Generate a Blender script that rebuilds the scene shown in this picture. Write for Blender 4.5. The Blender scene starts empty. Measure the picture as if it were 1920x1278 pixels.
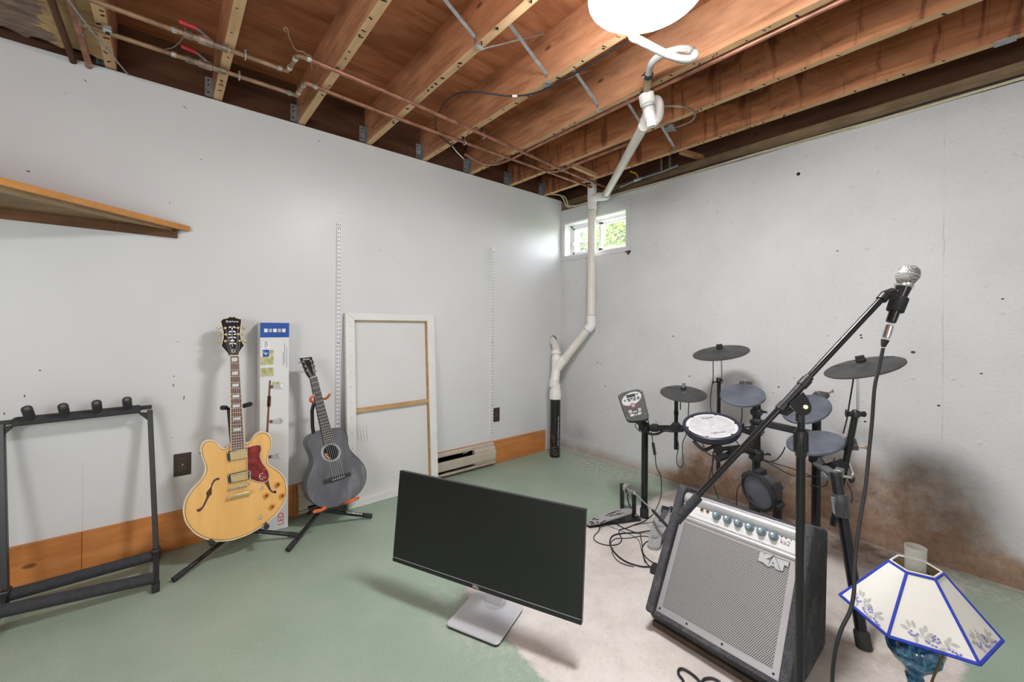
import bpy, bmesh, math, random
from mathutils import Vector as V, Matrix, noise
random.seed(7)
SC = bpy.context.scene
COL = SC.collection

# ---------------------------------------------------------------- camera
F = 770.4; CX = 960.0; CY = 610.0; ROLL = math.radians(0.4396)
CAM = V((-2.858, -2.683, 1.136)); YAW = math.radians(49.93)
FW = V((math.cos(YAW), math.sin(YAW), 0)); RT = V((math.sin(YAW), -math.cos(YAW), 0)); UP = V((0, 0, 1))
cr, sr = math.cos(ROLL), math.sin(ROLL)
cam_data = bpy.data.cameras.new('camera')
cam = bpy.data.objects.new('camera', cam_data); COL.objects.link(cam)
cam_data.sensor_width = 36.0; cam_data.lens = F / 1920 * 36.0
cam_data.shift_y = -(639 - CY) / 1920
cam_data.clip_start = 0.02
R2 = RT * cr + UP * sr; U2 = UP * cr - RT * sr
cam.matrix_world = Matrix(((R2.x, U2.x, -FW.x, CAM.x), (R2.y, U2.y, -FW.y, CAM.y), (R2.z, U2.z, -FW.z, CAM.z), (0, 0, 0, 1)))
SC.camera = cam

def ray(x, y):
    u = x - CX; v = y - CY
    return FW + RT * ((u * cr + v * sr) / F) - UP * ((-u * sr + v * cr) / F)
# survey helpers: where the line of sight through a measured point meets a real surface
def PD(x, y, d): return CAM + ray(x, y) * d
def PZ(x, y, z=0.0): r = ray(x, y); return CAM + r * ((z - CAM.z) / r.z)
def PY(x, y, yy=0.0): r = ray(x, y); return CAM + r * ((yy - CAM.y) / r.y)
def PX(x, y, xx=0.0): r = ray(x, y); return CAM + r * ((xx - CAM.x) / r.x)
def PP(x, y, p0, n): r = ray(x, y); return CAM + r * ((p0 - CAM).dot(n) / r.dot(n))

# ---------------------------------------------------------------- mesh builder
def frame_of(d):
    d = d.normalized(); a = V((0, 0, 1)) if abs(d.z) < .9 else V((1, 0, 0))
    x = a.cross(d).normalized(); return x, d.cross(x).normalized(), d

def catmull(pts, n=6, closed=False):
    pts = [V(p) for p in pts]; out = []; m = len(pts)
    for i in range(m if closed else m - 1):
        if closed: p0, p1, p2, p3 = pts[i - 1], pts[i], pts[(i + 1) % m], pts[(i + 2) % m]
        else: p0, p1, p2, p3 = pts[max(i - 1, 0)], pts[i], pts[i + 1], pts[min(i + 2, m - 1)]
        for k in range(n):
            t = k / n
            out.append(.5 * ((2 * p1) + (p2 - p0) * t + (2 * p0 - 5 * p1 + 4 * p2 - p3) * t * t + (3 * p1 - p0 - 3 * p2 + p3) * t ** 3))
    if not closed: out.append(pts[-1])
    return out

class MB:
    def __init__(s): s.v = []; s.f = []; s.m = []
    def add(s, vs, fs, mi=0):
        o = len(s.v); s.v += [V(a) for a in vs]
        for f in fs: s.f.append([i + o for i in f]); s.m.append(mi)
        return s
    def box(s, c, sz, ax=None, mi=0):
        c = V(c); hx, hy, hz = sz[0] / 2, sz[1] / 2, sz[2] / 2
        X, Y, Z = ax if ax else (V((1, 0, 0)), V((0, 1, 0)), V((0, 0, 1)))
        vs = [c + X * (hx * i) + Y * (hy * j) + Z * (hz * k) for i in (-1, 1) for j in (-1, 1) for k in (-1, 1)]
        return s.add(vs, [(0, 1, 3, 2), (4, 6, 7, 5), (0, 4, 5, 1), (2, 3, 7, 6), (0, 2, 6, 4), (1, 5, 7, 3)], mi)
    def span(s, a, b, mi=0):
        a, b = V(a), V(b); return s.box((a + b) / 2, (abs(b.x - a.x), abs(b.y - a.y), abs(b.z - a.z)), None, mi)
    def bar(s, a, b, w, h, up=V((0, 0, 1)), mi=0):
        a, b = V(a), V(b); d = (b - a); L = d.length; d = d.normalized()
        x = d.cross(up)
        if x.length < 1e-4: x = d.cross(V((1, 0, 0)))
        x.normalize(); y = x.cross(d).normalized()
        return s.box((a + b) / 2, (w, L, h), (x, d, y), mi)
    def tube(s, pts, r, n=10, mi=0, closed=False, caps=True):
        pts = [V(p) for p in pts]; m = len(pts)
        rs = r if isinstance(r, (list, tuple)) else [r] * m
        vs = []; prev = None
        for i, p in enumerate(pts):
            if closed: t = pts[(i + 1) % m] - pts[i - 1]
            else: t = pts[min(i + 1, m - 1)] - pts[max(i - 1, 0)]
            if t.length < 1e-9: t = V((0, 0, 1))
            t.normalize()
            if prev is None: x, y, _ = frame_of(t)
            else:
                x = prev - t * prev.dot(t)
                if x.length < 1e-6: x, y, _ = frame_of(t)
                x.normalize(); y = t.cross(x)
            prev = x
            for k in range(n):
                a = 2 * math.pi * k / n; vs.append(p + (x * math.cos(a) + y * math.sin(a)) * rs[i])
        fs = []
        for i in range(m if closed else m - 1):
            j = (i + 1) % m
            for k in range(n):
                l = (k + 1) % n; fs.append((i * n + k, i * n + l, j * n + l, j * n + k))
        if not closed and caps: fs.append(tuple(reversed(range(n)))); fs.append(tuple((m - 1) * n + k for k in range(n)))
        return s.add(vs, fs, mi)
    def lathe(s, prof, c, axis=V((0, 0, 1)), n=32, mi=0, sx=1.0, xdir=None, ring=False):
        c = V(c); axis = V(axis).normalized()
        if xdir is None: x, y, z = frame_of(axis)
        else: x = V(xdir); x = (x - axis * x.dot(axis)).normalized(); y = axis.cross(x); z = axis
        vs = []
        for (r, h) in prof:
            r = max(r, 1e-5)
            for k in range(n):
                a = 2 * math.pi * k / n; vs.append(c + (x * math.cos(a) * sx + y * math.sin(a)) * r + z * h)
        fs = []; m = len(prof)
        for i in range(m if ring else m - 1):
            j = (i + 1) % m
            for k in range(n):
                l = (k + 1) % n; fs.append((i * n + k, i * n + l, j * n + l, j * n + k))
        if not ring: fs.append(tuple(reversed(range(n)))); fs.append(tuple((m - 1) * n + k for k in range(n)))
        return s.add(vs, fs, mi)
    def disc(s, c, axis, r, h, n=24, mi=0):
        return s.lathe([(r, 0), (r, h)], c, axis, n, mi)
    def prism(s, pts, off, mi=0, mi_side=None):
        pts = [V(p) for p in pts]; m = len(pts); off = V(off)
        o = len(s.v); s.v += pts + [p + off for p in pts]
        s.f.append([o + i for i in range(m)]); s.m.append(mi)
        s.f.append([o + m + i for i in reversed(range(m))]); s.m.append(mi)
        for i in range(m):
            j = (i + 1) % m; s.f.append([o + i, o + m + i, o + m + j, o + j]); s.m.append(mi if mi_side is None else mi_side)
        return s
    def sphere(s, c, r, n=14, sc=(1, 1, 1), mi=0, ax=None):
        c = V(c); X, Y, Z = ax if ax else (V((1, 0, 0)), V((0, 1, 0)), V((0, 0, 1)))
        vs = []; m = n // 2
        for i in range(m + 1):
            t = math.pi * i / m; rr = max(math.sin(t), 1e-4)
            for k in range(n):
                a = 2 * math.pi * k / n
                vs.append(c + X * (r * sc[0] * rr * math.cos(a)) + Y * (r * sc[1] * rr * math.sin(a)) + Z * (r * sc[2] * math.cos(t)))
        fs = []
        for i in range(m):
            for k in range(n):
                l = (k + 1) % n; fs.append((i * n + k, i * n + l, (i + 1) * n + l, (i + 1) * n + k))
        return s.add(vs, fs, mi)
    def text(s, body, o, xd, yd, size, ext=.0004, mi=0, shear=0.0, center=True):
        cu = bpy.data.curves.new('t', 'FONT'); cu.body = body; cu.size = size; cu.extrude = ext; cu.shear = shear
        cu.resolution_u = 3
        if center: cu.align_x = 'CENTER'; cu.align_y = 'CENTER'
        ob = bpy.data.objects.new('t', cu); me = ob.to_mesh()
        xd = V(xd).normalized(); yd = V(yd).normalized(); zd = xd.cross(yd); o = V(o)
        s.add([o + xd * v.co.x + yd * v.co.y + zd * v.co.z for v in me.vertices], [tuple(p.vertices) for p in me.polygons], mi)
        ob.to_mesh_clear(); bpy.data.objects.remove(ob); bpy.data.curves.remove(cu)
        return s
    def build(s, name, mats, parent=None, loc=None, smooth=None, bevel=0, recalc=True, seg=2):
        if parent is not None:
            base = V((0, 0, 0)); p = parent
            while p is not None: base += p.location; p = p.parent
        else: base = V(loc) if loc is not None else V((0, 0, 0))
        me = bpy.data.meshes.new(name)
        me.from_pydata([v - base for v in s.v], [], s.f)
        if not isinstance(mats, (list, tuple)): mats = [mats]
        for m in mats: me.materials.append(m)
        for p, mi in zip(me.polygons, s.m): p.material_index = min(mi, len(mats) - 1)
        me.update()
        if recalc:
            bm = bmesh.new(); bm.from_mesh(me); bmesh.ops.recalc_face_normals(bm, faces=bm.faces); bm.to_mesh(me); bm.free()
        if smooth is not None:
            for p in me.polygons: p.use_smooth = True
            me.set_sharp_from_angle(angle=math.radians(smooth))
        ob = bpy.data.objects.new(name, me); COL.objects.link(ob)
        if parent is not None: ob.parent = parent
        else: ob.location = base
        if bevel:
            b = ob.modifiers.new('bevel', 'BEVEL'); b.width = bevel; b.segments = seg; b.limit_method = 'ANGLE'; b.angle_limit = math.radians(40)
        return ob

def tag(o, label, cat, group=None):
    o['label'] = label; o['category'] = cat
    if group: o['group'] = group
    return o
def thing(name, label, cat, loc, group=None):
    o = bpy.data.objects.new(name, None); COL.objects.link(o); o.location = V(loc); o.empty_display_size = .05
    return tag(o, label, cat, group)
def struct(o): o['kind'] = 'structure'; return o

# ---------------------------------------------------------------- materials
class N:
    def __init__(s, name):
        s.m = bpy.data.materials.new(name); s.m.use_nodes = True; s.t = s.m.node_tree; s.t.nodes.clear()
        s.out = s.t.nodes.new('ShaderNodeOutputMaterial'); s.b = s.t.nodes.new('ShaderNodeBsdfPrincipled')
        s.t.links.new(s.b.outputs[0], s.out.inputs[0])
        s.co = s.t.nodes.new('ShaderNodeTexCoord').outputs['Object']
    def n(s, typ, **kw):
        nd = s.t.nodes.new('ShaderNode' + typ)
        for k, v in kw.items(): setattr(nd, k, v)
        return nd
    def set(s, sock, v):
        if isinstance(v, bpy.types.NodeSocket): s.t.links.new(v, sock)
        elif isinstance(v, (tuple, list)) and len(v) == 3 and sock.type == 'RGBA': sock.default_value = (*v, 1)
        else: sock.default_value = v
    def math(s, op, a, b=0.0, c=None):
        nd = s.n('Math', operation=op); s.set(nd.inputs[0], a); s.set(nd.inputs[1], b)
        if c is not None: s.set(nd.inputs[2], c)
        return nd.outputs[0]
    def noise(s, scale=5, detail=4, rough=.55, co=None, dist=0):
        nd = s.n('TexNoise'); s.set(nd.inputs['Vector'], co or s.co); nd.inputs['Scale'].default_value = scale
        nd.inputs['Detail'].default_value = detail; nd.inputs['Roughness'].default_value = rough; nd.inputs['Distortion'].default_value = dist
        return nd.outputs[0]
    def map(s, sc=(1, 1, 1), loc=(0, 0, 0), rot=(0, 0, 0)):
        nd = s.n('Mapping'); s.t.links.new(s.co, nd.inputs[0]); nd.inputs['Scale'].default_value = sc
        nd.inputs['Location'].default_value = loc; nd.inputs['Rotation'].default_value = rot
        return nd.outputs[0]
    def vor(s, scale, co=None, feature='F1'):
        nd = s.n('TexVoronoi', feature=feature); s.set(nd.inputs['Vector'], co or s.co); nd.inputs['Scale'].default_value = scale
        return nd.outputs['Distance']
    def ramp(s, fac, stops, interp='LINEAR'):
        nd = s.n('ValToRGB'); s.set(nd.inputs[0], fac); e = nd.color_ramp.elements; nd.color_ramp.interpolation = interp
        while len(e) > 1: e.remove(e[0])
        e[0].position = stops[0][0]; e[0].color = (*stops[0][1], 1) if isinstance(stops[0][1], tuple) else (stops[0][1],) * 3 + (1,)
        for p, c in stops[1:]:
            k = e.new(p); k.color = (*c, 1) if isinstance(c, tuple) else (c, c, c, 1)
        return nd.outputs[0]
    def mix(s, fac, a, b, mode='MIX'):
        nd = s.n('Mix', data_type='RGBA', blend_type=mode); s.set(nd.inputs[0], fac); s.set(nd.inputs[6], a); s.set(nd.inputs[7], b)
        return nd.outputs[2]
    def xyz(s, co=None):
        nd = s.n('SeparateXYZ'); s.set(nd.inputs[0], co or s.co); return nd.outputs
    def attr(s, name):
        nd = s.n('Attribute'); nd.attribute_name = name; return nd.outputs['Fac']
    def bump(s, h, strength=.2, dist=.01):
        nd = s.n('Bump'); s.set(nd.inputs['Height'], h); nd.inputs['Strength'].default_value = strength; nd.inputs['Distance'].default_value = dist
        s.t.links.new(nd.outputs[0], s.b.inputs['Normal'])
    def base(s, c=None, rough=None, metal=None, spec=None):
        if c is not None: s.set(s.b.inputs['Base Color'], c)
        if rough is not None: s.set(s.b.inputs['Roughness'], rough)
        if metal is not None: s.set(s.b.inputs['Metallic'], metal)
        if spec is not None: s.set(s.b.inputs['Specular IOR Level'], spec)
        return s.m

def plain(name, c, rough=.5, metal=0, var=.12, scale=30, bump=0, bscale=200, spec=.5):
    m = N(name); nz = m.noise(scale, 4)
    lo = tuple(x * (1 - var) for x in c); hi = tuple(min(1, x * (1 + var)) for x in c)
    m.base(m.ramp(nz, [(.3, lo), (.7, hi)]), rough, metal, spec)
    if bump: m.bump(m.noise(bscale, 3), bump, .002)
    return m.m
def wood(name, dark, mid, light, axis, fine=1.0, knots=.6, rough=.6, knotc=(.05, .02, .01), blotch=.5, streak=None, nrm=None):
    m = N(name); st = {'x': (.10, 1, 1), 'y': (1, .10, 1), 'z': (1, 1, .10)}[axis]
    co = m.map(tuple(a * 22 * fine for a in st)); g = m.noise(1.0, 6, .62, co, .8)
    co2 = m.map(tuple(a * 3.2 for a in {'x': (.45, 1, 1), 'y': (1, .45, 1), 'z': (1, 1, .45)}[axis]))
    big = m.noise(1.6, 5, .6, co2)
    c = m.ramp(g, [(.26, dark), (.5, mid), (.76, light)])
    c = m.mix(m.ramp(big, [(.38, .0), (.66, blotch)]), c, tuple(.55 * x for x in dark))
    c = m.mix(m.ramp(m.noise(1.3, 4, .6, co2), [(.52, .0), (.72, .45)]), c, tuple(min(1, x * 1.1 + .03) for x in light))
    nrm = nrm or {'x': 'y', 'y': 'x', 'z': 'y'}[axis]
    def flat(al, ac): return m.map(tuple(0.0 if q == nrm else (al if q == axis else ac) for q in 'xyz'))
    km = m.ramp(m.vor(1.0, flat(3.6, 7.5)), [(.0, 1.0), (.055, .85), (.10, 0.0)])
    km = m.math('MULTIPLY', km, m.ramp(m.noise(1.0, 2, .5, flat(1.1, 3.0)), [(.42, 0.0), (.5, 1.0)]))
    c = m.mix(m.math('MULTIPLY', km, knots), c, knotc)
    tm = m.ramp(m.vor(1.0, flat(6, 17)), [(.0, 1.0), (.05, .7), (.09, 0.0)])
    tm = m.math('MULTIPLY', tm, m.ramp(m.noise(1.0, 2, .5, flat(2.3, 5.0)), [(.46, 0.0), (.54, 1.0)]))
    c = m.mix(m.math('MULTIPLY', tm, knots * .6), c, knotc)
    if streak:
        sn = m.noise(1.0, 5, .65, m.map((1, 11, 1.6)), .6); c = m.mix(m.ramp(sn, [(.55, .0), (.62, .75), (.70, .9)]), c, streak)
        sn = m.noise(1.0, 5, .7, m.map((1, 2.2, 3)), .6); c = m.mix(m.ramp(sn, [(.54, .0), (.66, .7)]), c, tuple(.7 * x for x in streak))
    m.base(c, rough, 0, .25); m.bump(g, .12, .004); return m.m

LAMP=118.; FILL2=70.; FILL3=34.; FILL4=0; SKY=3.5; EXPO=0.10
# ------------------------------------------------------- shared materials
M = {}
M['black'] = plain('black_metal', (.018, .018, .019), .38, .0, .2, 20)
M['blackgloss'] = plain('black_gloss', (.012, .012, .014), .2, .0, .2, 10)
M['foam'] = plain('black_foam', (.035, .036, .042), .85, 0, .25, 60, .35, 300)
M['rubber'] = plain('black_rubber', (.02, .02, .022), .75, 0, .25, 40)
M['padrubber'] = plain('grey_drum_rubber', (.105, .115, .145), .62, 0, .35, 9, .15, 120)
M['cymbal'] = plain('charcoal_cymbal_rubber', (.05, .05, .052), .55, 0, .35, 8, .15, 150)
M['chrome'] = plain('chrome', (.72, .72, .72), .18, 1, .08, 30)
M['steel'] = plain('galvanized_steel', (.50, .55, .58), .42, .8, .2, 40)
M['greymetal'] = plain('grey_metal', (.26, .27, .28), .4, .6, .15, 30)
M['silverpaint'] = plain('silver_paint', (.53, .53, .545), .36, .55, .06, 12)
M['gold'] = plain('gold_metal', (.72, .55, .26), .28, .85, .1, 30)
M['copper'] = plain('copper_pipe', (.34, .155, .10), .46, .5, .45, 14)
M['coppertan'] = plain('tarnished_copper_pipe', (.33, .20, .12), .5, .35, .4, 10)
M['copperold'] = plain('tarnished_copper', (.30, .22, .17), .5, .55, .5, 22)
M['solder'] = plain('solder_joint', (.42, .44, .40), .5, .5, .5, 60)
M['pvc'] = plain('white_pvc', (.74, .70, .64), .38, 0, .08, 6)
M['pvcw'] = plain('bright_pvc', (.82, .80, .77), .35, 0, .05, 10)
M['abs'] = plain('black_abs_pipe', (.012, .012, .014), .3, 0, .2, 10)
M['white'] = plain('white_vinyl', (.80, .80, .80), .4, 0, .04, 10)
M['whitemetal'] = plain('white_enamel_metal', (.74, .75, .76), .35, 0, .05, 10)
M['strip'] = plain('control_strip_white', (.66, .66, .655), .45, 0, .03, 10)
M['matgrey'] = plain('matte_grey_panel', (.44, .45, .46), .55, 0, .06, 8)
M['darkbrown'] = plain('dark_brown_board', (.055, .035, .022), .7, 0, .4, 20)
M['darkmetal'] = plain('dark_grey_metal', (.075, .078, .08), .35, .3, .2, 20)
M['darkslot'] = plain('dark_slot', (.03, .03, .03), .8, 0, .1, 10)
M['red'] = plain('red_plastic_grip', (.55, .03, .05), .4)
M['yellow'] = plain('yellow_plastic_grip', (.75, .42, .04), .4)
M['orange'] = plain('orange_rubber', (.72, .17, .05), .5)
M['brownplate'] = plain('brown_bakelite', (.045, .028, .02), .35, 0, .15, 20)
M['brownface'] = plain('brown_receptacle', (.07, .045, .035), .35, 0, .15, 20)
M['almond'] = plain('almond_enamel', (.52, .46, .38), .4, .1, .08, 12)
M['cable'] = plain('black_cable', (.015, .015, .017), .5)
M['romex'] = plain('pale_cable_sheath', (.55, .50, .36), .5)
M['greycable'] = plain('grey_cable', (.30, .31, .31), .5)
M['hose'] = plain('grey_corrugated_hose', (.36, .35, .33), .6)
M['cordbrown'] = plain('brown_lamp_cord', (.10, .075, .035), .5)
M['tan'] = plain('tan_tube', (.33, .25, .15), .45)
M['text_white'] = plain('white_print', (.8, .8, .8), .5)
M['text_grey'] = plain('grey_print', (.35, .36, .38), .5)
M['text_dark'] = plain('dark_print', (.03, .03, .035), .5)
M['text_red'] = plain('red_print', (.65, .05, .04), .5)
M['text_blue'] = plain('blue_print', (.02, .08, .40), .5)
M['hole'] = plain('hole_black', (.006, .006, .006), .9)

# timber
M['joist'] = wood('joist_timber', (.31, .128, .062), (.56, .265, .138), (.70, .37, .21), 'y', 1.0, .85, .65, (.07, .03, .02), .55)
M['joist_stained'] = wood('stained_joist_timber', (.27, .10, .044), (.49, .205, .094), (.62, .29, .145), 'y', 1.0, .85, .65, (.07, .03, .02), .5, (.14, .045, .025))
M['joist_low'] = wood('joist_edge_timber', (.50, .30, .15), (.64, .41, .22), (.72, .49, .28), 'y', 1.0, .8, .6, (.05, .03, .02), .4, None, 'z')
M['ply'] = wood('plywood', (.24, .082, .034), (.43, .16, .068), (.55, .235, .11), 'x', .8, .8, .7, (.05, .02, .01), .5, None, 'z')
M['rim'] = wood('rim_timber', (.07, .03, .016), (.12, .052, .027), (.155, .07, .038), 'x', 1, .5, .8)
M['rimy'] = wood('rim_timber_side', (.07, .03, .016), (.12, .052, .027), (.155, .07, .038), 'y', 1, .5, .8)
M['sill'] = wood('sill_timber', (.13, .085, .045), (.22, .15, .08), (.30, .21, .12), 'y', 1.6, .8)
M['pine'] = wood('pine_baseboard', (.44, .155, .04), (.60, .235, .07), (.70, .31, .11), 'x', .9, .8, .45, (.06, .02, .01))
M['shelfedge'] = wood('orange_shelf_edge', (.50, .21, .05), (.60, .27, .07), (.66, .33, .11), 'x', .9, .2, .5)
M['shelftan'] = wood('tan_shelf_board', (.28, .17, .09), (.42, .28, .155), (.52, .37, .22), 'x', .9, .4)
M['shelfdark'] = wood('brown_shelf_board', (.16, .09, .042), (.30, .19, .095), (.42, .28, .155), 'x', .9, .5)
M['shelfcleat'] = wood('dark_shelf_cleat', (.09, .038, .015), (.17, .075, .03), (.26, .125, .055), 'x', .9, .5)
M['barwood'] = wood('stretcher_bar_wood', (.42, .24, .10), (.52, .32, .15), (.60, .40, .20), 'x', .9, .3)

# plaster panel (left wall): semi gloss white paint with nicks
m = N('white_panel_paint'); c = m.ramp(m.noise(1.3, 3), [(.3, (.64, .645, .655)), (.7, (.70, .705, .71))])
v = m.vor(3.1, m.map((1, 1, .5))); c = m.mix(m.ramp(v, [(0, 1.0), (.018, .9), (.03, 0.0)]), c, (.16, .15, .14))
X = m.xyz(); seam = m.math('ABSOLUTE', m.math('SUBTRACT', X[0], -3.145)); s1 = m.math('MULTIPLY', m.math('LESS_THAN', seam, .0012), m.math('LESS_THAN', X[2], .5))
c = m.mix(m.math('MULTIPLY', s1, .35), c, (.3, .3, .3))
m.base(c, .36, 0, .30); m.bump(m.noise(9, 3), .04, .01); M['panel'] = m.m
# concrete wall (right): painted, pitted, damp stains, a cymbal's shadow partly in the colour
m = N('painted_concrete'); c = m.ramp(m.noise(2.2, 5, .6), [(.3, (.59, .595, .60)), (.7, (.67, .675, .68))])
pit = m.vor(11); fine = m.noise(60, 5, .7)
c = m.mix(m.ramp(fine, [(.56, 0.0), (.78, .28)]), c, (.33, .32, .30))
spk = m.vor(26, None); c = m.mix(m.ramp(spk, [(0, .8), (.045, .6), (.065, 0.0)]), c, (.36, .34, .31))
Y = m.xyz()
for yy, w in ((-2.505, .0022), (-1.805, .0008), (-.62, .0008)):
    wob = m.math('ADD', Y[1], m.math('MULTIPLY', m.math('SUBTRACT', m.noise(14, 3), .5), .02))
    ln = m.math('LESS_THAN', m.math('ABSOLUTE', m.math('SUBTRACT', wob, yy)), w)
    c = m.mix(m.math('MULTIPLY', ln, m.ramp(m.noise(5, 3), [(.45, 0.05), (.6, .35)])), c, (.30, .29, .28))
st = m.attr('stain'); nz = m.noise(7, 6, .68); sm = m.math('MULTIPLY', st, m.ramp(nz, [(.28, .55), (.62, 1.25)]))
br = m.ramp(m.noise(18, 5, .7), [(.3, (.20, .10, .05)), (.7, (.43, .28, .18))])
c = m.mix(m.ramp(sm, [(.04, 0.0), (.72, .92)]), c, br)
dk = m.attr('grime_shade'); dm = m.math('MULTIPLY', dk, m.ramp(m.noise(13, 6, .75), [(.3, .6), (.65, 1.2)]))
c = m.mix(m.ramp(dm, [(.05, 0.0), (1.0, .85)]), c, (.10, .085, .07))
specks = m.math('MULTIPLY', m.ramp(m.noise(120, 3, .7), [(.62, 0.0), (.72, 1.0)]), m.ramp(m.math('ADD', st, dk), [(.1, 0.0), (.7, .7)]))
c = m.mix(specks, c, (.06, .045, .035))
m.base(c, .62, 0, .3)
m.bump(m.math('ADD', m.math('MULTIPLY', fine, .5), m.math('ADD', m.noise(6, 5), m.ramp(pit, [(0, 1.0), (.12, 0.0)]))), .55, .010); M['concrete'] = m.m
# floor: worn green paint with a bare patch
m = N('green_floor_paint'); sd = m.attr('bare')
edge = m.math('ADD', sd, m.math('MULTIPLY', m.math('SUBTRACT', m.noise(16, 6, .7), .5), .085))
mask = m.ramp(m.math('ADD', m.math('MULTIPLY', edge, 60.0), .5), [(0.0, 0.0), (1.0, 1.0)])
g = m.ramp(m.noise(3.0, 5, .6), [(.25, (.27, .36, .275)), (.55, (.325, .415, .325)), (.8, (.37, .45, .365))])
g = m.mix(m.ramp(m.noise(160, 3, .6), [(.42, 0.0), (.75, .5)]), g, (.17, .24, .18))
scr = m.ramp(m.noise(38, 6, .75, None, 1.5), [(.63, 0.0), (.72, .5)]); g = m.mix(scr, g, (.55, .60, .52))
g = m.mix(m.ramp(m.noise(1.7, 5, .65), [(.45, 0.0), (.72, .45)]), g, (.40, .45, .395))
wp = m.math('ADD', m.vor(7.0, m.map((1, 1, 0))), m.math('MULTIPLY', m.math('SUBTRACT', m.noise(70, 3, .7), .5), .05)); g = m.mix(m.math('MULTIPLY', m.ramp(wp, [(0, .95), (.016, .8), (.028, 0.0)]), m.ramp(m.noise(3.3, 2), [(.45, 0.0), (.55, 1.0)])), g, (.78, .80, .72))
worn = m.attr('worn'); wm = m.math('MULTIPLY', worn, m.ramp(m.noise(30, 6, .75), [(.45, 0.0), (.6, 1.0)])); g = m.mix(wm, g, (.58, .55, .48))
b = m.ramp(m.noise(5, 6, .65), [(.25, (.50, .455, .42)), (.5, (.65, .60, .565)), (.8, (.75, .71, .68))])
b = m.mix(m.ramp(m.noise(70, 4, .7), [(.55, 0.0), (.78, .55)]), b, (.34, .30, .27))
b = m.mix(m.ramp(m.vor(60), [(0, .6), (.12, 0.0)]), b, (.66, .63, .60))
gd = m.attr('grime_shade'); b = m.mix(m.math('MULTIPLY', gd, m.ramp(m.noise(14, 6, .75), [(.35, .2), (.65, 1.0)])), b, (.19, .13, .08))
m.base(m.mix(mask, g, b), m.mix(mask, (.38, .38, .38), (.8, .8, .8)), 0, .35)
m.bump(m.math('ADD', m.math('MULTIPLY', mask, -.6), m.math('MULTIPLY', m.noise(90, 4, .7), .35)), .25, .006); M['floor'] = m.m
# kraft paper and old insulation
m = N('torn_kraft_paper'); nz = m.noise(7, 5, .62, None, .6)
c = m.ramp(m.noise(24, 4), [(.3, (.42, .26, .11)), (.7, (.58, .40, .19))])
c2 = m.ramp(m.noise(20, 5, .7, m.map((.5, 1.6, 1))), [(.3, (.10, .065, .055)), (.7, (.34, .24, .17))])
X = m.xyz(); lim = m.ramp(m.math('ADD', m.math('MULTIPLY', X[0], -3.0), m.math('MULTIPLY', nz, 1.6)), [(.72, 0.0), (.75, 1.0)])
m.base(m.mix(lim, c, c2), .8); m.bump(nz, .5, .02); M['kraft'] = m.m
# carpet on the amplifier
m = N('grey_cabinet_carpet'); c = m.ramp(m.noise(260, 3, .8), [(.3, (.022, .022, .026)), (.7, (.14, .14, .155))])
c = m.mix(m.ramp(m.noise(14, 5, .7), [(.5, 0.0), (.75, .35)]), c, (.32, .31, .30)); m.base(c, .95, 0, .1); m.bump(m.noise(300, 3, .8), .9, .004); M['carpet'] = m.m
# perforated grille
m = N('perforated_grille'); X = m.xyz(); a = .0058
u = m.math('DIVIDE', X[1], a); w = m.math('DIVIDE', m.math('MULTIPLY', X[2], 1.170), a * .866 * 2)
def celld(du, dv):
    fu = m.math('MULTIPLY', m.math('SUBTRACT', m.math('FRACT', m.math('ADD', u, du)), .5), a)
    fv = m.math('MULTIPLY', m.math('SUBTRACT', m.math('FRACT', m.math('ADD', w, dv)), .5), a * 1.732)
    return m.math('SQRT', m.math('ADD', m.math('MULTIPLY', fu, fu), m.math('MULTIPLY', fv, fv)))
hole = m.math('LESS_THAN', m.math('MINIMUM', celld(50, 50), celld(50.5, 50.5)), .00185)
m.base(m.mix(hole, (.46, .46, .47), (.012, .012, .012)), m.mix(hole, (.4, .4, .4), (.9, .9, .9)), m.math('MULTIPLY', m.math('SUBTRACT', 1.0, hole), .4), .4); M['grille'] = m.m
# guitar tops
m = N('natural_maple_top'); c = m.ramp(m.noise(3, 4, .5, m.map((8, 2, 1))), [(.3, (.74, .405, .12)), (.7, (.82, .48, .16))]); m.base(c, .22, 0, .5); M['maple'] = m.m
m = N('charcoal_laminate_top'); c = m.ramp(m.noise(6, 5, .6, m.map((3, 3, 1))), [(.3, (.09, .092, .104)), (.55, (.13, .133, .15)), (.8, (.24, .243, .26))]); m.base(c, .33, 0, .5); M['blacktop'] = m.m
m = N('tortoiseshell'); c = m.ramp(m.noise(38, 4, .6), [(.35, (.10, .008, .01)), (.6, (.26, .025, .02)), (.75, (.40, .07, .05))]); m.base(c, .18); M['tortoise'] = m.m
M['rosewood'] = plain('rosewood', (.16, .075, .05), .5, 0, .35, 50)
M['ebony'] = plain('ebony', (.03, .03, .034), .45, 0, .2, 50)
M['cream'] = plain('cream_binding', (.75, .68, .52), .4, 0, .05, 20)
M['pearl'] = plain('pearl_inlay', (.78, .79, .80), .25, 0, .15, 60)
M['fret'] = plain('fret_wire', (.72, .70, .66), .3, .5, .05, 20)
M['amber'] = plain('amber_knob', (.62, .27, .05), .18, 0, .15, 30)
M['redcap'] = plain('dark_red_knob_cap', (.20, .03, .015), .25)
M['fhole'] = wood('dark_guitar_interior', (.06, .02, .01), (.12, .045, .02), (.22, .09, .04), 'z', 2, .2)
M['canvas'] = plain('white_canvas', (.72, .715, .70), .75, 0, .04, 6, .15, 400)
M['canvasback'] = plain('primed_canvas_back', (.655, .655, .65), .8, 0, .03, 3, .12, 500)
M['screen'] = plain('monitor_screen', (.010, .010, .010), .16, 0, .2, 3)
M['bezel'] = plain('monitor_bezel', (.012, .012, .013), .3, 0, .1, 10)
M['alu'] = plain('silver_monitor_stand', (.58, .58, .61), .34, .3, .05, 6)
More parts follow.
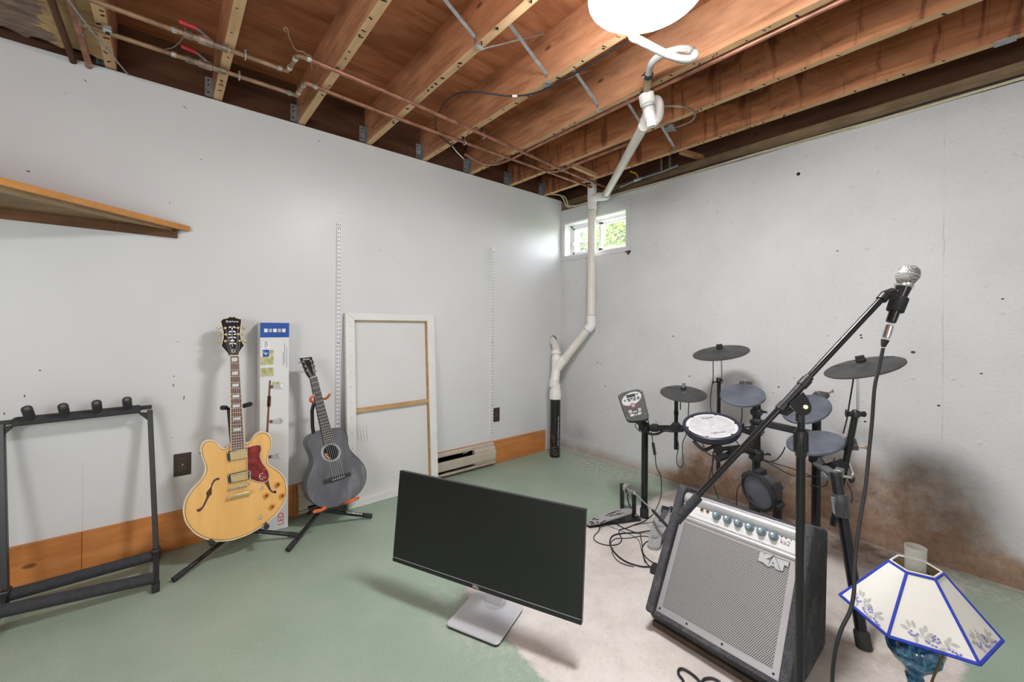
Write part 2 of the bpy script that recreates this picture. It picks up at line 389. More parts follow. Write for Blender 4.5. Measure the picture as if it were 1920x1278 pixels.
M['cardboard_white'] = plain('printed_white_carton', (.70, .70, .70), .45, 0, .03, 4)
M['box_blue'] = plain('carton_blue', (.012, .075, .36), .4, 0, .05, 6)
M['box_green'] = plain('carton_photo_green', (.46, .45, .22), .5, 0, .35, 40)
M['box_grey'] = plain('carton_photo_grey', (.50, .50, .50), .5, 0, .15, 40)
M['shade'] = plain('cream_lamp_panel', (.74, .72, .67), .6, 0, .03, 5)
M['shadein'] = plain('amber_shade_lining', (.50, .36, .16), .6)
M['trimblue'] = plain('cobalt_braid', (.016, .045, .42), .55, 0, .25, 60)
M['leafgrey'] = plain('grey_painted_leaf', (.46, .47, .44), .6, 0, .15, 60)
M['grape'] = plain('violet_painted_grape', (.20, .20, .46), .6, 0, .2, 60)
m = N('mottled_blue_glass'); c = m.ramp(m.noise(26, 5, .65, None, 1.2), [(.3, (.003, .008, .03)), (.48, (.01, .06, .15)), (.62, (.07, .24, .38)), (.78, (.40, .58, .66))])
m.base(c, .10, 0, .6); m.b.inputs['Coat Weight'].default_value = .5; M['blueglass'] = m.m
def glass(name, c, rough, alpha_mix):
    m = N(name); t = m.n('BsdfTransparent'); t.inputs[0].default_value = (*c, 1); mx = m.n('MixShader')
    m.base(tuple(.9 * x for x in c), rough, 0, .5); mx.inputs[0].default_value = alpha_mix
    m.t.links.new(t.outputs[0], mx.inputs[1]); m.t.links.new(m.b.outputs[0], mx.inputs[2]); m.t.links.new(mx.outputs[0], m.out.inputs[0]); return m.m
M['pane'] = glass('window_glass', (.97, .98, .98), .03, .12)
M['chimney'] = glass('frosted_chimney_glass', (.90, .90, .87), .2, .24)
m = N('ceiling_light_diffuser'); m.base((.9, .9, .9), .5); m.b.inputs['Emission Color'].default_value = (.985, .99, 1.0, 1); m.b.inputs['Emission Strength'].default_value = LAMP; M['lampglow'] = m.m
m = N('foliage'); c = m.ramp(m.noise(9, 4), [(.3, (.09, .15, .015)), (.5, (.20, .29, .035)), (.7, (.34, .42, .08))]); m.base(c, .6); M['leaf'] = m.m
m = N('dark_foliage'); c = m.ramp(m.noise(7, 4), [(.3, (.05, .07, .03)), (.5, (.12, .15, .05)), (.72, (.26, .20, .10))]); m.base(c, .7); M['leaf2'] = m.m
m = N('pale_foliage'); c = m.ramp(m.noise(9, 4), [(.3, (.12, .16, .08)), (.5, (.20, .26, .13)), (.7, (.32, .35, .24))]); m.base(c, .6); M['leaf3'] = m.m
M['lawn'] = plain('lawn_green', (.11, .20, .03), .9, 0, .4, 6)
# ======================================================= the room
XB, YB, ZC, ZJ = -5.3, -5.2, 2.562, 2.325      # back faces, subfloor underside, joist underside
def in_poly(p, poly):
    c = False; n = len(poly)
    for i in range(n):
        a, b = poly[i], poly[(i + 1) % n]
        if (a[1] > p[1]) != (b[1] > p[1]) and p[0] < (b[0] - a[0]) * (p[1] - a[1]) / (b[1] - a[1]) + a[0]: c = not c
    return c
def seg_d(p, a, b):
    dx, dy = b[0] - a[0], b[1] - a[1]; L = dx * dx + dy * dy
    t = max(0, min(1, ((p[0] - a[0]) * dx + (p[1] - a[1]) * dy) / L)); return math.hypot(p[0] - a[0] - dx * t, p[1] - a[1] - dy * t)
PATCH = [(-1.84, -1.20), (-1.55, -1.13), (-1.25, -1.15), (-.996, -1.191), (-.75, -1.20), (-.513, -1.212), (-.289, -1.205), (-.149, -1.215), (-.012, -1.25), (.06, -1.26),
         (.06, -2.52), (-.026, -2.533), (-.12, -2.545), (-.201, -2.60), (-.27, -2.545), (-.5, -2.60), (-.764, -2.613), (-.888, -2.611), (-1.3, -2.66), (-1.62, -2.35),
         (-1.86, -1.95), (-1.929, -1.751), (-1.916, -1.687), (-1.904, -1.547), (-1.93, -1.40), (-1.875, -1.30), (-1.885, -1.215)]
def sdf(p):
    d = min(seg_d(p, PATCH[i], PATCH[(i + 1) % len(PATCH)]) for i in range(len(PATCH)))
    return d if in_poly(p, PATCH) else -d
def gauss(a, b, c, d, sa, sb): return math.exp(-((a - c) / sa) ** 2 - ((b - d) / sb) ** 2)
# floor
st = .035; nx = int(5.3 / st) + 1; ny = int(5.2 / st) + 1
vs = [(XB + 5.3 * i / nx, YB + 5.2 * j / ny, 0) for i in range(nx + 1) for j in range(ny + 1)]
fs = [(i * (ny + 1) + j, (i + 1) * (ny + 1) + j, (i + 1) * (ny + 1) + j + 1, i * (ny + 1) + j + 1) for i in range(nx) for j in range(ny)]
mb = MB(); mb.add(vs, fs); fl = struct(mb.build('floor', M['floor'], recalc=False))
for nm, fn in (('bare', lambda p: max(sdf(p), .012 + p[0]) if p[1] > -3.2 else max(-.5, .012 + p[0])),
               ('worn', lambda p: min(1, .9 * gauss(p[0], p[1], -.12, -.55, .22, .5) + .75 * gauss(p[0], p[1], -.1, -2.6, .12, .25) + .5 * gauss(p[0], p[1], -1.95, -1.4, .12, .3))),
               ('grime_shade', lambda p: min(1, .9 * gauss(p[0], p[1], -.10, -2.2, .22, .6) + .55 * gauss(p[0], p[1], -.95, -2.35, .25, .3) + .5 * gauss(p[0], p[1], -.05, -1.7, .12, .6)))):
    at = fl.data.attributes.new(nm, 'FLOAT', 'POINT'); at.data.foreach_set('value', [fn(v) for v in vs])
under = MB(); under.span((XB - .1, YB - .1, -.12), (.1, .1, -.002)); o = struct(under.build('floor_slab', M['darkslot'])); o.name = 'floor_base'

# left wall (panel)
mb = MB(); mb.span((XB - .1, 0, 0), (0.0, .012, 2.318)); mb.span((XB - .1, .012, 0), (0.0, .10, 2.30)); struct(mb.build('wall_left', M['panel']))
# back walls
mb = MB(); mb.span((XB - .1, YB - .1, 0), (XB, 0, 2.62)); struct(mb.build('wall_back', M['panel']))
mb = MB(); mb.span((XB, YB - .1, 0), (.1, YB, 2.62)); struct(mb.build('wall_near', M['panel']))
# right wall (concrete) with the window opening
WY0, WY1, WZ0, WZ1 = -.040, -.722, 1.781, 2.090
TOPZ = 2.222
ys = [0.0, WY0, WY1] + [WY1 - (5.2 + WY1) * k / 150 for k in range(1, 151)]
ys = sorted(set(ys + [WY1 * k / 24 for k in range(1, 24)] + []), reverse=True)
zs = sorted(set([0, WZ0, WZ1, TOPZ] + [TOPZ * k / 74 for k in range(75)]))
idx = {}; vs = []; fs = []
for i, y in enumerate(ys):
    for j, z in enumerate(zs): idx[i, j] = len(vs); vs.append((0, y, z))
for i in range(len(ys) - 1):
    for j in range(len(zs) - 1):
        yc = (ys[i] + ys[i + 1]) / 2; zc = (zs[j] + zs[j + 1]) / 2
        if WY1 < yc < WY0 and WZ0 < zc < WZ1: continue
        fs.append((idx[i, j], idx[i, j + 1], idx[i + 1, j + 1], idx[i + 1, j]))
nfront = len(vs)
mb = MB(); mb.add(vs, fs)
T = .22
mb.span((.002, WY0, 0), (T, .1, TOPZ - .002)); mb.span((.002, YB, 0), (T, WY1, TOPZ - .002))
mb.span((.002, WY1, 0), (T, WY0, WZ0)); mb.span((.002, WY1, WZ1), (T, WY0, TOPZ - .002))
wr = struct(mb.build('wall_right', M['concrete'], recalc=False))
def wallpt(px, py): q = PX(px, py); return q.y, q.z
def smooth(a, b, x): t = max(0, min(1, (x - a) / (b - a))); return t * t * (3 - 2 * t)
TOPLINE = [(-1.0, .06), (-1.18, .10), (-1.22, .34), (-1.36, .40), (-1.42, .33), (-1.62, .30), (-1.80, .36), (-1.95, .44), (-2.10, .46), (-2.24, .47), (-2.32, .42), (-2.38, .52), (-2.50, .50), (-2.60, .36), (-2.72, .16), (-2.9, .06), (-3.4, .03)]
def stain(p):
    y, z = p[1], p[2]
    if y > -1.0 or y < -3.4: return .35 * (1 - smooth(.02, .12, z))
    for k in range(len(TOPLINE) - 1):
        a, b = TOPLINE[k], TOPLINE[k + 1]
        if b[0] <= y <= a[0]: top = a[1] + (b[1] - a[1]) * (a[0] - y) / (a[0] - b[0]); break
    s = 1 - smooth(top * .72, top * 1.12, z)
    s = .80 * s * (.62 + .38 * (1 - smooth(0, top, z)))
    return min(1, max(s, .45 * (1 - smooth(.02, .14, z))))
def grime_shade(p):
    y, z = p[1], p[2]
    g = .55 * gauss(y, z, -2.40, .44, .13, .10) + .55 * gauss(y, z, -2.56, .30, .12, .22) + .35 * gauss(y, z, -2.2, .56, .16, .05)  # mixes grime with the right cymbal's cast shadow painted into the wall
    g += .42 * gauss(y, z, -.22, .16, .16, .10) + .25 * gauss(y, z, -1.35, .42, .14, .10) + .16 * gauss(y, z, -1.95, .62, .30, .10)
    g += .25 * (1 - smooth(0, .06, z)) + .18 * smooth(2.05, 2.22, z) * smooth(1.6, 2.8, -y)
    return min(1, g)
for nm, fn in (('stain', stain), ('grime_shade', grime_shade)):
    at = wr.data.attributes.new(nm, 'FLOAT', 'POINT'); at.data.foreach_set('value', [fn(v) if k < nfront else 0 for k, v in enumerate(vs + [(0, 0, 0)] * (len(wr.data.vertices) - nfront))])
# sill plates, rim boards
mb = MB(); mb.span((.006, YB, TOPZ), (.15, .1, TOPZ + .036)); o = struct(mb.build('trim_1', M['sill'], bevel=.003))
mb = MB(); mb.span((.03, YB, TOPZ + .036), (.15, .1, 2.322)); o = struct(mb.build('trim_2', M['sill'], bevel=.003))
mb = MB(); mb.span((.085, YB, 2.322), (.15, .1, ZC)); struct(mb.build('trim_3', M['rimy']))
mb = MB(); mb.span((XB, .035, 2.30), (.085, .075, ZC)); struct(mb.build('trim_4', M['rim']))
# subfloor: plywood sheets
mb = MB()
y0 = .1; k = 0
for y1 in (-.378, -1.598, -2.818, -4.038, YB - .1):
    mb.span((XB - .1, y0 - .0012, ZC), (.16, y1 + .0012, ZC + .018)); y0 = y1
mb.span((XB - .1, YB - .1, ZC + .018), (.16, .1, ZC + .05))
struct(mb.build('ceiling', M['ply']))
# baseboard: pine boards (broken by the heater)
def board(x0, x1, name):
    mb = MB(); mb.span((x0, -.016, .0), (x1, 0, .187)); o = struct(mb.build(name, M['pine'], bevel=.002)); return o
board(-.806, -.205, 'baseboard_right'); board(-2.285, XB + 2.155 + .0006, 'baseboard_left'); board(XB, XB + 2.155 - .0006, 'baseboard_left_end')
mb = MB(); mb.span((-2.285, -.010, .0), (-.806, 0, .189)); struct(mb.build('baseboard_behind', M['pine']))

# ------------------------------------------------------- window
win = bpy.data.objects.new('window_1', None); COL.objects.link(win); win.location = (0, (WY0 + WY1) / 2, WZ0); win['kind'] = 'structure'
mb = MB(); tw = .038
mb.span((-.008, .0, WZ0 - tw), (.0, WY0, WZ1 + tw)); mb.span((-.008, WY1, WZ0 - tw), (0, WY1 - tw, WZ1 + tw))
mb.span((-.008, WY0, WZ1), (0, WY1, WZ1 + tw)); mb.span((-.008, WY0, WZ0 - tw), (0, WY1, WZ0))
mb.build('casing', M['concrete'], win)
mb = MB(); d0, d1 = .0, .19; t = .008
mb.span((d0, WY0, WZ0), (d1, WY0 - t, WZ1)); mb.span((d0, WY1 + t, WZ0), (d1, WY1, WZ1)); mb.span((d0, WY0, WZ1 - t), (d1, WY1, WZ1)); mb.span((d0, WY0, WZ0), (d1, WY1, WZ0 + t))
mb.build('reveal', M['white'], win)
mb = MB(); f = .022; xa, xb = .085, .15
mb.span((xa, WY0 - t, WZ0 + t), (xb, WY0 - t - f, WZ1 - t)); mb.span((xa, WY1 + t, WZ0 + t), (xb, WY1 + t + f, WZ1 - t))
mb.span((xa, WY0 - t, WZ1 - t - f), (xb, WY1 + t, WZ1 - t)); mb.span((xa, WY0 - t, WZ0 + t), (xb, WY1 + t, WZ0 + t + f))
mb.build('window_frame', M['white'], win, bevel=.002)
def sash(y0, y1, x, w):
    mb = MB(); z0, z1 = WZ0 + t + f - .004, WZ1 - t - f + .004
    mb.span((x, y0, z0), (x + .022, y0 - w, z1)); mb.span((x, y1 + w, z0), (x + .022, y1, z1)); mb.span((x, y0, z1 - w), (x + .022, y1, z1)); mb.span((x, y0, z0), (x + .022, y1, z0 + w))
    s = mb.build('sash', M['white'], win, bevel=.002)
    mb = MB(); mb.span((x + .009, y0 - w, z0 + w), (x + .013, y1 + w, z1 - w)); mb.build('pane', M['pane'], s); return s
ym = (WY0 + WY1) / 2
s1 = sash(WY0 - t - f + .003, ym - .02, .088, .024); sash(ym + .02, WY1 + t + f - .003, .115, .024)
mb = MB(); mb.span((.076, WY0 - t - f - .006, 1.895), (.09, WY0 - t - f - .020, 1.925)); mb.build('latch', M['chrome'], s1, bevel=.002)

# ------------------------------------------------------- outside the window
mb = MB(); mb.span((.23, -9, 1.50), (16, 9, 1.62)); o = mb.build('ground', M['lawn']); struct(o)
def bush(cx, cy, cz, r, n, leaf, mat, name, label, seed):
    rnd = random.Random(seed); mb = MB()
    for i in range(n):
        a = rnd.uniform(0, 2 * math.pi); t2 = math.acos(rnd.uniform(-.6, 1)); rr = r * rnd.uniform(.55, 1.0)
        p = V((cx + rr * math.sin(t2) * math.cos(a), cy + rr * math.sin(t2) * math.sin(a), max(1.66, cz + rr * math.cos(t2) * .9)))
        x = V((rnd.uniform(-1, 1), rnd.uniform(-1, 1), rnd.uniform(-.6, .6))).normalized(); y = x.orthogonal().normalized(); z = x.cross(y); s = leaf * rnd.uniform(.6, 1.2)
        mb.add([p - x * s, p + y * s * .5 + z * s * .1, p + x * s, p - y * s * .5 + z * s * .1], [(0, 1, 2, 3)])
    mb.tube([(cx, cy, 1.6), (cx + .02, cy, cz)], [.03, .02], 8, 1)
    o = mb.build(name, [mat, M['shelfdark']], loc=(cx, cy, 1.62), recalc=False); tag(o, label, 'shrub'); return o
bush(2.0, .72, 2.30, .50, 2600, .046, M['leaf'], 'garden_leafy_shrub', 'lime green leafy shrub outside the right pane', 1)
bush(4.4, 2.35, 3.0, 1.25, 4200, .085, M['leaf2'], 'garden_dark_shrub', 'olive and rust shrub further out behind the window', 2)
bush(2.3, 1.75, 2.25, .62, 2800, .046, M['leaf3'], 'garden_hedge_shrub', 'greyish green shrub seen through the left pane', 3)
bush(4.6, 4.3, 3.2, 1.35, 3600, .09, M['leaf3'], 'tree_crown', 'pale green tree crown high beyond the left pane', 4)

# ------------------------------------------------------- joists
STAPLE = random.Random(3)
JX = [-3.044 - .4064 + .4064 * k for k in range(9)]
JL = ['ceiling joist above the torn brown paper at the upper left edge',
      'ceiling joist with a small pipe strap beside the torn brown paper',
      'ceiling joist just right of the two red valve handles',
      'ceiling joist just right of the jogs in the copper pipes',
      'ceiling joist with the bent crossing galvanized straps, left of the black cable',
      'ceiling joist carrying the black cable that runs toward the round light',
      'ceiling joist with a copper pipe along its lower edge, beside the trap',
      'ceiling joist holding the round grey clamp of the thin copper tube',
      'dark streaked ceiling joist nearest the concrete wall']
for k, jx in enumerate(JX):
    t0 = thing('ceiling_joist', JL[k], 'joist', (jx, -2.4, ZJ), 'floor joists overhead')
    mb = MB(); a = V((jx - .019, .033, ZJ)); b = V((jx + .019, YB, ZC - .001))
    x0, x1, y0, y1, z0, z1 = jx - .038, jx, .033, YB, ZJ, ZC - .001
    ny = 60; rnd = random.Random(k + 20)
    vs = []; fs = []; ms = []
    for i in range(ny + 1):
        y = y0 + (y1 - y0) * i / ny; w = .0015 * noise.noise((k * 7.3, y * 2.5, 0)); h = .003 * noise.noise((k * 3.1, y * 1.3, 5))
        vs += [(x0 + w, y, z0 + h), (x1 + w, y, z0 + h), (x1 + w, y, z1), (x0 + w, y, z1)]
    o0 = len(mb.v); mb.v += [V(v) for v in vs]
    for i in range(ny):
        q = i * 4; r = q + 4
        for (p1, p2), mi in (((0, 1), 1), ((1, 2), 0), ((2, 3), 0), ((3, 0), 0)):
            mb.f.append([q + p1, q + p2, r + p2, r + p1]); mb.m.append(mi)
    mb.f.append([0, 1, 2, 3]); mb.m.append(0); mb.f.append([ny * 4 + i for i in range(4)]); mb.m.append(0)
    for i in range(38):
        y = -rnd.uniform(.05, 3.4); xx = rnd.uniform(x0 + .009, x1 - .009); L = rnd.uniform(.006, .022); an = rnd.uniform(-.9, .9)
        mb.bar((xx - L / 2 * math.cos(an), y - L / 2 * math.sin(an), z0 - .0005), (xx + L / 2 * math.cos(an), y + L / 2 * math.sin(an), z0 - .0005), rnd.uniform(.002, .0075), .004, V((0, 0, 1)), 2)
    mb.build('timber', [M['joist_stained' if k >= 7 else 'joist'], M['joist_low'], M['hole']], t0)
    hb = MB(); hb.span((x0 - .034, .028, ZJ + .015), (x0 - .004, .034, ZJ + .115)); hb.span((x0 - .004, -.03, ZJ + .004), (x0 - .001, .03, ZJ + .115))
    for zz in (.035, .075, .1): hb.box((x0 - .02, .027, ZJ + zz), (.007, .003, .007), None, 1)
    hb.build('joist_hanger', [M['steel'], M['hole']], t0)
# loose wood block between last joist and the wall
mb = MB(); mb.bar((-.17, -1.27, 2.335), (.08, -1.30, 2.35), .035, .03); o = mb.build('wood_block', M['joist'], loc=(-.05, -1.28, 2.32), bevel=.002); tag(o, 'short wood block wedged between last joist and concrete wall', 'block')
mb = MB(); mb.bar((-.62, -.62, 2.338), (-.235, -.60, 2.338), .03, .03); o = mb.build('wood_nailer', [M['joist_low']], loc=(-.42, -.61, 2.32), bevel=.002); tag(o, 'light wood nailer strip bridging two joists near the drain pipe', 'board')

# scuffs and nail holes on the white panels
mb = MB()
for (px, py, w_, h_, an) in ((160, 151, 5, 2, .6), (347, 201, 8, 2, .5), (598, 264, 3, 3, 0), (53, 321, 5, 3, .1), (318, 380, 2, 3, 0), (377, 299, 3, 2, .6), (46, 742, 2, 6, .2), (75, 694, 3, 3, 0), (8, 775, 2, 5, .1), (345, 745, 2, 12, .1), (325, 722, 2, 8, 0), (326, 705, 2, 4, 0), (73, 786, 2, 3, 0), (852, 676, 2, 2, 0), (885, 716, 3, 3, 0), (945, 787, 3, 3, 0), (946, 567, 2, 2, 0), (749, 493, 2, 2, 0), (640, 399, 3, 2, 0), (845, 798, 2, 3, 0), (322, 820, 2, 2, 0), (333, 640, 7, 1, .1)):
    c = PY(px, py, -.0004); s_ = .0026 * .38; ca, sa = math.cos(an), math.sin(an)
    mb.prism([c + V((s_ * (x * w_ * ca - z * h_ * sa), 0, -s_ * (x * w_ * sa + z * h_ * ca))) for x, z in ((-1, -1), (1, -.6), (1, 1), (-1, .7))], (0, .0003, 0))
struct(mb.build('wall_left_scuffs', M['text_dark']))
mb = MB()
for (px, py, r_) in ((1293, 705, 2), (1135, 724, 2), (1120, 680, 2), (1127, 682, 1.6), (1460, 725, 2), (1712, 660, 3), (1614, 628, 2), (1615, 633, 2), (1622, 790, 2), (1262, 630, 2), (1455, 780, 1.6), (1230, 790, 1.6), (1840, 700, 1.6), (1760, 760, 2), (1880, 560, 1.6), (1570, 470, 1.6)):
    c = PX(px, py, -.0006); k_ = r_ * .0024
    mb.prism([c + V((0, k_ * math.cos(a) * 1.3, k_ * math.sin(a))) for a in [2 * math.pi * q / 7 for q in range(7)]], (.0005, 0, 0))
struct(mb.build('wall_right_specks', M['text_dark']))
# ======================================================= overhead services
# round LED ceiling light
lcp = CAM + FW * 1.3147 + RT * .4187
LC = V((lcp.x, lcp.y, 2.19))
t0 = thing('ceiling_light', 'round white glowing drum light under the joists', 'light', LC)
mb = MB(); mb.lathe([(.0, .054), (.1805, .052), (.1805, .085), (.170, .112), (.150, .122), (.125, .126), (.125, .134), (.0, .134)], LC, (0, 0, 1), 64); mb.build('housing', M['white'], t0, smooth=35)
mb = MB(); mb.lathe([(.1785, .006), (.1815, .006), (.1815, .012), (.1785, .012)], LC, (0, 0, 1), 64, ring=True); mb.build('rim', M['steel'], t0, smooth=30)
mb = MB(); mb.lathe([(.0, -.001), (.12, .0), (.172, .003), (.179, .008), (.1795, .050), (.06, .052)], LC, (0, 0, 1), 64); mb.build('diffuser', M['lampglow'], t0, smooth=40)

# copper supply pipes
def valve(mb_body, parent, p, gpts, spts):
    b = MB(); b.lathe([(.0105, -.075), (.0150, -.075), (.0150, -.05), (.0125, -.048), (.0125, -.03), (.0165, -.028), (.0165, .02), (.0125, .022), (.0125, .05), (.0150, .05), (.0150, .072), (.0105, .072)], p, (1, 0, 0), 16)
    q = [PZ(x, y, 2.332) for x, y in spts]
    b.tube([p + V((.02, 0, 0)), q[0]], .006, 10)
    body = b.build('valve', M['copperold'], parent, smooth=35)
    h = MB()
    for u, v in zip(q, q[1:]): h.bar(u, v, .011, .003)
    h.build('valve_lever', M['steel'], body)
    k = [PZ(x, y, 2.334) for x, y in gpts]; g = MB(); g.tube([k[0], k[0].lerp(k[1], .1), k[0].lerp(k[1], .95), k[1]], [.004, .0075, .0075, .003], 10)
    g.build('lever_grip', M['red'], body, smooth=40)
def sold(mb, p, d): mb.lathe([(.0095, -.009), (.0117, -.008), (.0117, .008), (.0095, .009)], p, d, 12, 1)
ZP = 2.308; r = .0096
ya, yb2 = -.548, -.705
p1 = thing('copper_pipe', 'upper copper water pipe with red valve handle, nearer the camera', 'pipe', (-1.9, -.62, ZP), 'copper supply pipes')
mb = MB(); xj = -2.432
mb.tube(catmull([(-3.42, ya, ZP), (-2.8, ya, ZP), (xj - .03, ya, ZP), (xj - .008, ya - .004, ZP), (xj, ya - .03, ZP), (xj + .004, yb2 + .03, ZP), (xj + .012, yb2 + .006, ZP), (xj + .05, yb2, ZP)], 5), r, 12, 2)
mb.tube(catmull([(xj + .05, yb2, ZP), (-1.9, yb2 + .03, ZP), (-1.2, yb2 + .09, ZP), (-.6, -.56, ZP), (-.095, -.535, ZP), (.0, -.53, ZP + .004)], 5), r, 12)
for q, d in (((xj - .035, ya, ZP), (1, 0, 0)), ((xj, ya - .035, ZP), (0, 1, 0)), ((xj + .004, yb2 + .035, ZP), (0, 1, 0)), ((xj + .05, yb2, ZP), (1, 0, 0)), ((-2.84, ya, ZP), (1, 0, 0)), ((-2.665, ya, ZP), (1, 0, 0))): sold(mb, q, d)
mb.build('pipe_run', [M['copper'], M['solder'], M['coppertan']], p1, smooth=40); valve(None, p1, V((-2.735, ya, ZP)), [(370, 54), (334, 39)], [(396, 76), (389, 70), (370, 54)])
ya3, yb3 = -.352, -.508
p2 = thing('copper_pipe', 'lower copper water pipe with red valve handle, nearer the white wall', 'pipe', (-1.9, -.45, ZP), 'copper supply pipes')
xj = -2.352; mb = MB()
mb.tube(catmull([(-3.13, -.45, ZP), (-3.122, -.37, ZP), (-3.09, ya3, ZP), (-2.8, ya3, ZP), (xj - .03, ya3, ZP), (xj - .008, ya3 - .004, ZP), (xj, ya3 - .03, ZP), (xj + .004, yb3 + .03, ZP), (xj + .012, yb3 + .006, ZP), (xj + .05, yb3 + .01, ZP)], 5), r, 12, 2)
mb.tube(catmull([(xj + .05, yb3 + .01, ZP), (-1.9, -.475, ZP), (-1.2, -.463, ZP), (-.637, -.460, ZP), (-.087, -.452, ZP), (.0, -.45, ZP + .004)], 5), r, 12)
for q, d in (((xj - .035, ya3, ZP), (1, 0, 0)), ((xj, ya3 - .035, ZP), (0, 1, 0)), ((xj + .004, yb3 + .035, ZP), (0, 1, 0)), ((xj + .05, yb3 + .01, ZP), (1, 0, 0)), ((-2.84, ya3, ZP), (1, 0, 0)), ((-2.665, ya3, ZP), (1, 0, 0)), ((-.637, -.46, ZP), (1, 0, 0))): sold(mb, q, d)
mb.build('pipe_run', [M['copper'], M['solder'], M['coppertan']], p2, smooth=40); valve(None, p2, V((-2.725, ya3, ZP)), [(369, 99), (339, 86)], [(395, 118), (388, 115), (369, 99)])
# pipe clips (each a bent strap around the pipe on a joist)
for px, py2, par in ((-2.60, ya, p1), (-2.60, ya3, p2), (-1.36, -.615, p1), (-1.40, -.463, p2), (-.60, -.56, p1)):
    mb = MB(); c = V((px, py2, ZP)); mb.tube([c + V((0, .016 * math.cos(a), .016 * math.sin(a))) for a in [math.pi * 2 * k / 12 for k in range(12)]], .003, 6, closed=True); mb.span(c + V((-.004, -.004, .014)), c + V((.004, .004, .024)))
    mb.build('pipe_clip', M['steel'], par)
# hanger rods standing by the joists
for (qx, qy, par, h) in ((868, 261, p2, .14), (903, 246, p1, .15), (1062, 315, p1, .13), (1106, 345, p2, .13)):
    q = PZ(qx, qy, ZP); mb = MB(); mb.span((q.x - .0045, q.y - .0045, ZP - .002), (q.x + .0045, q.y + .0045, ZP + h)); mb.build('hanger_rod', M['hole'], par)
# branch copper pipe running along the seventh joist, then the one along the eighth
p3 = thing('copper_pipe', 'copper pipe running along the lower edge of a joist toward the camera right', 'pipe', (-1.0, -1.2, ZP), 'copper supply pipes')
mb = MB(); mb.tube(catmull([(-1.22, -.19, 2.37), (-1.12, -.23, 2.325), (-1.07, -.27, 2.309), (-1.02, -.34, 2.309), (-.999, -.48, 2.314), (-.999, -.7, 2.318), (-1.0, -1.3, 2.318), (-.996, -2.2, 2.318), (-1.0, -3.3, 2.318), (-1.0, -5.15, 2.318)], 6), r, 10); mb.build('pipe_run', M['copper'], p3, smooth=40)
p4 = thing('copper_pipe', 'short copper branch pipe from the lower pipe along a joist to the white trap', 'pipe', (-.6, -.8, ZP), 'copper supply pipes')
mb = MB(); mb.tube([(-.637, -.462, ZP), (-.60, -.50, ZP), (-.585, -.55, 2.312), (-.585, -.9, 2.314), (-.585, -1.16, 2.314)], r, 10); mb.build('pipe_run', M['copper'], p4, smooth=40)
# two pipes dropping into the wall at the far left
p5 = thing('water_pipe', 'dark brown pipe over the torn brown paper at upper left', 'pipe', (-3.18, -.3, ZP)); mb = MB()
mb.tube([(-3.19, -2.2, ZP), (-3.185, -.03, ZP), (-3.185, .0, ZP - .004)], .0125, 12); sold(mb, V((-3.185, -.02, ZP)), (0, 1, 0)); mb.build('pipe_run', [M['rimy'], M['solder']], p5, smooth=40)
p6 = thing('water_pipe', 'reddish copper pipe beside the dark pipe at upper left', 'pipe', (-3.13, -.3, ZP)); mb = MB()
mb.tube([(-3.13, -2.2, ZP), (-3.135, -.02, ZP), (-3.135, .0, ZP - .006)], .0125, 12)
for yy in (-.02, -.28, -.36): sold(mb, V((-3.133, yy, ZP)), (0, 1, 0))
mb.build('pipe_run', [M['copper'], M['solder']], p6, smooth=40)
mb = MB(); mb.tube(catmull([(-3.16, -.62, 2.296), (-3.10, -.38, 2.294), (-3.05, -.20, 2.298), (-3.0, .02, 2.32)], 6), .0035, 8); o = mb.build('grey_wire', M['greycable'], loc=(-3.08, -.3, 2.29), smooth=40); tag(o, 'thin grey wire slanting across the pipes at upper left', 'wire')
mb = MB(); mb.box((-3.046, -.36, 2.313), (.026, .04, .022)); mb.box((-3.046, -.36, 2.301), (.012, .012, .006), None, 1); o = mb.build('pipe_strap', [M['steel'], M['hole']], loc=(-3.046, -.36, 2.31), bevel=.002); tag(o, 'small galvanized pipe strap on joist at upper left', 'strap')
# torn kraft paper / insulation
mb = MB(); nx, ny = 40, 90; vs = []; fs = []
def edge_y(x): return -.030 - .05 * abs(noise.noise((x * 9, 3.3, 0))) - .03 * noise.noise((x * 25, 1.3, 0)) - (.0 if x < -3.2 else -.0)
for i in range(nx + 1):
    x = -3.46 + .385 * i / nx; e = edge_y(x)
    for j in range(ny + 1):
        y = e - 1.9 * (j / ny) ** 1.2
        vs.append((x, y, 2.338 + .010 * noise.noise((x * 9, y * 9, 2)) + .004 * noise.noise((x * 33, y * 33, 2)) + .012 * (1 if j == 0 else 0)))
for i in range(nx):
    for j in range(ny): a = i * (ny + 1) + j; fs.append((a, a + 1, a + ny + 2, a + ny + 1))
mb.add(vs, fs); o = mb.build('insulation_paper', M['kraft'], loc=(-3.26, -.5, 2.33), smooth=60, recalc=False); so = o.modifiers.new('thick', 'SOLIDIFY'); so.thickness = .004
tag(o, 'torn brown insulation paper between joists at upper left', 'insulation')
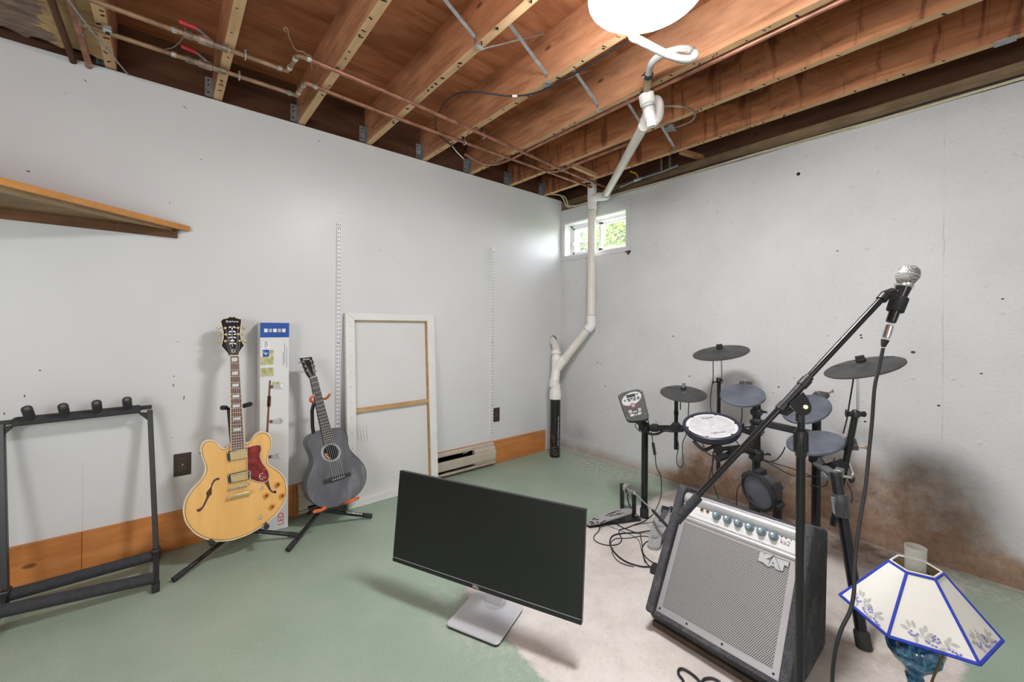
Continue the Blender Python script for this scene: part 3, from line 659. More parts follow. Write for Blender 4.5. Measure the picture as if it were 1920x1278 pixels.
# galvanized bridging straps between the joists
def strap(pts, label):
    mb = MB(); pts = [V(p) for p in pts]
    for a, b in zip(pts, pts[1:]): mb.bar(a, b, .018, .0018, V((0, 0, 1)) if abs((b - a).normalized().z) < .85 else V((1, 0, 0)))
    o = mb.build('bridging_strap', M['steel'], loc=pts[-1]); tag(o, label, 'strap', 'galvanized bridging straps'); return o
zt, zb = ZC - .004, ZJ - .002
def xs(k): return JX[k] - .038, JX[k]
BY = -1.25
bays = [(3, 'fourth'), (4, 'fifth'), (5, 'sixth'), (6, 'seventh'), (7, 'eighth')]
def bridge(k, yy, down, up, l1, l2):
    a1 = xs(k)[1] + .001; b0, b1 = xs(k + 1)
    if down: strap([(a1, yy, zt), (b0 - .0015, yy, ZJ + .03), (b0 + .002, yy, zb), (b0 + .03, yy, zb)], l1)
    if up: strap([(a1 - .03, yy + .02, zb - .002), (a1 + .001, yy + .02, zb), (a1 + .02, yy + .02, ZJ + .012), (b0 - .002, yy + .02, zt)], l2)
bridge(3, -1.245, 1, 0, 'leftmost of the galvanized bridging straps overhead, descending to the right', '')
bridge(4, -1.262, 1, 1, 'galvanized bridging strap descending to the joist that carries the black cable', 'galvanized bridging strap rising right from the bend of the leftmost strap')
bridge(5, -1.252, 1, 1, 'galvanized bridging strap descending to the joist with copper pipe along its edge', 'thin galvanized bridging strap rising right from beside the black cable')
bridge(6, -1.275, 1, 0, 'galvanized bridging strap half hidden behind the white plastic trap', '')
bridge(7, -1.255, 1, 0, 'galvanized bridging strap right of the trap below the round grey clamp', '')
# straps whose bend shows at the far right
mb = MB(); mb.span((-.24, -2.72, ZJ - .003), (-.19, -2.66, ZJ)); mb.bar((-.20, -2.69, ZJ), (-.10, -2.69, ZJ + .1), .018, .002); o = mb.build('mounting_bracket', M['steel'], loc=(-.21, -2.69, ZJ - .003)); tag(o, 'galvanized bracket on the stained joist at the right edge', 'bracket')
# black cable draped along a joist
cp = [(-1.44, -2.0, 2.318), (-1.405, -1.70, 2.318), (-1.402, -1.40, 2.317), (-1.425, -1.18, 2.316), (-1.495, -1.07, 2.315), (-1.59, -1.01, 2.315), (-1.668, -.96, 2.318), (-1.715, -.87, 2.33), (-1.712, -.74, 2.335), (-1.665, -.56, 2.325), (-1.60, -.46, 2.318), (-1.528, -.406, 2.314), (-1.43, -.36, 2.312)]
c0 = thing('black_cable', 'black cable drooping from the light along a joist to the white wall', 'cable', (-1.5, -1.0, 2.31))
mb = MB(); mb.tube(catmull(cp, 8), .0045, 8); mb.build('sheath', M['cable'], c0, smooth=50)
mb = MB(); mb.tube([cp[-1], (-1.36, -.31, 2.306), (-1.28, -.265, 2.298)], .0035, 8); mb.build('bare_end', M['white'], c0)
mb = MB(); mb.tube([(-1.485, -1.078, 2.315), (-1.495, -1.07, 2.315), (-1.505, -1.062, 2.315)], .0062, 8); mb.build('cable_clip', M['white'], c0)
# sill cables
mb = MB()
for k, (dz, rr, mt) in enumerate(((.012, .0055, 0), (.004, .0045, 0), (.022, .004, 1))):
    pts = [(.0 if k else -.004, -.06 - .02 * k, TOPZ + .05 - .02 * k)] + [(-.004 - .001 * k, -.18 - y, TOPZ + dz + .004 * math.sin(y * 5 + k)) for y in [i * .25 for i in range(20)]]
    mb = MB(); mb.tube(catmull(pts, 3), rr, 8); o = mb.build('sill_cable', M['romex' if mt == 0 else 'cable'], loc=(0, -.5, TOPZ), smooth=50)
    tag(o, ['upper pale cable along the timber sill above the concrete wall', 'lower pale cable resting right on top of the concrete wall', 'dark cable tacked to the sill timber above the pale cables'][k], 'cable', 'cables along the sill')
mb = MB(); mb.tube(catmull([(-.20, -.02, 2.335), (-.12, -.05, 2.345), (-.05, -.08, 2.33), (-.03, -.10, 2.285), (-.012, -.10, 2.245), (-.006, -.16, 2.236)], 6), .006, 8)
mb.tube(catmull([(-.20, -.035, 2.33), (-.10, -.07, 2.335), (-.04, -.07, 2.30), (-.015, -.075, 2.25), (-.008, -.12, 2.232)], 6), .005, 8)
o = mb.build('cable_bundle', M['romex'], loc=(-.05, -.08, 2.25), smooth=50); tag(o, 'pale cable bundle bending over the corner of the two walls', 'cable')
# gas pipe with yellow valve
g0 = thing('gas_pipe', 'grey gas pipe with yellow valve handle along the sill', 'pipe', (-.05, -.9, 2.30))
ga, gb, gc = PX(1163, 350, -.045), PX(1196, 336, -.045), PX(1243, 321, -.045)
mb = MB(); mb.tube([ga, gb, gc, gc + V((0, -.12, .01))], .009, 12)
for q in (PX(1240, 321, -.045), PX(1256, 316, -.045)): mb.tube([q, q + V((0, 0, .14))], .009, 10)
mb.build('pipe_run', M['greymetal'], g0, smooth=40)
mb = MB(); mb.lathe([(.011, -.03), (.014, -.03), (.014, -.015), (.016, 0), (.014, .015), (.014, .03), (.011, .03)], gb, gc - gb, 14); vv = mb.build('valve', M['steel'], g0, smooth=40)
mb = MB(); mb.tube([gb, gb + V((-.004, 0, .024))], .005, 8); mb.tube([PX(1196, 333, -.05), PX(1196, 330, -.052), PX(1192, 325, -.055), PX(1182, 321, -.06)], [.004, .005, .006, .006], 8); mb.build('valve_handle', M['yellow'], vv, smooth=40)

# ------------------------------------------------------- drain pipes
d0 = thing('drain_pipe', 'white plastic drain pipe standing in the corner on a black standpipe', 'drain pipe', (-.26, -.189, 0))
VX, VY = -.085, -.436; R = .034
zj = 1.195
mb = MB(); mb.tube([(VX, VY, zj), (VX, VY, 2.56)], R, 24); mb.build('vertical_pipe', M['pvc'], d0, smooth=40)
pe = PX(1106, 608, -.088); W = V((-.245, -.165, .0)); wy = PY(1043, 692, -.165); W = V((wy.x, -.165, wy.z))
e0 = V((VX, VY, zj + .03)); e1 = V((VX, VY, zj - .05)); dd = (W - e1).normalized()
mb = MB(); mb.tube(catmull([e0, V((VX, VY, zj)), e1, e1 + dd * .05], 5), R + .005, 24); mb.build('elbow', M['pvcw'], d0, smooth=50)
mb = MB(); mb.tube([e1 + dd * .02, W], R, 24); mb.build('slanted_pipe', M['pvc'], d0, smooth=40)
# wye and upper stub into the wall
top = PY(1043, 660, -.12); hole = PY(1037, 640, .0)
low = PY(1039.5, 718, -.185); stk = PY(1040, 745, -.189)
mb = MB(); mb.tube([W + (top - W) * .75, W, low + V((0, 0, .0))], R + .005, 24); q = W - dd * .03; mb.tube([W - dd * .14, W], R + .006, 24); mb.build('wye_fitting', M['pvcw'], d0, smooth=40)
mb = MB(); mb.tube(catmull([W + (top - W) * .6, top, top + (hole - top) * .5 + V((0, -.01, .012)), hole + V((0, .03, .03))], 5), R - .001, 24); mb.build('wall_stub', M['pvc'], d0, smooth=40)
for t1 in (.55, .95):
    c = W + (top - W) * t1; dn = (top - W).normalized(); mb = MB(); mb.lathe([(R, -.016), (R + .008, -.016), (R + .008, .016), (R, .016)], c, dn, 24); mb.build('coupling', M['pvcw'], d0, smooth=40)
ST = V((-.26, -.189, stk.z))
mb = MB(); mb.tube(catmull([low + V((0, 0, .03)), low, V((-.26, -.189, low.z - .07)), V((-.26, -.189, ST.z + .01))], 5), R, 24); mb.build('offset_pipe', M['pvc'], d0, smooth=50)
for c, rr, h in ((V((low.x, low.y, low.z)), R + .009, .03), (V((-.26, -.189, low.z - .075)), R + .007, .02)):
    mb = MB(); mb.lathe([(R, -h), (rr, -h), (rr, h), (R, h)], c, (0, 0, 1), 24); mb.build('coupling', M['pvcw'], d0, smooth=40)
mb = MB(); mb.lathe([(R, .12), (R + .007, .12), (R + .007, .075), (.050, .055), (.050, -.012), (.04, -.012)], ST, (0, 0, 1), 28); mb.build('reducer', M['pvcw'], d0, smooth=35)
mb = MB(); mb.tube([(-.26, -.189, 0), (-.26, -.189, ST.z)], .0445, 28)
rnd = random.Random(5)
for i in range(70):
    a = math.radians(rnd.uniform(150, 300)); z = .02 + abs(rnd.gauss(0, .12)); s = rnd.uniform(.0015, .004)
    mb.box((-.26 + .0447 * math.cos(a), -.189 + .0447 * math.sin(a), min(z, .45)), (s, .001, s), (V((-math.sin(a), math.cos(a), 0)), V((math.cos(a), math.sin(a), 0)), V((0, 0, 1))), 1)
for i in range(24):
    a = math.radians(262); z = .10 + i * .011; mb.box((-.26 + .0447 * math.cos(a), -.189 + .0447 * math.sin(a), z), (.006, .001, .006 if i % 5 else .002), (V((-math.sin(a), math.cos(a), 0)), V((math.cos(a), math.sin(a), 0)), V((0, 0, 1))), 1)
mb.build('standpipe', [M['abs'], M['text_white']], d0, smooth=40)
# wall hole around the stub
mb = MB(); c = V((hole.x, -.0006, hole.z + .004)); mb.prism([c + V((.045 * math.cos(a) * (1 + .12 * math.sin(3 * a)), 0, .052 * math.sin(a))) for a in [2 * math.pi * k / 20 for k in range(20)]], (0, .0004, 0)); o = struct(mb.build('wall_left_hole', M['hole']))
# sanitary tee at top and the sloping branch to the trap
tz = PX(1112, 372, VX).z
mb = MB(); mb.tube([(VX, VY, tz - .10), (VX, VY, tz + .12)], R + .006, 24); b0 = PX(1135, 367, -.10); b1 = PD(1207, 236, 2.12)
bd = (b1 - b0).normalized()
mb.tube(catmull([V((VX, VY, tz - .02)), V((VX - .008, VY - .05, tz + .0)), b0 - bd * .01, b0 + bd * .05], 5), R + .001, 20); mb.build('tee_fitting', M['pvcw'], d0, smooth=40)
mb = MB(); mb.tube([b0, b1], .0265, 20); mb.build('branch_pipe', M['pvc'], d0, smooth=40)
mb = MB(); mb.lathe([(.027, -.03), (.033, -.03), (.033, .0), (.027, .0)], b0 + bd * .04, bd, 20); mb.build('coupling', M['pvcw'], d0, smooth=40)
for c, dn in ((V((VX, VY, zj + .035)), V((0, 0, 1))), (e1 + dd * .055, dd), (W - dd * .13, dd), (V((VX, VY, tz - .10)), V((0, 0, 1))), (V((VX, VY, tz + .12)), V((0, 0, 1))), (b0 + bd * .012, bd), (b0 + bd * .055, bd)):
    mb = MB(); rr = R + .0062 if (c - b0).length > .1 else .0335; mb.lathe([(rr - .004, -.0016), (rr, -.0016), (rr, .0016), (rr - .004, .0016)], c, dn, 24); mb.build('joint_ring', M['text_grey'], d0)
# trap
T1 = PD(1213, 186, 2.03); T2 = PD(1219, 220, 2.035)
tr = MB(); tr.tube(catmull([T1 + (T1 - T2) * .2, T1, T1.lerp(T2, .5), T2, PD(1226, 226, 2.05), PD(1233, 216, 2.07), PD(1234, 200, 2.09), PD(1230, 190, 2.12), PD(1222, 196, 2.16), b1 + bd * -.02], 6), .0285, 22)
trap = tr.build('trap', M['pvcw'], d0, smooth=60)
mb = MB(); mb.lathe([(.030, -.040), (.0365, -.036), (.0365, .012), (.030, .014)], T1 + (T1 - T2) * .12, T1 - T2, 22); mb.build('trap_collar', M['pvcw'], trap, smooth=40)
mb = MB(); mb.lathe([(.0295, -.004), (.0315, -.003), (.0315, .003), (.0295, .004)], T1.lerp(T2, .45), T1 - T2, 22); mb.build('joint_ring', M['text_grey'], trap, smooth=40)
cl = PD(1221, 229, 2.01); mb = MB(); mb.lathe([(.0195, .03), (.0195, 0), (.0225, -.002), (.0225, -.022), (.016, -.022), (.016, -.016)], cl, (T1 - T2), 20); mb.build('cleanout_cap', M['pvcw'], trap, smooth=35)
# tan riser, clamp and corrugated hose
TT = T1 + (T1 - T2).normalized() * .022
H1 = PD(1214, 151, 1.95); H0 = PD(1216, 139, 1.905)
h0 = thing('drain_hose', 'grey corrugated hose looping from the light to the white trap', 'hose', H0)
mb = MB(); mb.tube([TT, H1, H0], .0175, 16); mb.build('tan_riser', M['tan'], h0, smooth=40)
for c in (H1.lerp(H0, .8), TT + (H1 - TT) * .2):
    mb = MB(); mb.lathe([(.016, -.010), (.0210, -.010), (.0210, .010), (.016, .010)], c, H0 - T1, 18); mb.box(c + RT * -.02 + V((0, 0, -.004)), (.02, .012, .01), None, 1); mb.build('hose_clamp', [M['black'], M['chrome']], h0, smooth=40)
hp = [H0, PD(1220, 122, 1.83), PD(1232, 108, 1.77), PD(1252, 98, 1.72), PD(1280, 92, 1.68), PD(1299, 97, 1.67), PD(1301, 107, 1.66), PD(1284, 112, 1.66), PD(1258, 105, 1.63), PD(1226, 90, 1.60), PD(1200, 76, 1.575), PD(1184, 67, 1.565)]
hp.append(V((hp[-1].x - .03, hp[-1].y, 2.30))); hp = catmull(hp, 26)
rs = [.0150 if i % 2 else .0122 for i in range(len(hp))]
mb = MB(); mb.tube(hp, rs, 14); mb.build('corrugated_hose', M['hose'], h0)
# thin bent copper tube and round cover
t5 = thing('copper_tube', 'thin copper tube curving from the trap to a round grey clamp', 'pipe', PD(1300, 205, 2.3))
def zj(px, py): return PZ(px, py, 2.312)
k1 = PD(1238, 199, 2.08)
mb = MB(); mb.tube(catmull([k1, PD(1265, 199, 2.10), PD(1290, 203, 2.12), zj(1303, 213), zj(1297, 226), zj(1275, 236), zj(1256, 241)], 6), .0055, 8); mb.build('tube_run', M['copperold'], t5, smooth=40)
mb = MB(); c = zj(1256, 239); mb.lathe([(.0, -.014), (.026, -.014), (.030, -.010), (.030, .008), (.02, .010)], c, (0, 0, 1), 20); mb.box(c + V((.035, -.01, -.002)), (.03, .016, .014)); mb.build('round_clamp', M['greymetal'], t5, smooth=40)

q = [PZ(x, y, 2.40) for x, y in ((536, 60), (532, 54), (537, 52), (540, 58), (541, 66), (548, 82), (553, 92), (560, 96), (568, 97), (576, 103), (582, 104), (584, 118), (585, 132))]
mb = MB(); mb.tube(catmull(q, 4), .0016, 6); o = mb.build('loose_wire', M['romex'], loc=q[0], smooth=60); tag(o, 'thin pale curly wire dangling above the copper pipe jogs', 'wire')
q = [PZ(x, y, 2.36) for x, y in ((347, 52), (346, 64), (336, 80), (322, 90), (310, 92))]
mb = MB(); mb.tube(catmull(q, 4), .0016, 6); o = mb.build('loose_wire', M['greycable'], loc=q[0], smooth=60); tag(o, 'thin dark wire hanging from the upper red valve handle', 'wire')
# ======================================================= things on and along the left wall
# slotted shelf standards
def standard(x, z0, z1, label):
    mb = MB(); w = .0125; mb.span((x - w, -.012, z0), (x + w, -.0001, z1))
    for sx in (-.006, .006):
        z = z0 + .018
        while z < z1 - .02: mb.span((x + sx - .0014, -.0126, z), (x + sx + .0014, -.0119, z + .013), 1); z += .0254
    for z in (z0 + .25, (z0 + z1) / 2, z1 - .03): mb.disc((x, -.0118, z), (0, -1, 0), .0035, .002, 10, 1)
    o = mb.build('shelf_standard', [M['whitemetal'], M['darkslot']], loc=(x, -.006, z0)); tag(o, label, 'shelf rail', 'slotted shelf standards')
standard(-2.032, .26, 1.772, 'white slotted shelf rail on wall behind the grey acoustic guitar')
standard(-.816, .232, 1.768, 'white slotted shelf rail on wall above the brown outlet near the corner')
# outlets
def outlet(x, z, label):
    o = thing('wall_outlet', label, 'outlet', (x, 0, z), 'brown wall outlets')
    mb = MB(); mb.span((x - .035, -.006, z - .057), (x + .035, 0, z + .057)); mb.build('cover_plate', M['brownplate'], o, bevel=.002)
    for s in (-1, 1):
        c = V((x, -.0062, z + s * .0195)); mb = MB(); mb.prism([c + V((.0165 * max(-.85, min(.85, 1.2 * math.cos(a))), 0, .0145 * math.sin(a))) for a in [2 * math.pi * k / 20 for k in range(20)]], (0, -.0016, 0))
        r_ = mb.build('receptacle', M['brownface'], o)
        mb = MB()
        for dx in (-.0063, .0063): mb.box(c + V((dx, -.0018, .003)), (.002, .001, .008))
        mb.disc(c + V((0, -.0016, -.006)), (0, -1, 0), .0022, .0006, 10); mb.build('slots', M['hole'], r_)
    mb = MB(); mb.disc((x, -.006, z), (0, -1, 0), .003, .0015, 10); mb.build('screw', M['chrome'], o)
outlet(-2.791, .416, 'dark brown duplex outlet beside the natural wood electric guitar')
outlet(-.767, .398, 'dark brown duplex outlet under the right slotted rail near the corner')
# baseboard heater
hx0, hx1 = -2.262, -.812
h = thing('baseboard_heater', 'almond electric baseboard heater low on white wall', 'heater', ((hx0 + hx1) / 2, -.03, 0))
mb = MB(); mb.prism([(hx0, -.002, .025), (hx0, -.010, .025), (hx0, -.010, .178), (hx0, -.002, .182)], (hx1 - hx0, 0, 0)); mb.build('back_panel', M['darkslot'], h)
mb = MB(); mb.prism([(hx0, -.018, .182), (hx0, -.030, .176), (hx0, -.030, .160), (hx0, -.034, .160), (hx0, -.034, .179), (hx0, -.016, .187), (hx0, -.016, .182)], (hx1 - hx0, 0, 0)); mb.build('top_flange', M['almond'], h)
mb = MB(); mb.prism([(hx0, -.052, .130), (hx0, -.064, .128), (hx0, -.068, .112), (hx0, -.062, .095), (hx0, -.066, .080), (hx0, -.060, .062), (hx0, -.052, .060), (hx0, -.055, .085), (hx0, -.052, .098), (hx0, -.057, .112)], (hx1 - hx0, 0, 0)); mb.build('front_cover', M['almond'], h, smooth=50)
mb = MB(); mb.prism([(hx0, -.014, .028), (hx0, -.058, .026), (hx0, -.060, .040), (hx0, -.056, .042), (hx0, -.052, .032), (hx0, -.014, .034)], (hx1 - hx0, 0, 0)); mb.build('bottom_rail', M['almond'], h)
for x0, x1 in ((hx0, hx0 + .05), (hx1 - .20, hx1)):
    mb = MB(); mb.prism([(x0, -.016, .04), (x0, -.054, .044), (x0, -.054, .148), (x0, -.040, .160), (x0, -.016, .160)], (x1 - x0, 0, 0)); mb.build('end_cap', M['almond'], h, bevel=.002)
mb = MB(); mb.span((-1.10, -.0125, .140), (-1.05, -.0105, .152)); mb.build('rating_label', M['text_grey'], h)
mb = MB()
for k in range(90): x = hx0 + .06 + k * .0135; mb.span((x, -.045, .07), (x + .0015, -.016, .125))
mb.tube([(hx0 + .03, -.03, .095), (hx1 - .03, -.03, .095)], .006, 8); mb.build('heating_fins', M['darkslot'], h)

# corner shelf (wedge) at the left
SZ = 1.606
A = V((-2.792, 0, SZ)); fr = PZ(0, 332, SZ + .026); frb = PZ(-60, 314, SZ + .026)
dirf = (fr - PZ(345, 431, SZ + .02)); A0 = V((-2.792, -.006, SZ)); Bf = A0 + (V((fr.x, fr.y, SZ)) - A0) * 2.0
s = thing('wall_shelf', 'tapering orange-edged wooden shelf high on the left of white wall', 'shelf', (-3.2, -.2, SZ))
nrm = V(((Bf - A0).y, -(Bf - A0).x, 0)).normalized()
if nrm.y > 0: nrm = -nrm
mb = MB(); mb.prism([A0 + V((0, 0, 0)), Bf, V((Bf.x, -.001, SZ)), V((A0.x, -.001, SZ))], (0, 0, .019)); mb.build('shelf_board', M['shelfdark'], s)
mb = MB(); e1, e2 = A0 + nrm * -.0, Bf; mb.prism([e1 + V((.012, 0, -.004)), e2 + V((0, 0, -.004)), e2 + nrm * .018 + V((0, 0, -.004)), e1 + nrm * .018 + V((.012, 0, -.004))], (0, 0, .026)); mb.build('front_edge', M['shelfedge'], s, bevel=.002)
i1 = A0 + (Bf - A0) * .25 - nrm * .05; mb = MB(); mb.prism([A0 + (Bf - A0) * .04 - nrm * .012 + V((0, 0, -.0)), Bf - nrm * .012, Bf - nrm * .075, A0 + (Bf - A0) * .17 - nrm * .055], (0, 0, -.012)); mb.build('under_batten', M['shelftan'], s)
mb = MB(); mb.span((-2.817, -.020, SZ - .043), (-4.35, -.0005, SZ)); cl_ = mb.build('wall_cleat', M['shelfcleat'], s, bevel=.002)
mb = MB()
for dx, dz in ((.012, -.01), (.02, -.026), (.028, -.024), (.15, -.02), (.23, -.01), (.23, -.03)): mb.disc((-2.817 - dx, -.02, SZ + dz), (0, -1, 0), .003, .0006, 8)
mb.build('screw_holes', M['hole'], cl_)

# canvas leaning with its back to the room
bl = PZ(654, 957); br = PZ(820.6, 908); by = -.122
x0, x1 = bl.x, br.x; H = 1.212; lean = .083
U = V((0, lean, math.sqrt(H * H - lean * lean))).normalized(); Nf = V((0, -U.z, U.y))
O = V((x0, by, .001)); W_ = x1 - x0; X_ = V((1, 0, 0))
def CP(u, v, n=0): return O + X_ * u + U * v + Nf * n
tilt = .006
c = thing('canvas', 'large white stretched canvas leaning back-side-out against white wall', 'canvas', ((x0 + x1) / 2, by, 0))
mb = MB(); mb.prism([CP(0, 0, -.03), CP(W_, 0, -.03), CP(W_, H, -.03), CP(0, H, -.03)], Nf * .003); mb.build('canvas_back', M['canvasback'], c)
bw = .058
def barq(pts, mi, nm): mb = MB(); mb.prism(pts, Nf * -.030); return mb.build(nm, M[mi], c, bevel=.003)
barq([CP(0, 0, 0), CP(bw, bw * .8, 0), CP(bw, H - bw * .8, 0), CP(0, H, 0)], 'canvas', 'folded_edge')
barq([CP(W_, 0, 0), CP(W_, H, 0), CP(W_ - bw * .95, H - bw * .8, 0), CP(W_ - bw * .95, bw * .8, 0)], 'canvas', 'folded_edge')
barq([CP(0, H, 0), CP(bw, H - bw * .8, 0), CP(W_ - bw * .95, H - bw * .8, 0), CP(W_, H, 0)], 'canvas', 'folded_edge')
barq([CP(0, 0, 0), CP(W_, 0, 0), CP(W_ - bw * .95, bw * .8, 0), CP(bw, bw * .8, 0)], 'canvas', 'folded_edge')
mb = MB(); g = .005
mb.prism([CP(bw, H - bw * .8 - g, -.004), CP(W_ - bw, H - bw * .8 - g, -.004), CP(W_ - bw, H - bw * .8, -.004), CP(bw, H - bw * .8, -.004)], Nf * -.022)
mb.prism([CP(W_ - bw * .95 - g * 1.6, bw * .8, -.004), CP(W_ - bw * .95, bw * .8, -.004), CP(W_ - bw * .95, H - bw * .8, -.004), CP(W_ - bw * .95 - g * 1.6, H - bw * .8, -.004)], Nf * -.022)
mb.prism([CP(bw, bw * .8, -.004), CP(bw + g * .5, bw * .8, -.004), CP(bw + g * .5, H - bw * .8, -.004), CP(bw, H - bw * .8, -.004)], Nf * -.022)
mb.build('stretcher_edge', M['barwood'], c)
q0 = PP(735, 760, O, Nf); vm = (q0 - O).dot(U)
mb = MB(); mb.prism([CP(bw * .9, vm - .018, -.002), CP(W_ - bw * .9, vm - .012, -.002), CP(W_ - bw * .9, vm + .014, -.002), CP(bw * .9, vm + .008, -.002)], Nf * -.016); mb.build('cross_bar', M['barwood'], c, bevel=.002)
mb = MB()
for px in (669, 674.5, 680, 686):
    a = PP(px, 797, O + Nf * -.0265, Nf); b = PP(px + 3, 830, O + Nf * -.0265, Nf); m_ = a.lerp(b, .5)
    mb.prism([a + X_ * -.001, a + X_ * .001, b + X_ * .004, b + X_ * -.003 + U * .03], Nf * .0006)
mb.build('paint_strokes', M['text_grey'], c)
mb = MB()
for k in range(12):
    for uu in (bw * .5,): mb.disc(CP(uu, .08 + k * .095, .0), Nf, .0025, .001, 8)
    mb.disc(CP(W_ - bw * .35, .08 + k * .095, .0), Nf, .0022, .001, 8)
mb.build('tacks', M['chrome'], c)

# tall printed carton
bx = thing('light_box', 'tall white and blue cardboard box standing behind the electric guitar', 'box', (-2.39, -.07, 0))
FB = -.128; TBX = .10
xl, xr = PY(487.5, 700, FB + .008).x, PY(540.3, 985, FB).x; HB = PY(515, 605, -.115).z
lean2 = .012; Ub = V((0, lean2, 1)).normalized(); Nb = V((0, -1, lean2)).normalized()
OB = V((xl, FB, .002)); WB = xr - xl; LB = (HB - .002) / Ub.z
def BP(u, v, n=0): return OB + V((1, 0, 0)) * (u * WB) + Ub * (v * LB) + Nb * n
mb = MB(); mb.prism([BP(0, 0), BP(1, 0), BP(1, 1), BP(0, 1)], Nb * -TBX); mb.build('carton', M['cardboard_white'], bx, bevel=.0015)
def bq(u0, v0, u1, v1, mt, nm, n=.0012): mb = MB(); mb.prism([BP(u0, v0, .0002), BP(u1, v0, .0002), BP(u1, v1, .0002), BP(u0, v1, .0002)], Nb * n); return mb.build(nm, M[mt], bx)
mb = MB(); mb.prism([BP(0.0, .930, .0002), BP(1, .930, .0002), BP(1, 1, .0002), BP(0, 1, .0002)], Nb * .001)
mb.build('blue_band', M['box_blue'], bx)
mb = MB()
for k in range(5): mb.prism([BP(.13 + k * .155, .955, .0013), BP(.25 + k * .155, .955, .0013), BP(.25 + k * .155, .972, .0013), BP(.13 + k * .155, .972, .0013)], Nb * .0004, k % 2)
mb.build('icon_row', [M['text_white'], M['leafgrey']], bx)
mb = MB(); mb.prism([BP(.09, .838, .0002), BP(.30, .838, .0002), BP(.30, .872, .0002), BP(.09, .872, .0002)], Nb * .001); mb.build('blue_sticker', M['box_blue'], bx)
mb = MB(); mb.prism([BP(.10, .872, .0002), BP(.31, .872, .0002), BP(.31, .912, .0002), BP(.10, .912, .0002)], Nb * .001); mb.build('white_sticker', M['text_white'], bx)
mb = MB(); mb.text("4'", BP(.195, .855, .0014), Ub, V((-1, 0, 0)), .030); mb.build('sticker_text', M['text_white'], bx)
mb = MB(); mb.text("1320", BP(.205, .892, .0014), Ub, V((-1, 0, 0)), .021); mb.build('sticker_number', M['text_dark'], bx)
for (u0, v0, u1, v1, mt) in ((.02, .80, .46, .838, 'box_green'), (.32, .838, .46, .87, 'box_green'), (.02, .745, .46, .785, 'box_green'), (.42, .69, .66, .715, 'box_green')): bq(u0, v0, u1, v1, mt, 'photo_print')
mb = MB()
for k, (u, v0, v1) in enumerate(((.83, .80, .90), (.78, .79, .86), (.90, .78, .88))): mb.prism([BP(u, v0, .0002), BP(u + .025, v0, .0002), BP(u + .025, v1, .0002), BP(u, v1, .0002)], Nb * .0006)
mb.build('print_lines', M['text_grey'], bx)
# printed picture of a bar with three spot heads
mb = MB(); u_ = lambda px, py: PP(px, py, OB + Nb * .001, Nb)
def pq(pts, mi): mb.prism([u_(*p) for p in pts], Nb * .0006, mi)
pq([(504.5, 713), (508, 713), (503, 810), (499, 810)], 0); pq([(501.5, 742), (508.5, 742), (507.5, 762), (500.5, 762)], 0)
for (x, y) in ((516, 725), (515, 790), (513, 856)):
    pq([(x - 10, y - 3), (x - 4, y - 3), (x - 4, y + 3), (x - 10, y + 3)], 0); pq([(x - 4, y - 3), (x + 12, y - 8), (x + 16, y - 1), (x + 12, y + 5), (x - 3, y + 4)], 1); pq([(x + 9, y - 6), (x + 14, y - 5), (x + 15, y + 1), (x + 11, y + 3)], 2)
mb.build('printed_lamp', [M['rosewood'], M['box_grey'], M['text_white']], bx)
mb = MB(); mb.text('LED', PP(527, 972, OB + Nb * .001, Nb), Ub, V((-1, 0, 0)), .040); mb.build('red_lettering', M['text_red'], bx)
mb = MB(); q = PP(494, 996, OB + Nb * .001, Nb); mb.disc(q, Nb, .010, .0006, 16); mb.build('red_logo', M['text_red'], bx)

# multi guitar rack at the left edge
rk = thing('guitar_rack', 'empty black folding guitar rack with foam tubes at left edge', 'guitar rack', (-3.1, -.2, 0), None)
rx = -2.884
def rackp(px, py, y): return PY(px, py, y)
top = rackp(281, 768, -.065); hub = rackp(293, 1037, -.20); ff = PZ(292, 1106); ff = V((ff.x, ff.y, .012))
ltop = rackp(2, 795, -.065); lhub = rackp(10, 1116, -.20)
for (tp, hb, fx, nm) in ((top, hub, ff, 0), (ltop, lhub, V((lhub.x - .004, ff.y, .012)), 1)):
    mb = MB(); mb.bar(hb, tp, .020, .028, V((0, -1, 0))); ps = mb.build('side_post', M['black'], rk, bevel=.002)
    mb = MB(); mb.bar(hb + V((0, .02, .01)), V((fx.x, fx.y, .022)), .022, .030, V((0, 0, 1))); mb.bar(hb, V((fx.x + (hb.x - fx.x), -.035, .012)), .020, .026, V((0, 0, 1))); fo = mb.build('foot_leg', M['black'], rk, bevel=.003)
    mb = MB(); mb.box(V((fx.x, fx.y, .016)), (.027, .05, .032)); mb.build('rubber_foot', M['rubber'], fo, bevel=.004)
    mb = MB(); mb.box(hb, (.030, .05, .05)); mb.build('hinge', M['black'], rk, bevel=.006)
    dx = -.045 if nm == 0 else .045
    mb = MB(); mb.prism([tp + V((0, -.012, -.01)), tp + V((dx, -.012, -.005)), tp + V((0, -.012, -.055))], (0, .004, 0)); mb.build('corner_gusset', M['black'], rk)
L_ = ltop + V((-.02, 0, .004)); Rr = rackp(285, 762, -.065)
mb = MB(); mb.bar(L_, Rr, .026, .018); mb.build('top_bar', M['black'], rk, bevel=.003)
fa, fb = rackp(23, 791, -.075), rackp(264, 766, -.075)
mb = MB(); mb.bar(fa, fb, .046, .034); mb.build('foam_sleeve', M['foam'], rk, bevel=.008)
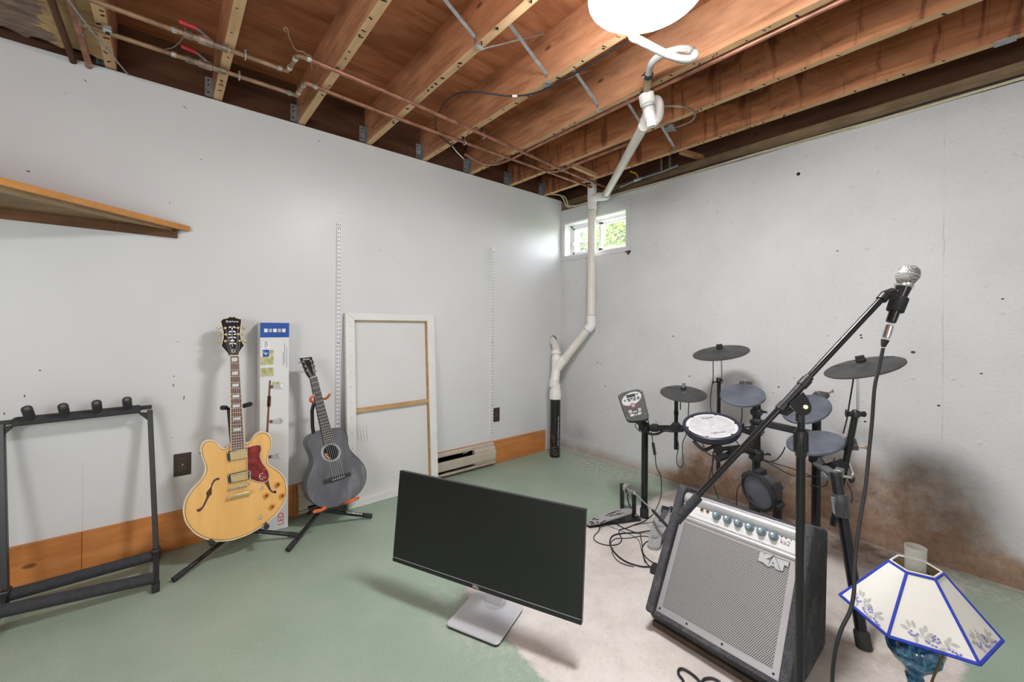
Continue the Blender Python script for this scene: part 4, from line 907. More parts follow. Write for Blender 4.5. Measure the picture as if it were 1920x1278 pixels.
for (bx_, by_, tx, ty) in ((57, 784, 50, 766), (122, 778, 118, 761), (183, 770, 181, 755), (239.5, 764, 238, 749)):
    a = rackp(bx_, by_, -.085); b = a + V((0, -.055, .030)); tgt = rackp(tx, ty, -.135)
    mb = MB(); mb.tube([a, tgt], .0165, 16); pg = mb.build('neck_peg', M['foam'], rk, smooth=40)
    d = (tgt - a).normalized(); mb = MB(); mb.disc(tgt, d, .008, .001, 12); mb.build('peg_end', M['greymetal'], pg)
ua, ub = rackp(12, 1117, -.20), rackp(288, 1041, -.20); dl = (ub - ua).normalized()
mb = MB(); mb.tube([ua, ub], .0225, 18); mb.build('rear_foam_tube', M['foam'], rk, smooth=40)
la, lb = rackp(0, 1146, -.365), rackp(288, 1083, -.365); la = lb + (la - lb) * 1.12
mb = MB(); mb.tube([la, lb], .0225, 18); mb.build('front_foam_tube', M['foam'], rk, smooth=40)
# ======================================================= guitars on stands
class Plane:
    def __init__(s, o, n): s.o = V(o); s.n = V(n).normalized()
    def __call__(s, px, py, lift=0.0): return PP(px, py, s.o, s.n) + s.n * lift
def zsc(ox, oy, k): return lambda pts: [(ox + x / k, oy + y / k) for x, y in pts]
# ---------------- electric
K = .175
PE = Plane((-2.6, -.325, .10), (0, -1, K))
UE = V((0, K, 1)).normalized(); XE = V((1, 0, 0))
z1 = zsc(330, 780, 4.917); z2 = zsc(390, 580, 4.56)
eg = thing('electric_guitar', 'natural wood semi-hollow electric guitar with red tortoiseshell pickguard on stand', 'guitar', PE(440, 1000))
body_pts = z1([(505, 262), (480, 285), (445, 300), (412, 288), (388, 262), (358, 235), (320, 222), (280, 228), (250, 250), (233, 288), (232, 330), (246, 380), (266, 430), (275, 480), (264, 530), (240, 575), (200, 625), (150, 680), (108, 740), (82, 800), (71, 860), (75, 920), (95, 980), (130, 1030), (180, 1080), (240, 1115), (310, 1140), (380, 1151), (450, 1149), (530, 1136), (610, 1111), (690, 1076), (770, 1030), (850, 970), (920, 905), (975, 835), (1010, 760), (1023, 690), (1018, 630), (1000, 570), (960, 520), (905, 480), (860, 448), (845, 425), (842, 398), (852, 355), (866, 315), (879, 270), (880, 225), (868, 185), (840, 158), (805, 146), (770, 150), (740, 170), (715, 200), (692, 232), (665, 248), (640, 246), (628, 240)])
op = [PE(*p) for p in body_pts]; op = catmull(op, 3, closed=True)
cen = sum(op, V()) / len(op)
TH = .046
mb = MB(); mb.prism(op, PE.n * -TH, 0, 1); bd = mb.build('body', [M['maple'], M['maple']], eg, smooth=50, bevel=.004)
mb = MB(); mb.tube([p + PE.n * -.001 for p in op], .0026, 6, closed=True); mb.tube([p + PE.n * (-TH + .001) for p in op], .0026, 6, closed=True); mb.build('binding', M['cream'], bd)
ins = [p + (cen - p).normalized() * .0055 + PE.n * .0004 for p in op]
mb = MB(); mb.tube(ins, .0009, 4, closed=True); mb.build('purfling', M['ebony'], bd)
def inlay(parent, nm, pts, mat, h=.0012, lift=.0, pl=PE, sm=0, mi=0):
    q = [pl(*p, lift) for p in pts]
    if sm: q = catmull(q, sm, closed=True)
    m_ = MB(); m_.prism(q, pl.n * h); return m_.build(nm, mat, parent)
fl = z1([(408, 566), (396, 588), (372, 590), (350, 612), (334, 650), (331, 680), (332, 718), (312, 735), (296, 765), (276, 805), (250, 848), (226, 876), (203, 884), (188, 872), (194, 854), (214, 850), (236, 836), (258, 796), (276, 752), (282, 728), (273, 708), (298, 676), (316, 656), (326, 618), (346, 584), (376, 566)])
inlay(bd, 'sound_hole', fl, M['fhole'], .0008, .0003)
fr_ = z1([(812, 612), (832, 640), (850, 672), (872, 696), (896, 708), (912, 714), (928, 704), (926, 686), (908, 682), (894, 690), (880, 680), (868, 650), (856, 600), (845, 575), (820, 590)])
inlay(bd, 'sound_hole', fr_, M['fhole'], .0008, .0003)
for pts in (fl, fr_):
    m_ = MB(); m_.tube([PE(*p, .0006) for p in pts], .0009, 4, closed=True); m_.build('hole_binding', M['cream'], bd)
pg_pts = z1([(655, 284), (680, 280), (705, 270), (740, 263), (770, 264), (784, 278), (784, 310), (772, 350), (775, 385), (792, 425), (820, 462), (846, 502), (858, 545), (850, 580), (828, 600), (795, 608), (755, 604), (715, 590), (684, 578), (682, 510), (656, 500), (655, 400)])
pk = inlay(eg, 'pickguard', pg_pts, M['tortoise'], .003, .004)
m_ = MB(); m_.tube([PE(*p, .0062) for p in pg_pts], .0014, 6, closed=True); m_.build('pickguard_binding', M['cream'], pk)
# E emblem on the pickguard
m_ = MB(); q = z1([(800, 522), (776, 532), (766, 556), (778, 576), (800, 578)]); m_.tube(catmull([PE(*p, .0075) for p in q], 4), .0011, 6)
q = z1([(770, 552), (790, 548)]); m_.tube([PE(*p, .0075) for p in q], .0009, 6); q = z1([(798, 560), (814, 566), (828, 558)]); m_.tube(catmull([PE(*p, .0075) for p in q], 4), .0008, 6); m_.build('emblem', M['pearl'], pk)
for ring, cover, nm in ([(466, 328), (668, 284), (673, 372), (478, 420)], [(493, 332), (648, 299), (654, 375), (502, 408)], 1), ([(474, 536), (676, 490), (685, 575), (484, 622)], [(500, 538), (656, 502), (662, 577), (508, 610)], 2):
    rg = inlay(eg, 'pickup', z1(ring), M['ebony'], .006, .0); rg.data.name = 'pickup'
    cv = inlay(rg, 'pickup_cover', z1(cover), M['gold'], .006, .006)
    m_ = MB()
    for k in range(6): a, b = cover[0], cover[1]; t_ = (k + .7) / 6.4; m_.disc(PE(*z1([(a[0] + (b[0] - a[0]) * t_ + 3, a[1] + (b[1] - a[1]) * t_ + (14 if nm == 1 else 14))])[0], .0122), PE.n, .0018, .0006, 8)
    m_.build('pole_pieces', M['darkslot'], cv)
    m_ = MB()
    for k in range(4):
        px, py = ring[k]; cx_, cy_ = sum(p[0] for p in ring) / 4, sum(p[1] for p in ring) / 4
        for q in ((.93, .88), (.93, .45)) if k in (0, 1) else ((.93, .88),): m_.disc(PE(*z1([(cx_ + (px - cx_) * q[0], cy_ + (py - cy_) * q[1])])[0], .006), PE.n, .002, .0008, 8)
    m_.build('mounting_screws', M['pearl'], rg)
def bar2(parent, nm, a, b, w, h, mat, lift=.0, bev=.002):
    p, q = PE(*z1([a])[0], lift + h / 2), PE(*z1([b])[0], lift + h / 2); m_ = MB(); m_.bar(p, q, w, h, PE.n); return m_.build(nm, mat, parent, bevel=bev)
br = bar2(eg, 'bridge', (490, 664), (664, 624), .012, .008, M['gold'], .006)
m_ = MB()
for k in range(6): t_ = (k + .5) / 6; m_.box(PE(*z1([(500 + 155 * t_, 662 - 36 * t_)])[0], .015), (.007, .006, .005), (XE, UE, PE.n))
m_.build('bridge_saddles', M['chrome'], br)
m_ = MB()
for a in ((490, 664), (664, 624)): m_.tube([PE(*z1([a])[0], 0), PE(*z1([a])[0], .012)], .0045, 12)
m_.build('bridge_posts', M['gold'], br, smooth=40)
tp_ = bar2(eg, 'tailpiece', (478, 744), (690, 697), .019, .011, M['gold'], .007, .004)
m_ = MB()
for a in ((487, 742), (680, 699)): m_.disc(PE(*z1([a])[0], .017), PE.n, .0075, .003, 16)
m_.build('tailpiece_studs', M['gold'], tp_, smooth=40)
for c in ((935, 628), (831, 728), (976, 730), (884, 830)):
    q = PE(*z1([c])[0]); kn = MB(); kn.lathe([(.0125, 0), (.0128, .004), (.0105, .010), (.0100, .014), (.0, .0145)], q, PE.n, 24); ko = kn.build('control_knob', M['amber'], eg, smooth=40)
    kn = MB(); kn.disc(q + PE.n * .0143, PE.n, .0065, .0008, 16); kn.build('knob_cap', M['redcap'], ko)
q = PE(*z1([(790, 655)])[0]); m_ = MB(); m_.lathe([(.007, 0), (.007, .003), (.004, .004), (.004, .007)], q, PE.n, 14); m_.tube([q + PE.n * .006, q + PE.n * .016 - UE * .003, q + PE.n * .019 - UE * .004], [.0018, .003, .003], 8); m_.build('toggle_switch', M['chrome'], eg, smooth=40)
q = PE(*z1([(776, 932)])[0]); m_ = MB(); m_.lathe([(.009, 0), (.009, .003), (.006, .004), (.006, .008), (.003, .008), (.003, .004)], q, PE.n, 16); m_.build('output_jack', M['chrome'], eg, smooth=40)
m_ = MB(); m_.lathe([(.005, 0), (.004, .006), (.006, .009), (.0, .010)], PE(*z1([(240, 342)])[0], -.02), (-1, 0, .1), 12); m_.build('strap_button', M['chrome'], eg, smooth=40)
# neck
nk = [PE(*p, .010) for p in ((432.6, 845), (458.6, 842), (447.6, 667.5), (430.2, 667.5))]
m_ = MB(); m_.prism(nk, PE.n * -.007); fb_ = m_.build('fingerboard', M['rosewood'], eg)
m_ = MB(); nb = [PE(*p, .003) for p in ((433.2, 838), (458.0, 836), (447.4, 666), (430.4, 666))]; m_.prism(nb, PE.n * -.018); m_.build('neck', M['maple'], eg, bevel=.004)
m_ = MB()
for i, j in ((0, 3), (1, 2)): m_.bar(nk[i] + PE.n * .0005, nk[j] + PE.n * .0005, .0024, .0075, PE.n)
m_.build('neck_binding', M['cream'], fb_)
scale = 1.0
ft = []
for k in range(23):
    t_ = (1 - 2 ** (-k / 12)) / (1 - 2 ** (-22.2 / 12)); l = nk[3].lerp(nk[0], t_); r_ = nk[2].lerp(nk[1], t_); ft.append((l, r_))
    if k: m_ = MB(); m_.bar(l + PE.n * .0008, r_ + PE.n * .0008, .0019, .0018, PE.n); m_.build('fret', M['fret'], fb_)
for k in (1, 3, 5, 7, 9, 12, 15):
    (l0, r0), (l1, r1) = ft[k - 1], ft[k]; c = (l0 + r0 + l1 + r1) / 4; w = (r0 - l0).length * .62; h = (l1 - l0).length * .52
    m_ = MB(); m_.box(c + PE.n * .0004, (w, h, .0012), (XE, UE, PE.n)); m_.build('block_inlay', M['pearl'], fb_)
m_ = MB(); m_.bar(nk[3] + PE.n * .001 + UE * .002, nk[2] + PE.n * .001 + UE * .002, .004, .006, PE.n); m_.build('nut', M['cream'], eg)
hd_pts = z2([(180, 396), (166, 370), (142, 345), (112, 312), (120, 282), (131, 240), (130, 190), (118, 140), (108, 98), (128, 78), (160, 74), (180, 64), (192, 57), (206, 66), (222, 57), (234, 66), (262, 76), (287, 82), (286, 112), (280, 152), (278, 200), (283, 245), (298, 282), (313, 308), (290, 332), (270, 364), (263, 396)])
hp_ = [PE(*p, -.004) for p in hd_pts]; m_ = MB(); m_.prism(hp_, PE.n * -.014, 0); hdk = m_.build('headstock', M['blackgloss'], eg)
m_ = MB(); m_.tube([p + PE.n * .0003 for p in hp_], .0022, 6, closed=True); m_.build('headstock_binding', M['cream'], hdk)
q = PE(*z2([(205, 101)])[0], -.0036); m_ = MB(); m_.text('Epiphone', q, XE, UE, .0145, .0004, 0, .35); m_.build('script_logo', M['text_white'], hdk)
m_ = MB()
for k, (cx_, cy_, rx_, ry_, an) in enumerate([(188, 150, 13, 6, -35), (226, 150, 13, 6, 35), (207, 160, 6, 10, 0), (190, 188, 15, 7, -20), (226, 188, 15, 7, 20), (186, 212, 14, 6, 15), (232, 210, 14, 6, -15), (192, 238, 17, 6, -10), (228, 238, 14, 6, 15), (208, 265, 20, 9, 0), (196, 290, 15, 6, -15), (230, 290, 14, 6, 15)]):
    pts = []
    for j in range(10):
        a = 2 * math.pi * j / 10; x = rx_ * math.cos(a); y = ry_ * math.sin(a); b = math.radians(an); pts.append((cx_ + x * math.cos(b) - y * math.sin(b), cy_ + x * math.sin(b) + y * math.cos(b)))
    m_.prism([PE(*p, -.0038) for p in z2(pts)], PE.n * .0006)
m_.tube([PE(*p, -.0034) for p in z2([(208, 150), (206, 190), (208, 230), (208, 270), (212, 318)])], .0011, 5); m_.build('vine_inlay', M['pearl'], hdk)
m_ = MB(); m_.tube([PE(*z2([(218 + 15 * math.cos(a), 352 + 17 * math.sin(a))])[0], -.0036) for a in [2 * math.pi * k / 16 for k in range(16)]], .0009, 5, closed=True); m_.tube([PE(*p, -.0034) for p in z2([(210, 344), (210, 362), (226, 362), (226, 344)])], .0012, 5); m_.build('head_emblem', M['pearl'], hdk)
m_ = MB()
POSTS = [(148, 157), (155, 212), (152, 268), (258, 155), (262, 210), (272, 266)]; PEGS = [(88, 155), (94, 212), (98, 268), (306, 155), (302, 208), (316, 265)]
for a, b in zip(POSTS, PEGS):
    m_ = MB(); q = PE(*z2([a])[0], -.004); m_.lathe([(.0062, 0), (.0062, .002), (.0035, .003), (.0035, .014), (.0, .014)], q, PE.n, 12)
    e = PE(*z2([b])[0], -.012); m_.tube([PE(*z2([a])[0], -.012), e], .0022, 8); m_.sphere(e, .009, 12, (.95, .45, .72), 0, (XE, PE.n, UE)); m_.build('tuning_machine', M['gold'], hdk, smooth=50)
# strings
m_ = MB()
for k in range(6):
    t_ = (k + .6) / 6.2; a = PE(*z1([(492 + 172 * t_, 742 - 38 * t_)])[0], .019); b = PE(*z1([(494 + 168 * t_, 662 - 38 * t_)])[0], .019); c = nk[3].lerp(nk[2], .1 + .8 * k / 5) + PE.n * .0035 + UE * .002; d = PE(*z2([POSTS[(2 - k) if k < 3 else k]])[0], .004)
    m_ = MB(); m_.tube([a, b, c, d], .00055, 4); m_.build('string', M['fret'], eg)
# stand
HB_ = V((-2.572, -.205, .095))
es = thing('guitar_stand', 'black tubular guitar stand holding the natural wood electric guitar', 'guitar stand', (-2.58, -.2, 0), 'guitar stands')
for ft_, lb in ((PZ(327, 1085, .013), 0), (PZ(560, 1003, .012), 1), (V((-2.60, -.03, .013)), 2)):
    m_ = MB(); m_.tube([HB_ + V((0, 0, .0)), ft_], .0105, 12); lg = m_.build('leg', M['blackgloss'], es, smooth=40)
    d = (ft_ - HB_).normalized(); m_ = MB(); m_.tube([ft_ - d * .05, ft_ + d * .006], .0125, 12); m_.build('rubber_foot', M['rubber'], lg, smooth=40)
yk = PY(430, 768, -.142)
m_ = MB(); m_.tube([HB_ - V((0, 0, .02)), HB_ + V((0, .02, .1)), yk], .011, 12); m_.lathe([(.011, 0), (.016, 0), (.016, .03), (.011, .03)], HB_ + V((0, .05, .30)), yk - HB_, 12); m_.build('upright', M['blackgloss'], es, smooth=40)
ya_, yb_ = PY(417, 764, -.20), PY(470, 757, -.20)
yc_ = PY(430, 766, -.142)
m_ = MB(); m_.tube(catmull([ya_, PY(424, 764, -.155), yc_, PY(452, 762, -.155), yb_], 5), [.0075] * 21, 10); yo = m_.build('neck_yoke', M['black'], es, smooth=50)
m_ = MB()
for a, b in ((ya_, PY(424, 764, -.155)), (yb_, PY(452, 762, -.155))): m_ = MB(); m_.tube([b, a, a + (a - b) * .12], [.0105, .0115, .006], 12); m_.build('foam_tip', M['rubber'], yo, smooth=40)
for (px, py) in ((398, 1018), (500, 987)):
    tip = PY(px, py, -.372); m_ = MB(); m_.tube(catmull([HB_ + V((0, -.01, .03)), V((tip.x, -.27, tip.z - .012)), V((tip.x, -.345, tip.z - .006)), tip], 5), .0085, 10); ca = m_.build('cradle_arm', M['black'], es, smooth=40)
    m_ = MB(); m_.sphere(tip, .0125, 12); m_.build('cradle_tip', M['rubber'], ca, smooth=60)

# ---------------- acoustic
KA = .185
PA = Plane((-2.15, -.295, .115), (0, -1, KA)); UA = V((0, KA, 1)).normalized()
z4 = zsc(540, 650, 3.994)
ag = thing('acoustic_guitar', 'small charcoal grey acoustic guitar tilted on stand with orange yokes', 'guitar', PA(625, 952))
ab = z4([(243, 632), (205, 648), (168, 672), (147, 700), (145, 732), (158, 770), (178, 812), (188, 850), (184, 892), (168, 935), (150, 982), (141, 1030), (143, 1080), (155, 1125), (185, 1165), (230, 1194), (285, 1207), (340, 1200), (400, 1181), (460, 1150), (520, 1106), (563, 1050), (584, 990), (584, 930), (565, 882), (530, 838), (490, 800), (461, 765), (449, 725), (447, 688), (440, 652), (418, 622), (382, 609), (345, 612), (322, 620)])
op = catmull([PA(*p) for p in ab], 3, closed=True)
m_ = MB(); m_.prism(op, PA.n * -.085, 0, 1); bd = m_.build('body', [M['blacktop'], M['blacktop']], ag, smooth=50, bevel=.002)
m_ = MB(); m_.tube([p - PA.n * .0005 for p in op], .0016, 5, closed=True); m_.tube([p - PA.n * .0845 for p in op], .0016, 5, closed=True); m_.build('binding', M['ebony'], bd)
sc_ = (322, 790)
def ring(rx, ry, lift): return [PA(*z4([(sc_[0] + rx * math.cos(a), sc_[1] + ry * math.sin(a))])[0], lift) for a in [2 * math.pi * k / 36 for k in range(36)]]
m_ = MB(); m_.prism(ring(75, 69, .0002), PA.n * .0004); m_.build('rosette', M['text_grey'], ag)
m_ = MB(); m_.prism(ring(57, 57, .0004), PA.n * .0008); sh = m_.build('sound_hole', M['hole'], ag)
m_ = MB(); m_.prism([PA(*p, .0014) for p in z4([(278, 802), (292, 812), (312, 830), (322, 842), (305, 838), (285, 824), (275, 812)])], PA.n * .0003); m_.prism([PA(*p, .0014) for p in z4([(270, 790), (285, 800), (297, 800), (298, 806), (276, 806)])], PA.n * .0003); m_.build('paper_label', M['barwood'], sh)
m_ = MB(); m_.prism([PA(*p, .0003) for p in z4([(264, 996), (306, 986), (312, 976), (418, 946), (430, 946), (462, 936), (468, 962), (432, 972), (420, 980), (320, 1016), (308, 1014), (270, 1026)])], PA.n * .008); bg = m_.build('bridge', M['ebony'], ag, bevel=.001)
for k in range(6): m_ = MB(); m_.sphere(PA(*z4([(335 + 16 * k, 996 - 5.4 * k)])[0], .009), .0032, 8); m_.build('bridge_pin', M['pearl'], bg)
na = [PA(*p, .008) for p in z4([(269, 738), (346, 716), (214, 217), (163, 235)])]
m_ = MB(); m_.prism(na, PA.n * -.006); fa_ = m_.build('fingerboard', M['ebony'], ag)
m_ = MB(); m_.prism([PA(*p, .002) for p in z4([(255, 668), (325, 650), (213, 218), (164, 236)])], PA.n * -.018); m_.build('neck', M['ebony'], ag, bevel=.004)
ft = []
for k in range(21):
    t_ = (1 - 2 ** (-k / 12)) / (1 - 2 ** (-20.3 / 12)); l = na[3].lerp(na[0], t_); r_ = na[2].lerp(na[1], t_); ft.append((l, r_))
    if k: m_ = MB(); m_.bar(l + PA.n * .0008, r_ + PA.n * .0008, .0018, .0016, PA.n); m_.build('fret', M['fret'], fa_)
m_ = MB(); m_.bar(na[3] + PA.n * .001, na[2] + PA.n * .001, .004, .006, PA.n); m_.build('nut', M['cream'], ag)
ha = [PA(*p, -.003) for p in z4([(90, 84), (180, 74), (196, 140), (214, 217), (163, 236), (140, 205), (125, 172)])]
m_ = MB(); m_.prism(ha, PA.n * -.014); hk = m_.build('headstock', M['blackgloss'], ag, bevel=.001)
xd = (PA(*z4([(180, 78)])[0]) - PA(*z4([(92, 88)])[0])).normalized()
m_ = MB(); m_.text('Martin', PA(*z4([(138, 92)])[0], -.0026), xd, UA, .014, .0003, 0, .2); m_.build('script_logo', M['pearl'], hk)
PO = [(116, 110), (130, 143), (143, 178), (172, 104), (183, 138), (193, 173)]; PG = [(76, 118), (93, 156), (102, 190), (196, 106), (207, 141), (218, 176)]
for a, b in zip(PO, PG):
    m_ = MB(); q = PA(*z4([a])[0], -.003); m_.lathe([(.0055, 0), (.0055, .002), (.003, .003), (.003, .012), (.0, .012)], q, PA.n, 12)
    lf = -.014; m_.tube([PA(*z4([a])[0], lf), PA(*z4([b])[0], lf)], .002, 8); m_.sphere(PA(*z4([b])[0], lf), .0085, 12, (.6, .5, .8), 0, (XE, PA.n, UA)); m_.build('tuning_machine', M['chrome'], hk, smooth=50)
m_ = MB()
for k in range(6):
    t_ = k / 5; a = PA(*z4([(337 + 16 * k, 990 - 5.4 * k)])[0], .010); c = na[3].lerp(na[2], .1 + .8 * t_) + PA.n * .003; d = PA(*z4([PO[(2 - k) if k < 3 else k]])[0], .005); m_ = MB(); m_.tube([a, c, d], .0006, 4); m_.build('string', M['fret'], ag)
HA_ = V((-2.185, -.235, .115))
as_ = thing('guitar_stand', 'black guitar stand with orange yokes holding the grey acoustic guitar', 'guitar stand', (-2.18, -.24, 0), 'guitar stands')
for k, ft_ in enumerate((PZ(541, 1029, .013), PZ(695, 967, .013), V((-2.20, -.03, .013)))):
    st_ = PY(601, 956, -.27) if k < 2 else HA_
    m_ = MB(); m_.tube([HA_ if k == 2 else st_, ft_], .0115, 12); lg = m_.build('leg', M['blackgloss'], as_, smooth=40)
    d = (ft_ - st_).normalized(); m_ = MB(); m_.tube([ft_ - d * .045, ft_ + d * .006], .0135, 12); m_.build('rubber_foot', M['rubber'], lg, smooth=40)
    if k == 1:
        m_ = MB(); up = V((0, -.75, .66)); x_ = d
        for i in range(11): c = st_.lerp(ft_, .50 + i * .030) + V((0, -.0085, .0078)); m_.box(c, (.005 if i % 3 else .003, .008, .0008), (d, V((0, .66, .75)), V((0, -.75, .66))))
        m_.build('worn_print', M['text_white'], lg)
hb = PY(601, 956, -.27)
m_ = MB(); m_.tube([hb, HA_], .013, 12); m_.tube([HA_ - V((0, 0, .03)), HA_ + V((0, .02, .14)), PY(586, 800, -.165), PY(585, 770, -.16), PY(588, 757, -.165), PY(598, 750, -.17)], .010, 12); m_.build('upright', M['blackgloss'], as_, smooth=50)
m_ = MB(); m_.tube(catmull([PY(590, 741, -.225), PY(583, 745, -.215), PY(583, 752, -.19), PY(592, 752, -.172), PY(602, 748, -.165), PY(611, 747, -.18), PY(616, 742, -.205), PY(619, 738, -.225)], 5), .0068, 10); yo = m_.build('neck_yoke', M['orange'], as_, smooth=50)
for pts in ([(603, 956, -.29), (592, 957.5, -.33), (590, 959, -.345), (602, 956, -.37), (612, 950, -.385)], [(648, 943, -.30), (655, 940, -.345), (665, 935.5, -.365), (672, 933, -.38)]):
    q = [PY(a, b, c) for a, b, c in pts]; m_ = MB(); m_.tube(catmull(q, 5), .0085, 10); ca = m_.build('cradle_arm', M['orange'], as_, smooth=50)
    m_ = MB(); m_.disc(q[-1], (q[-1] - q[-2]), .0045, .0008, 10); m_.build('arm_end', M['hole'], ca)
m_ = MB(); m_.tube([PY(600, 958, -.28), PY(625, 952, -.285), PY(650, 943, -.295)], .009, 10); m_.build('cradle_bar', M['black'], as_, smooth=40)
# ======================================================= monitor
MC = V((-1.9518, -1.4199, .333)); my = -1.161; mt = .1098; MW, MH = .813, .3679
R_ = V((math.cos(my), math.sin(my), 0)); N_ = V((-R_.y, R_.x, 0)); U_ = V((0, 0, math.cos(mt))) + N_ * math.sin(mt); Fn = R_.cross(U_).normalized()
if Fn.dot(CAM - MC) < 0: Fn = -Fn
mo = thing('computer_monitor', 'wide black flat monitor on silver foot standing on the floor', 'monitor', (MC.x, MC.y, 0))
def MP(u, v, n=0): return MC + R_ * u + U_ * v + Fn * n
m_ = MB(); m_.box(MP(0, 0, -.011), (MW, MH, .020), (R_, U_, Fn)); m_.build('bezel', M['bezel'], mo, bevel=.003)
m_ = MB(); m_.box(MP(0, 0, -.030), (MW * .8, MH * .74, .03), (R_, U_, Fn)); m_.build('rear_housing', M['bezel'], mo, bevel=.01)
m_ = MB(); m_.box(MP(0, .0105, -.0003), (MW - .010, MH - .030, .0012), (R_, U_, Fn)); m_.build('screen', M['screen'], mo)
m_ = MB(); m_.box(MP(0, -MH / 2 + .0185, .0002), (MW - .006, .0016, .0014), (R_, U_, Fn)); m_.build('bezel_line', M['text_grey'], mo)
m_ = MB(); m_.text('DELL', MP(-.0, -MH / 2 + .0095, -.0008), R_, U_, .0125, .0004); m_.build('lettering', M['text_white'], mo)
nb = PZ(926, 1133, .012); bc = PZ(911, 1159, .010)
base_c = (PZ(838, 1172, .008) + PZ(933, 1213, .008) + PZ(983, 1140, .008) + PZ(890, 1108, .008)) / 4
def rrect(c, hx, hy, r, n=6):
    pts = []
    for sx, sy, a0 in ((1, 1, 0), (-1, 1, 90), (-1, -1, 180), (1, -1, 270)):
        for k in range(n + 1): a = math.radians(a0 + 90 * k / n); pts.append(c + R_ * (sx * (hx - r) + r * math.cos(a)) + N_ * (sy * (hy - r) + r * math.sin(a)))
    return pts
m_ = MB(); m_.prism(rrect(base_c, .112, .110, .016), V((0, 0, .007)), 0); ba = m_.build('stand_base', M['alu'], mo, bevel=.002)
m_ = MB(); m_.prism(rrect(V((base_c.x, base_c.y, .001)), .110, .108, .016), V((0, 0, .008)), 0); m_.build('base_underside', M['rubber'], ba)
nk_ = V((nb.x, nb.y, 0)) + N_ * .012
m_ = MB(); m_.lathe([(.046, 0), (.046, .0006), (.044, .0008)], V((nk_.x, nk_.y, .015)), (0, 0, 1), 32); m_.build('swivel_ring', M['silverpaint'], ba)
m_ = MB(); m_.box(V((nk_.x, nk_.y, .015 + .20)), (.078, .026, .40), (R_, N_, V((0, 0, 1)))); m_.build('neck', M['alu'], mo, bevel=.003)
m_ = MB(); hm = V((nk_.x, nk_.y, .34)); tgt = MP(0, 0, -.035); m_.bar(hm, tgt, .07, .07); m_.build('tilt_hinge', M['bezel'], mo)

# ======================================================= amplifier
AL, AR = -1.828, -2.294
prof = [(-1.432, .022), (-1.456, .062), (-1.484, .075), (-1.234, .490), (-1.055, .420), (-1.078, .022)]
am = thing('guitar_amplifier', 'grey carpeted wedge amplifier with silver perforated grille and six knobs', 'amplifier', (-1.28, -2.06, 0))
def side(y0, y1):
    m_ = MB(); m_.prism([V((x, y0, z)) for x, z in prof], (0, y1 - y0, 0)); return m_.build('side_panel', M['carpet'], am, bevel=.012, seg=3)
side(AL, AL - .030); side(AR, AR + .030)
tl = .5466; SN = V((-math.cos(tl), 0, math.sin(tl))); SU = V((math.sin(tl), 0, math.cos(tl))); SY = V((0, -1, 0))
PL0 = V((-1.453, -1.862, .079))         # plate lower left corner
def AP(u, v, n=0): return PL0 + SY * u + SU * v + SN * n
m_ = MB(); m_.prism([V((x, AL - .028, z)) for x, z in ((-1.425, .022), (-1.446, .060), (-1.458, .071), (-1.212, .460), (-1.062, .405), (-1.078, .022))], (0, AR - AL + .056, 0)); m_.build('cabinet', M['carpet'], am)
m_ = MB(); m_.prism([V((x, AL - .03, z)) for x, z in ((-1.432, .030), (-1.458, .064), (-1.470, .072), (-1.455, .080), (-1.43, .075), (-1.41, .035))], (0, AR - AL + .06, 0)); m_.build('front_lip', M['carpet'], am, bevel=.006)
m_ = MB(); m_.prism([V((x, AL - .008, z)) for x, z in ((-1.44, .001), (-1.44, .022), (-1.07, .022), (-1.07, .001))], (0, AR - AL + .016, 0)); m_.build('bottom_board', M['darkbrown'], am, bevel=.004)
gw = .40; gl = .4452
Gp = PP(1300, 978, PL0, SN); v1 = .332
m_ = MB(); vs = [AP(0, 0), AP(gw, 0), AP(gw, gl), AP(0, gl)]; m_.prism(vs, SN * .003); m_.build('face_plate', M['silverpaint'], am, bevel=.001)
m_ = MB(); m_.prism([AP(.019, .022, .0032), AP(gw - .020, .022, .0032), AP(gw - .020, v1, .0032), AP(.019, v1, .0032)], SN * .0012); m_.build('perforated_grille', M['grille'], am)
# rolled edges above and below the control strip
m_ = MB()
def roll(v0, h, d, mi=0):
    n = 8; pts = [AP(0, v0 + h * k / n, .003 + d * math.sin(math.pi * k / n) ** .7) for k in range(n + 1)]
    m_.prism([pts[0] - SN * .003] + pts + [pts[-1] - SN * .003], SY * gw, mi)
roll(.340, .018, .006); roll(gl - .042, .040, .012); m_.build('trim_rail', M['silverpaint'], am, smooth=50)
m_ = MB(); m_.prism([AP(.0, .361, .003), AP(gw, .361, .003), AP(gw, gl - .043, .003), AP(0, gl - .043, .003)], SN * .0012); m_.build('control_strip', M['strip'], am)
cv = PP(1341, 963, PL0 + SN * .004, SN)
z6 = zsc(1290, 920, 7.986)
for c in ((420, 360), (582, 415), (742, 470), (912, 532), (1090, 598), (1272, 665)):
    q = PP(*z6([c])[0], PL0 + SN * .012, SN); q = q - SN * .008
    kn = MB(); kn.lathe([(.0145, 0), (.0150, .004), (.0125, .006), (.0115, .016), (.009, .020), (.0, .021)], q, SN, 24); ko = kn.build('control_knob', plain('blue_grey_knob', (.17, .235, .27), .35) if 'kb' not in M else M['kb'], am, smooth=35)
    if 'kb' not in M: M['kb'] = ko.data.materials[0]
    kn = MB(); kn.disc(q + SN * .0206 + SU * .003, SN, .0035, .0008, 12); kn.build('pointer_dot', M['text_white'], ko)
    kn = MB(); kn.lathe([(.0150, 0), (.0165, 0), (.0165, .0015), (.0150, .0015)], q, SN, 24, ring=True); kn.tube([q + SU * .0165 + SN * .001, q + SU * .022 - SY * .002 + SN * .001], .0009, 5); kn.build('dial_marking', M['text_grey'], ko)
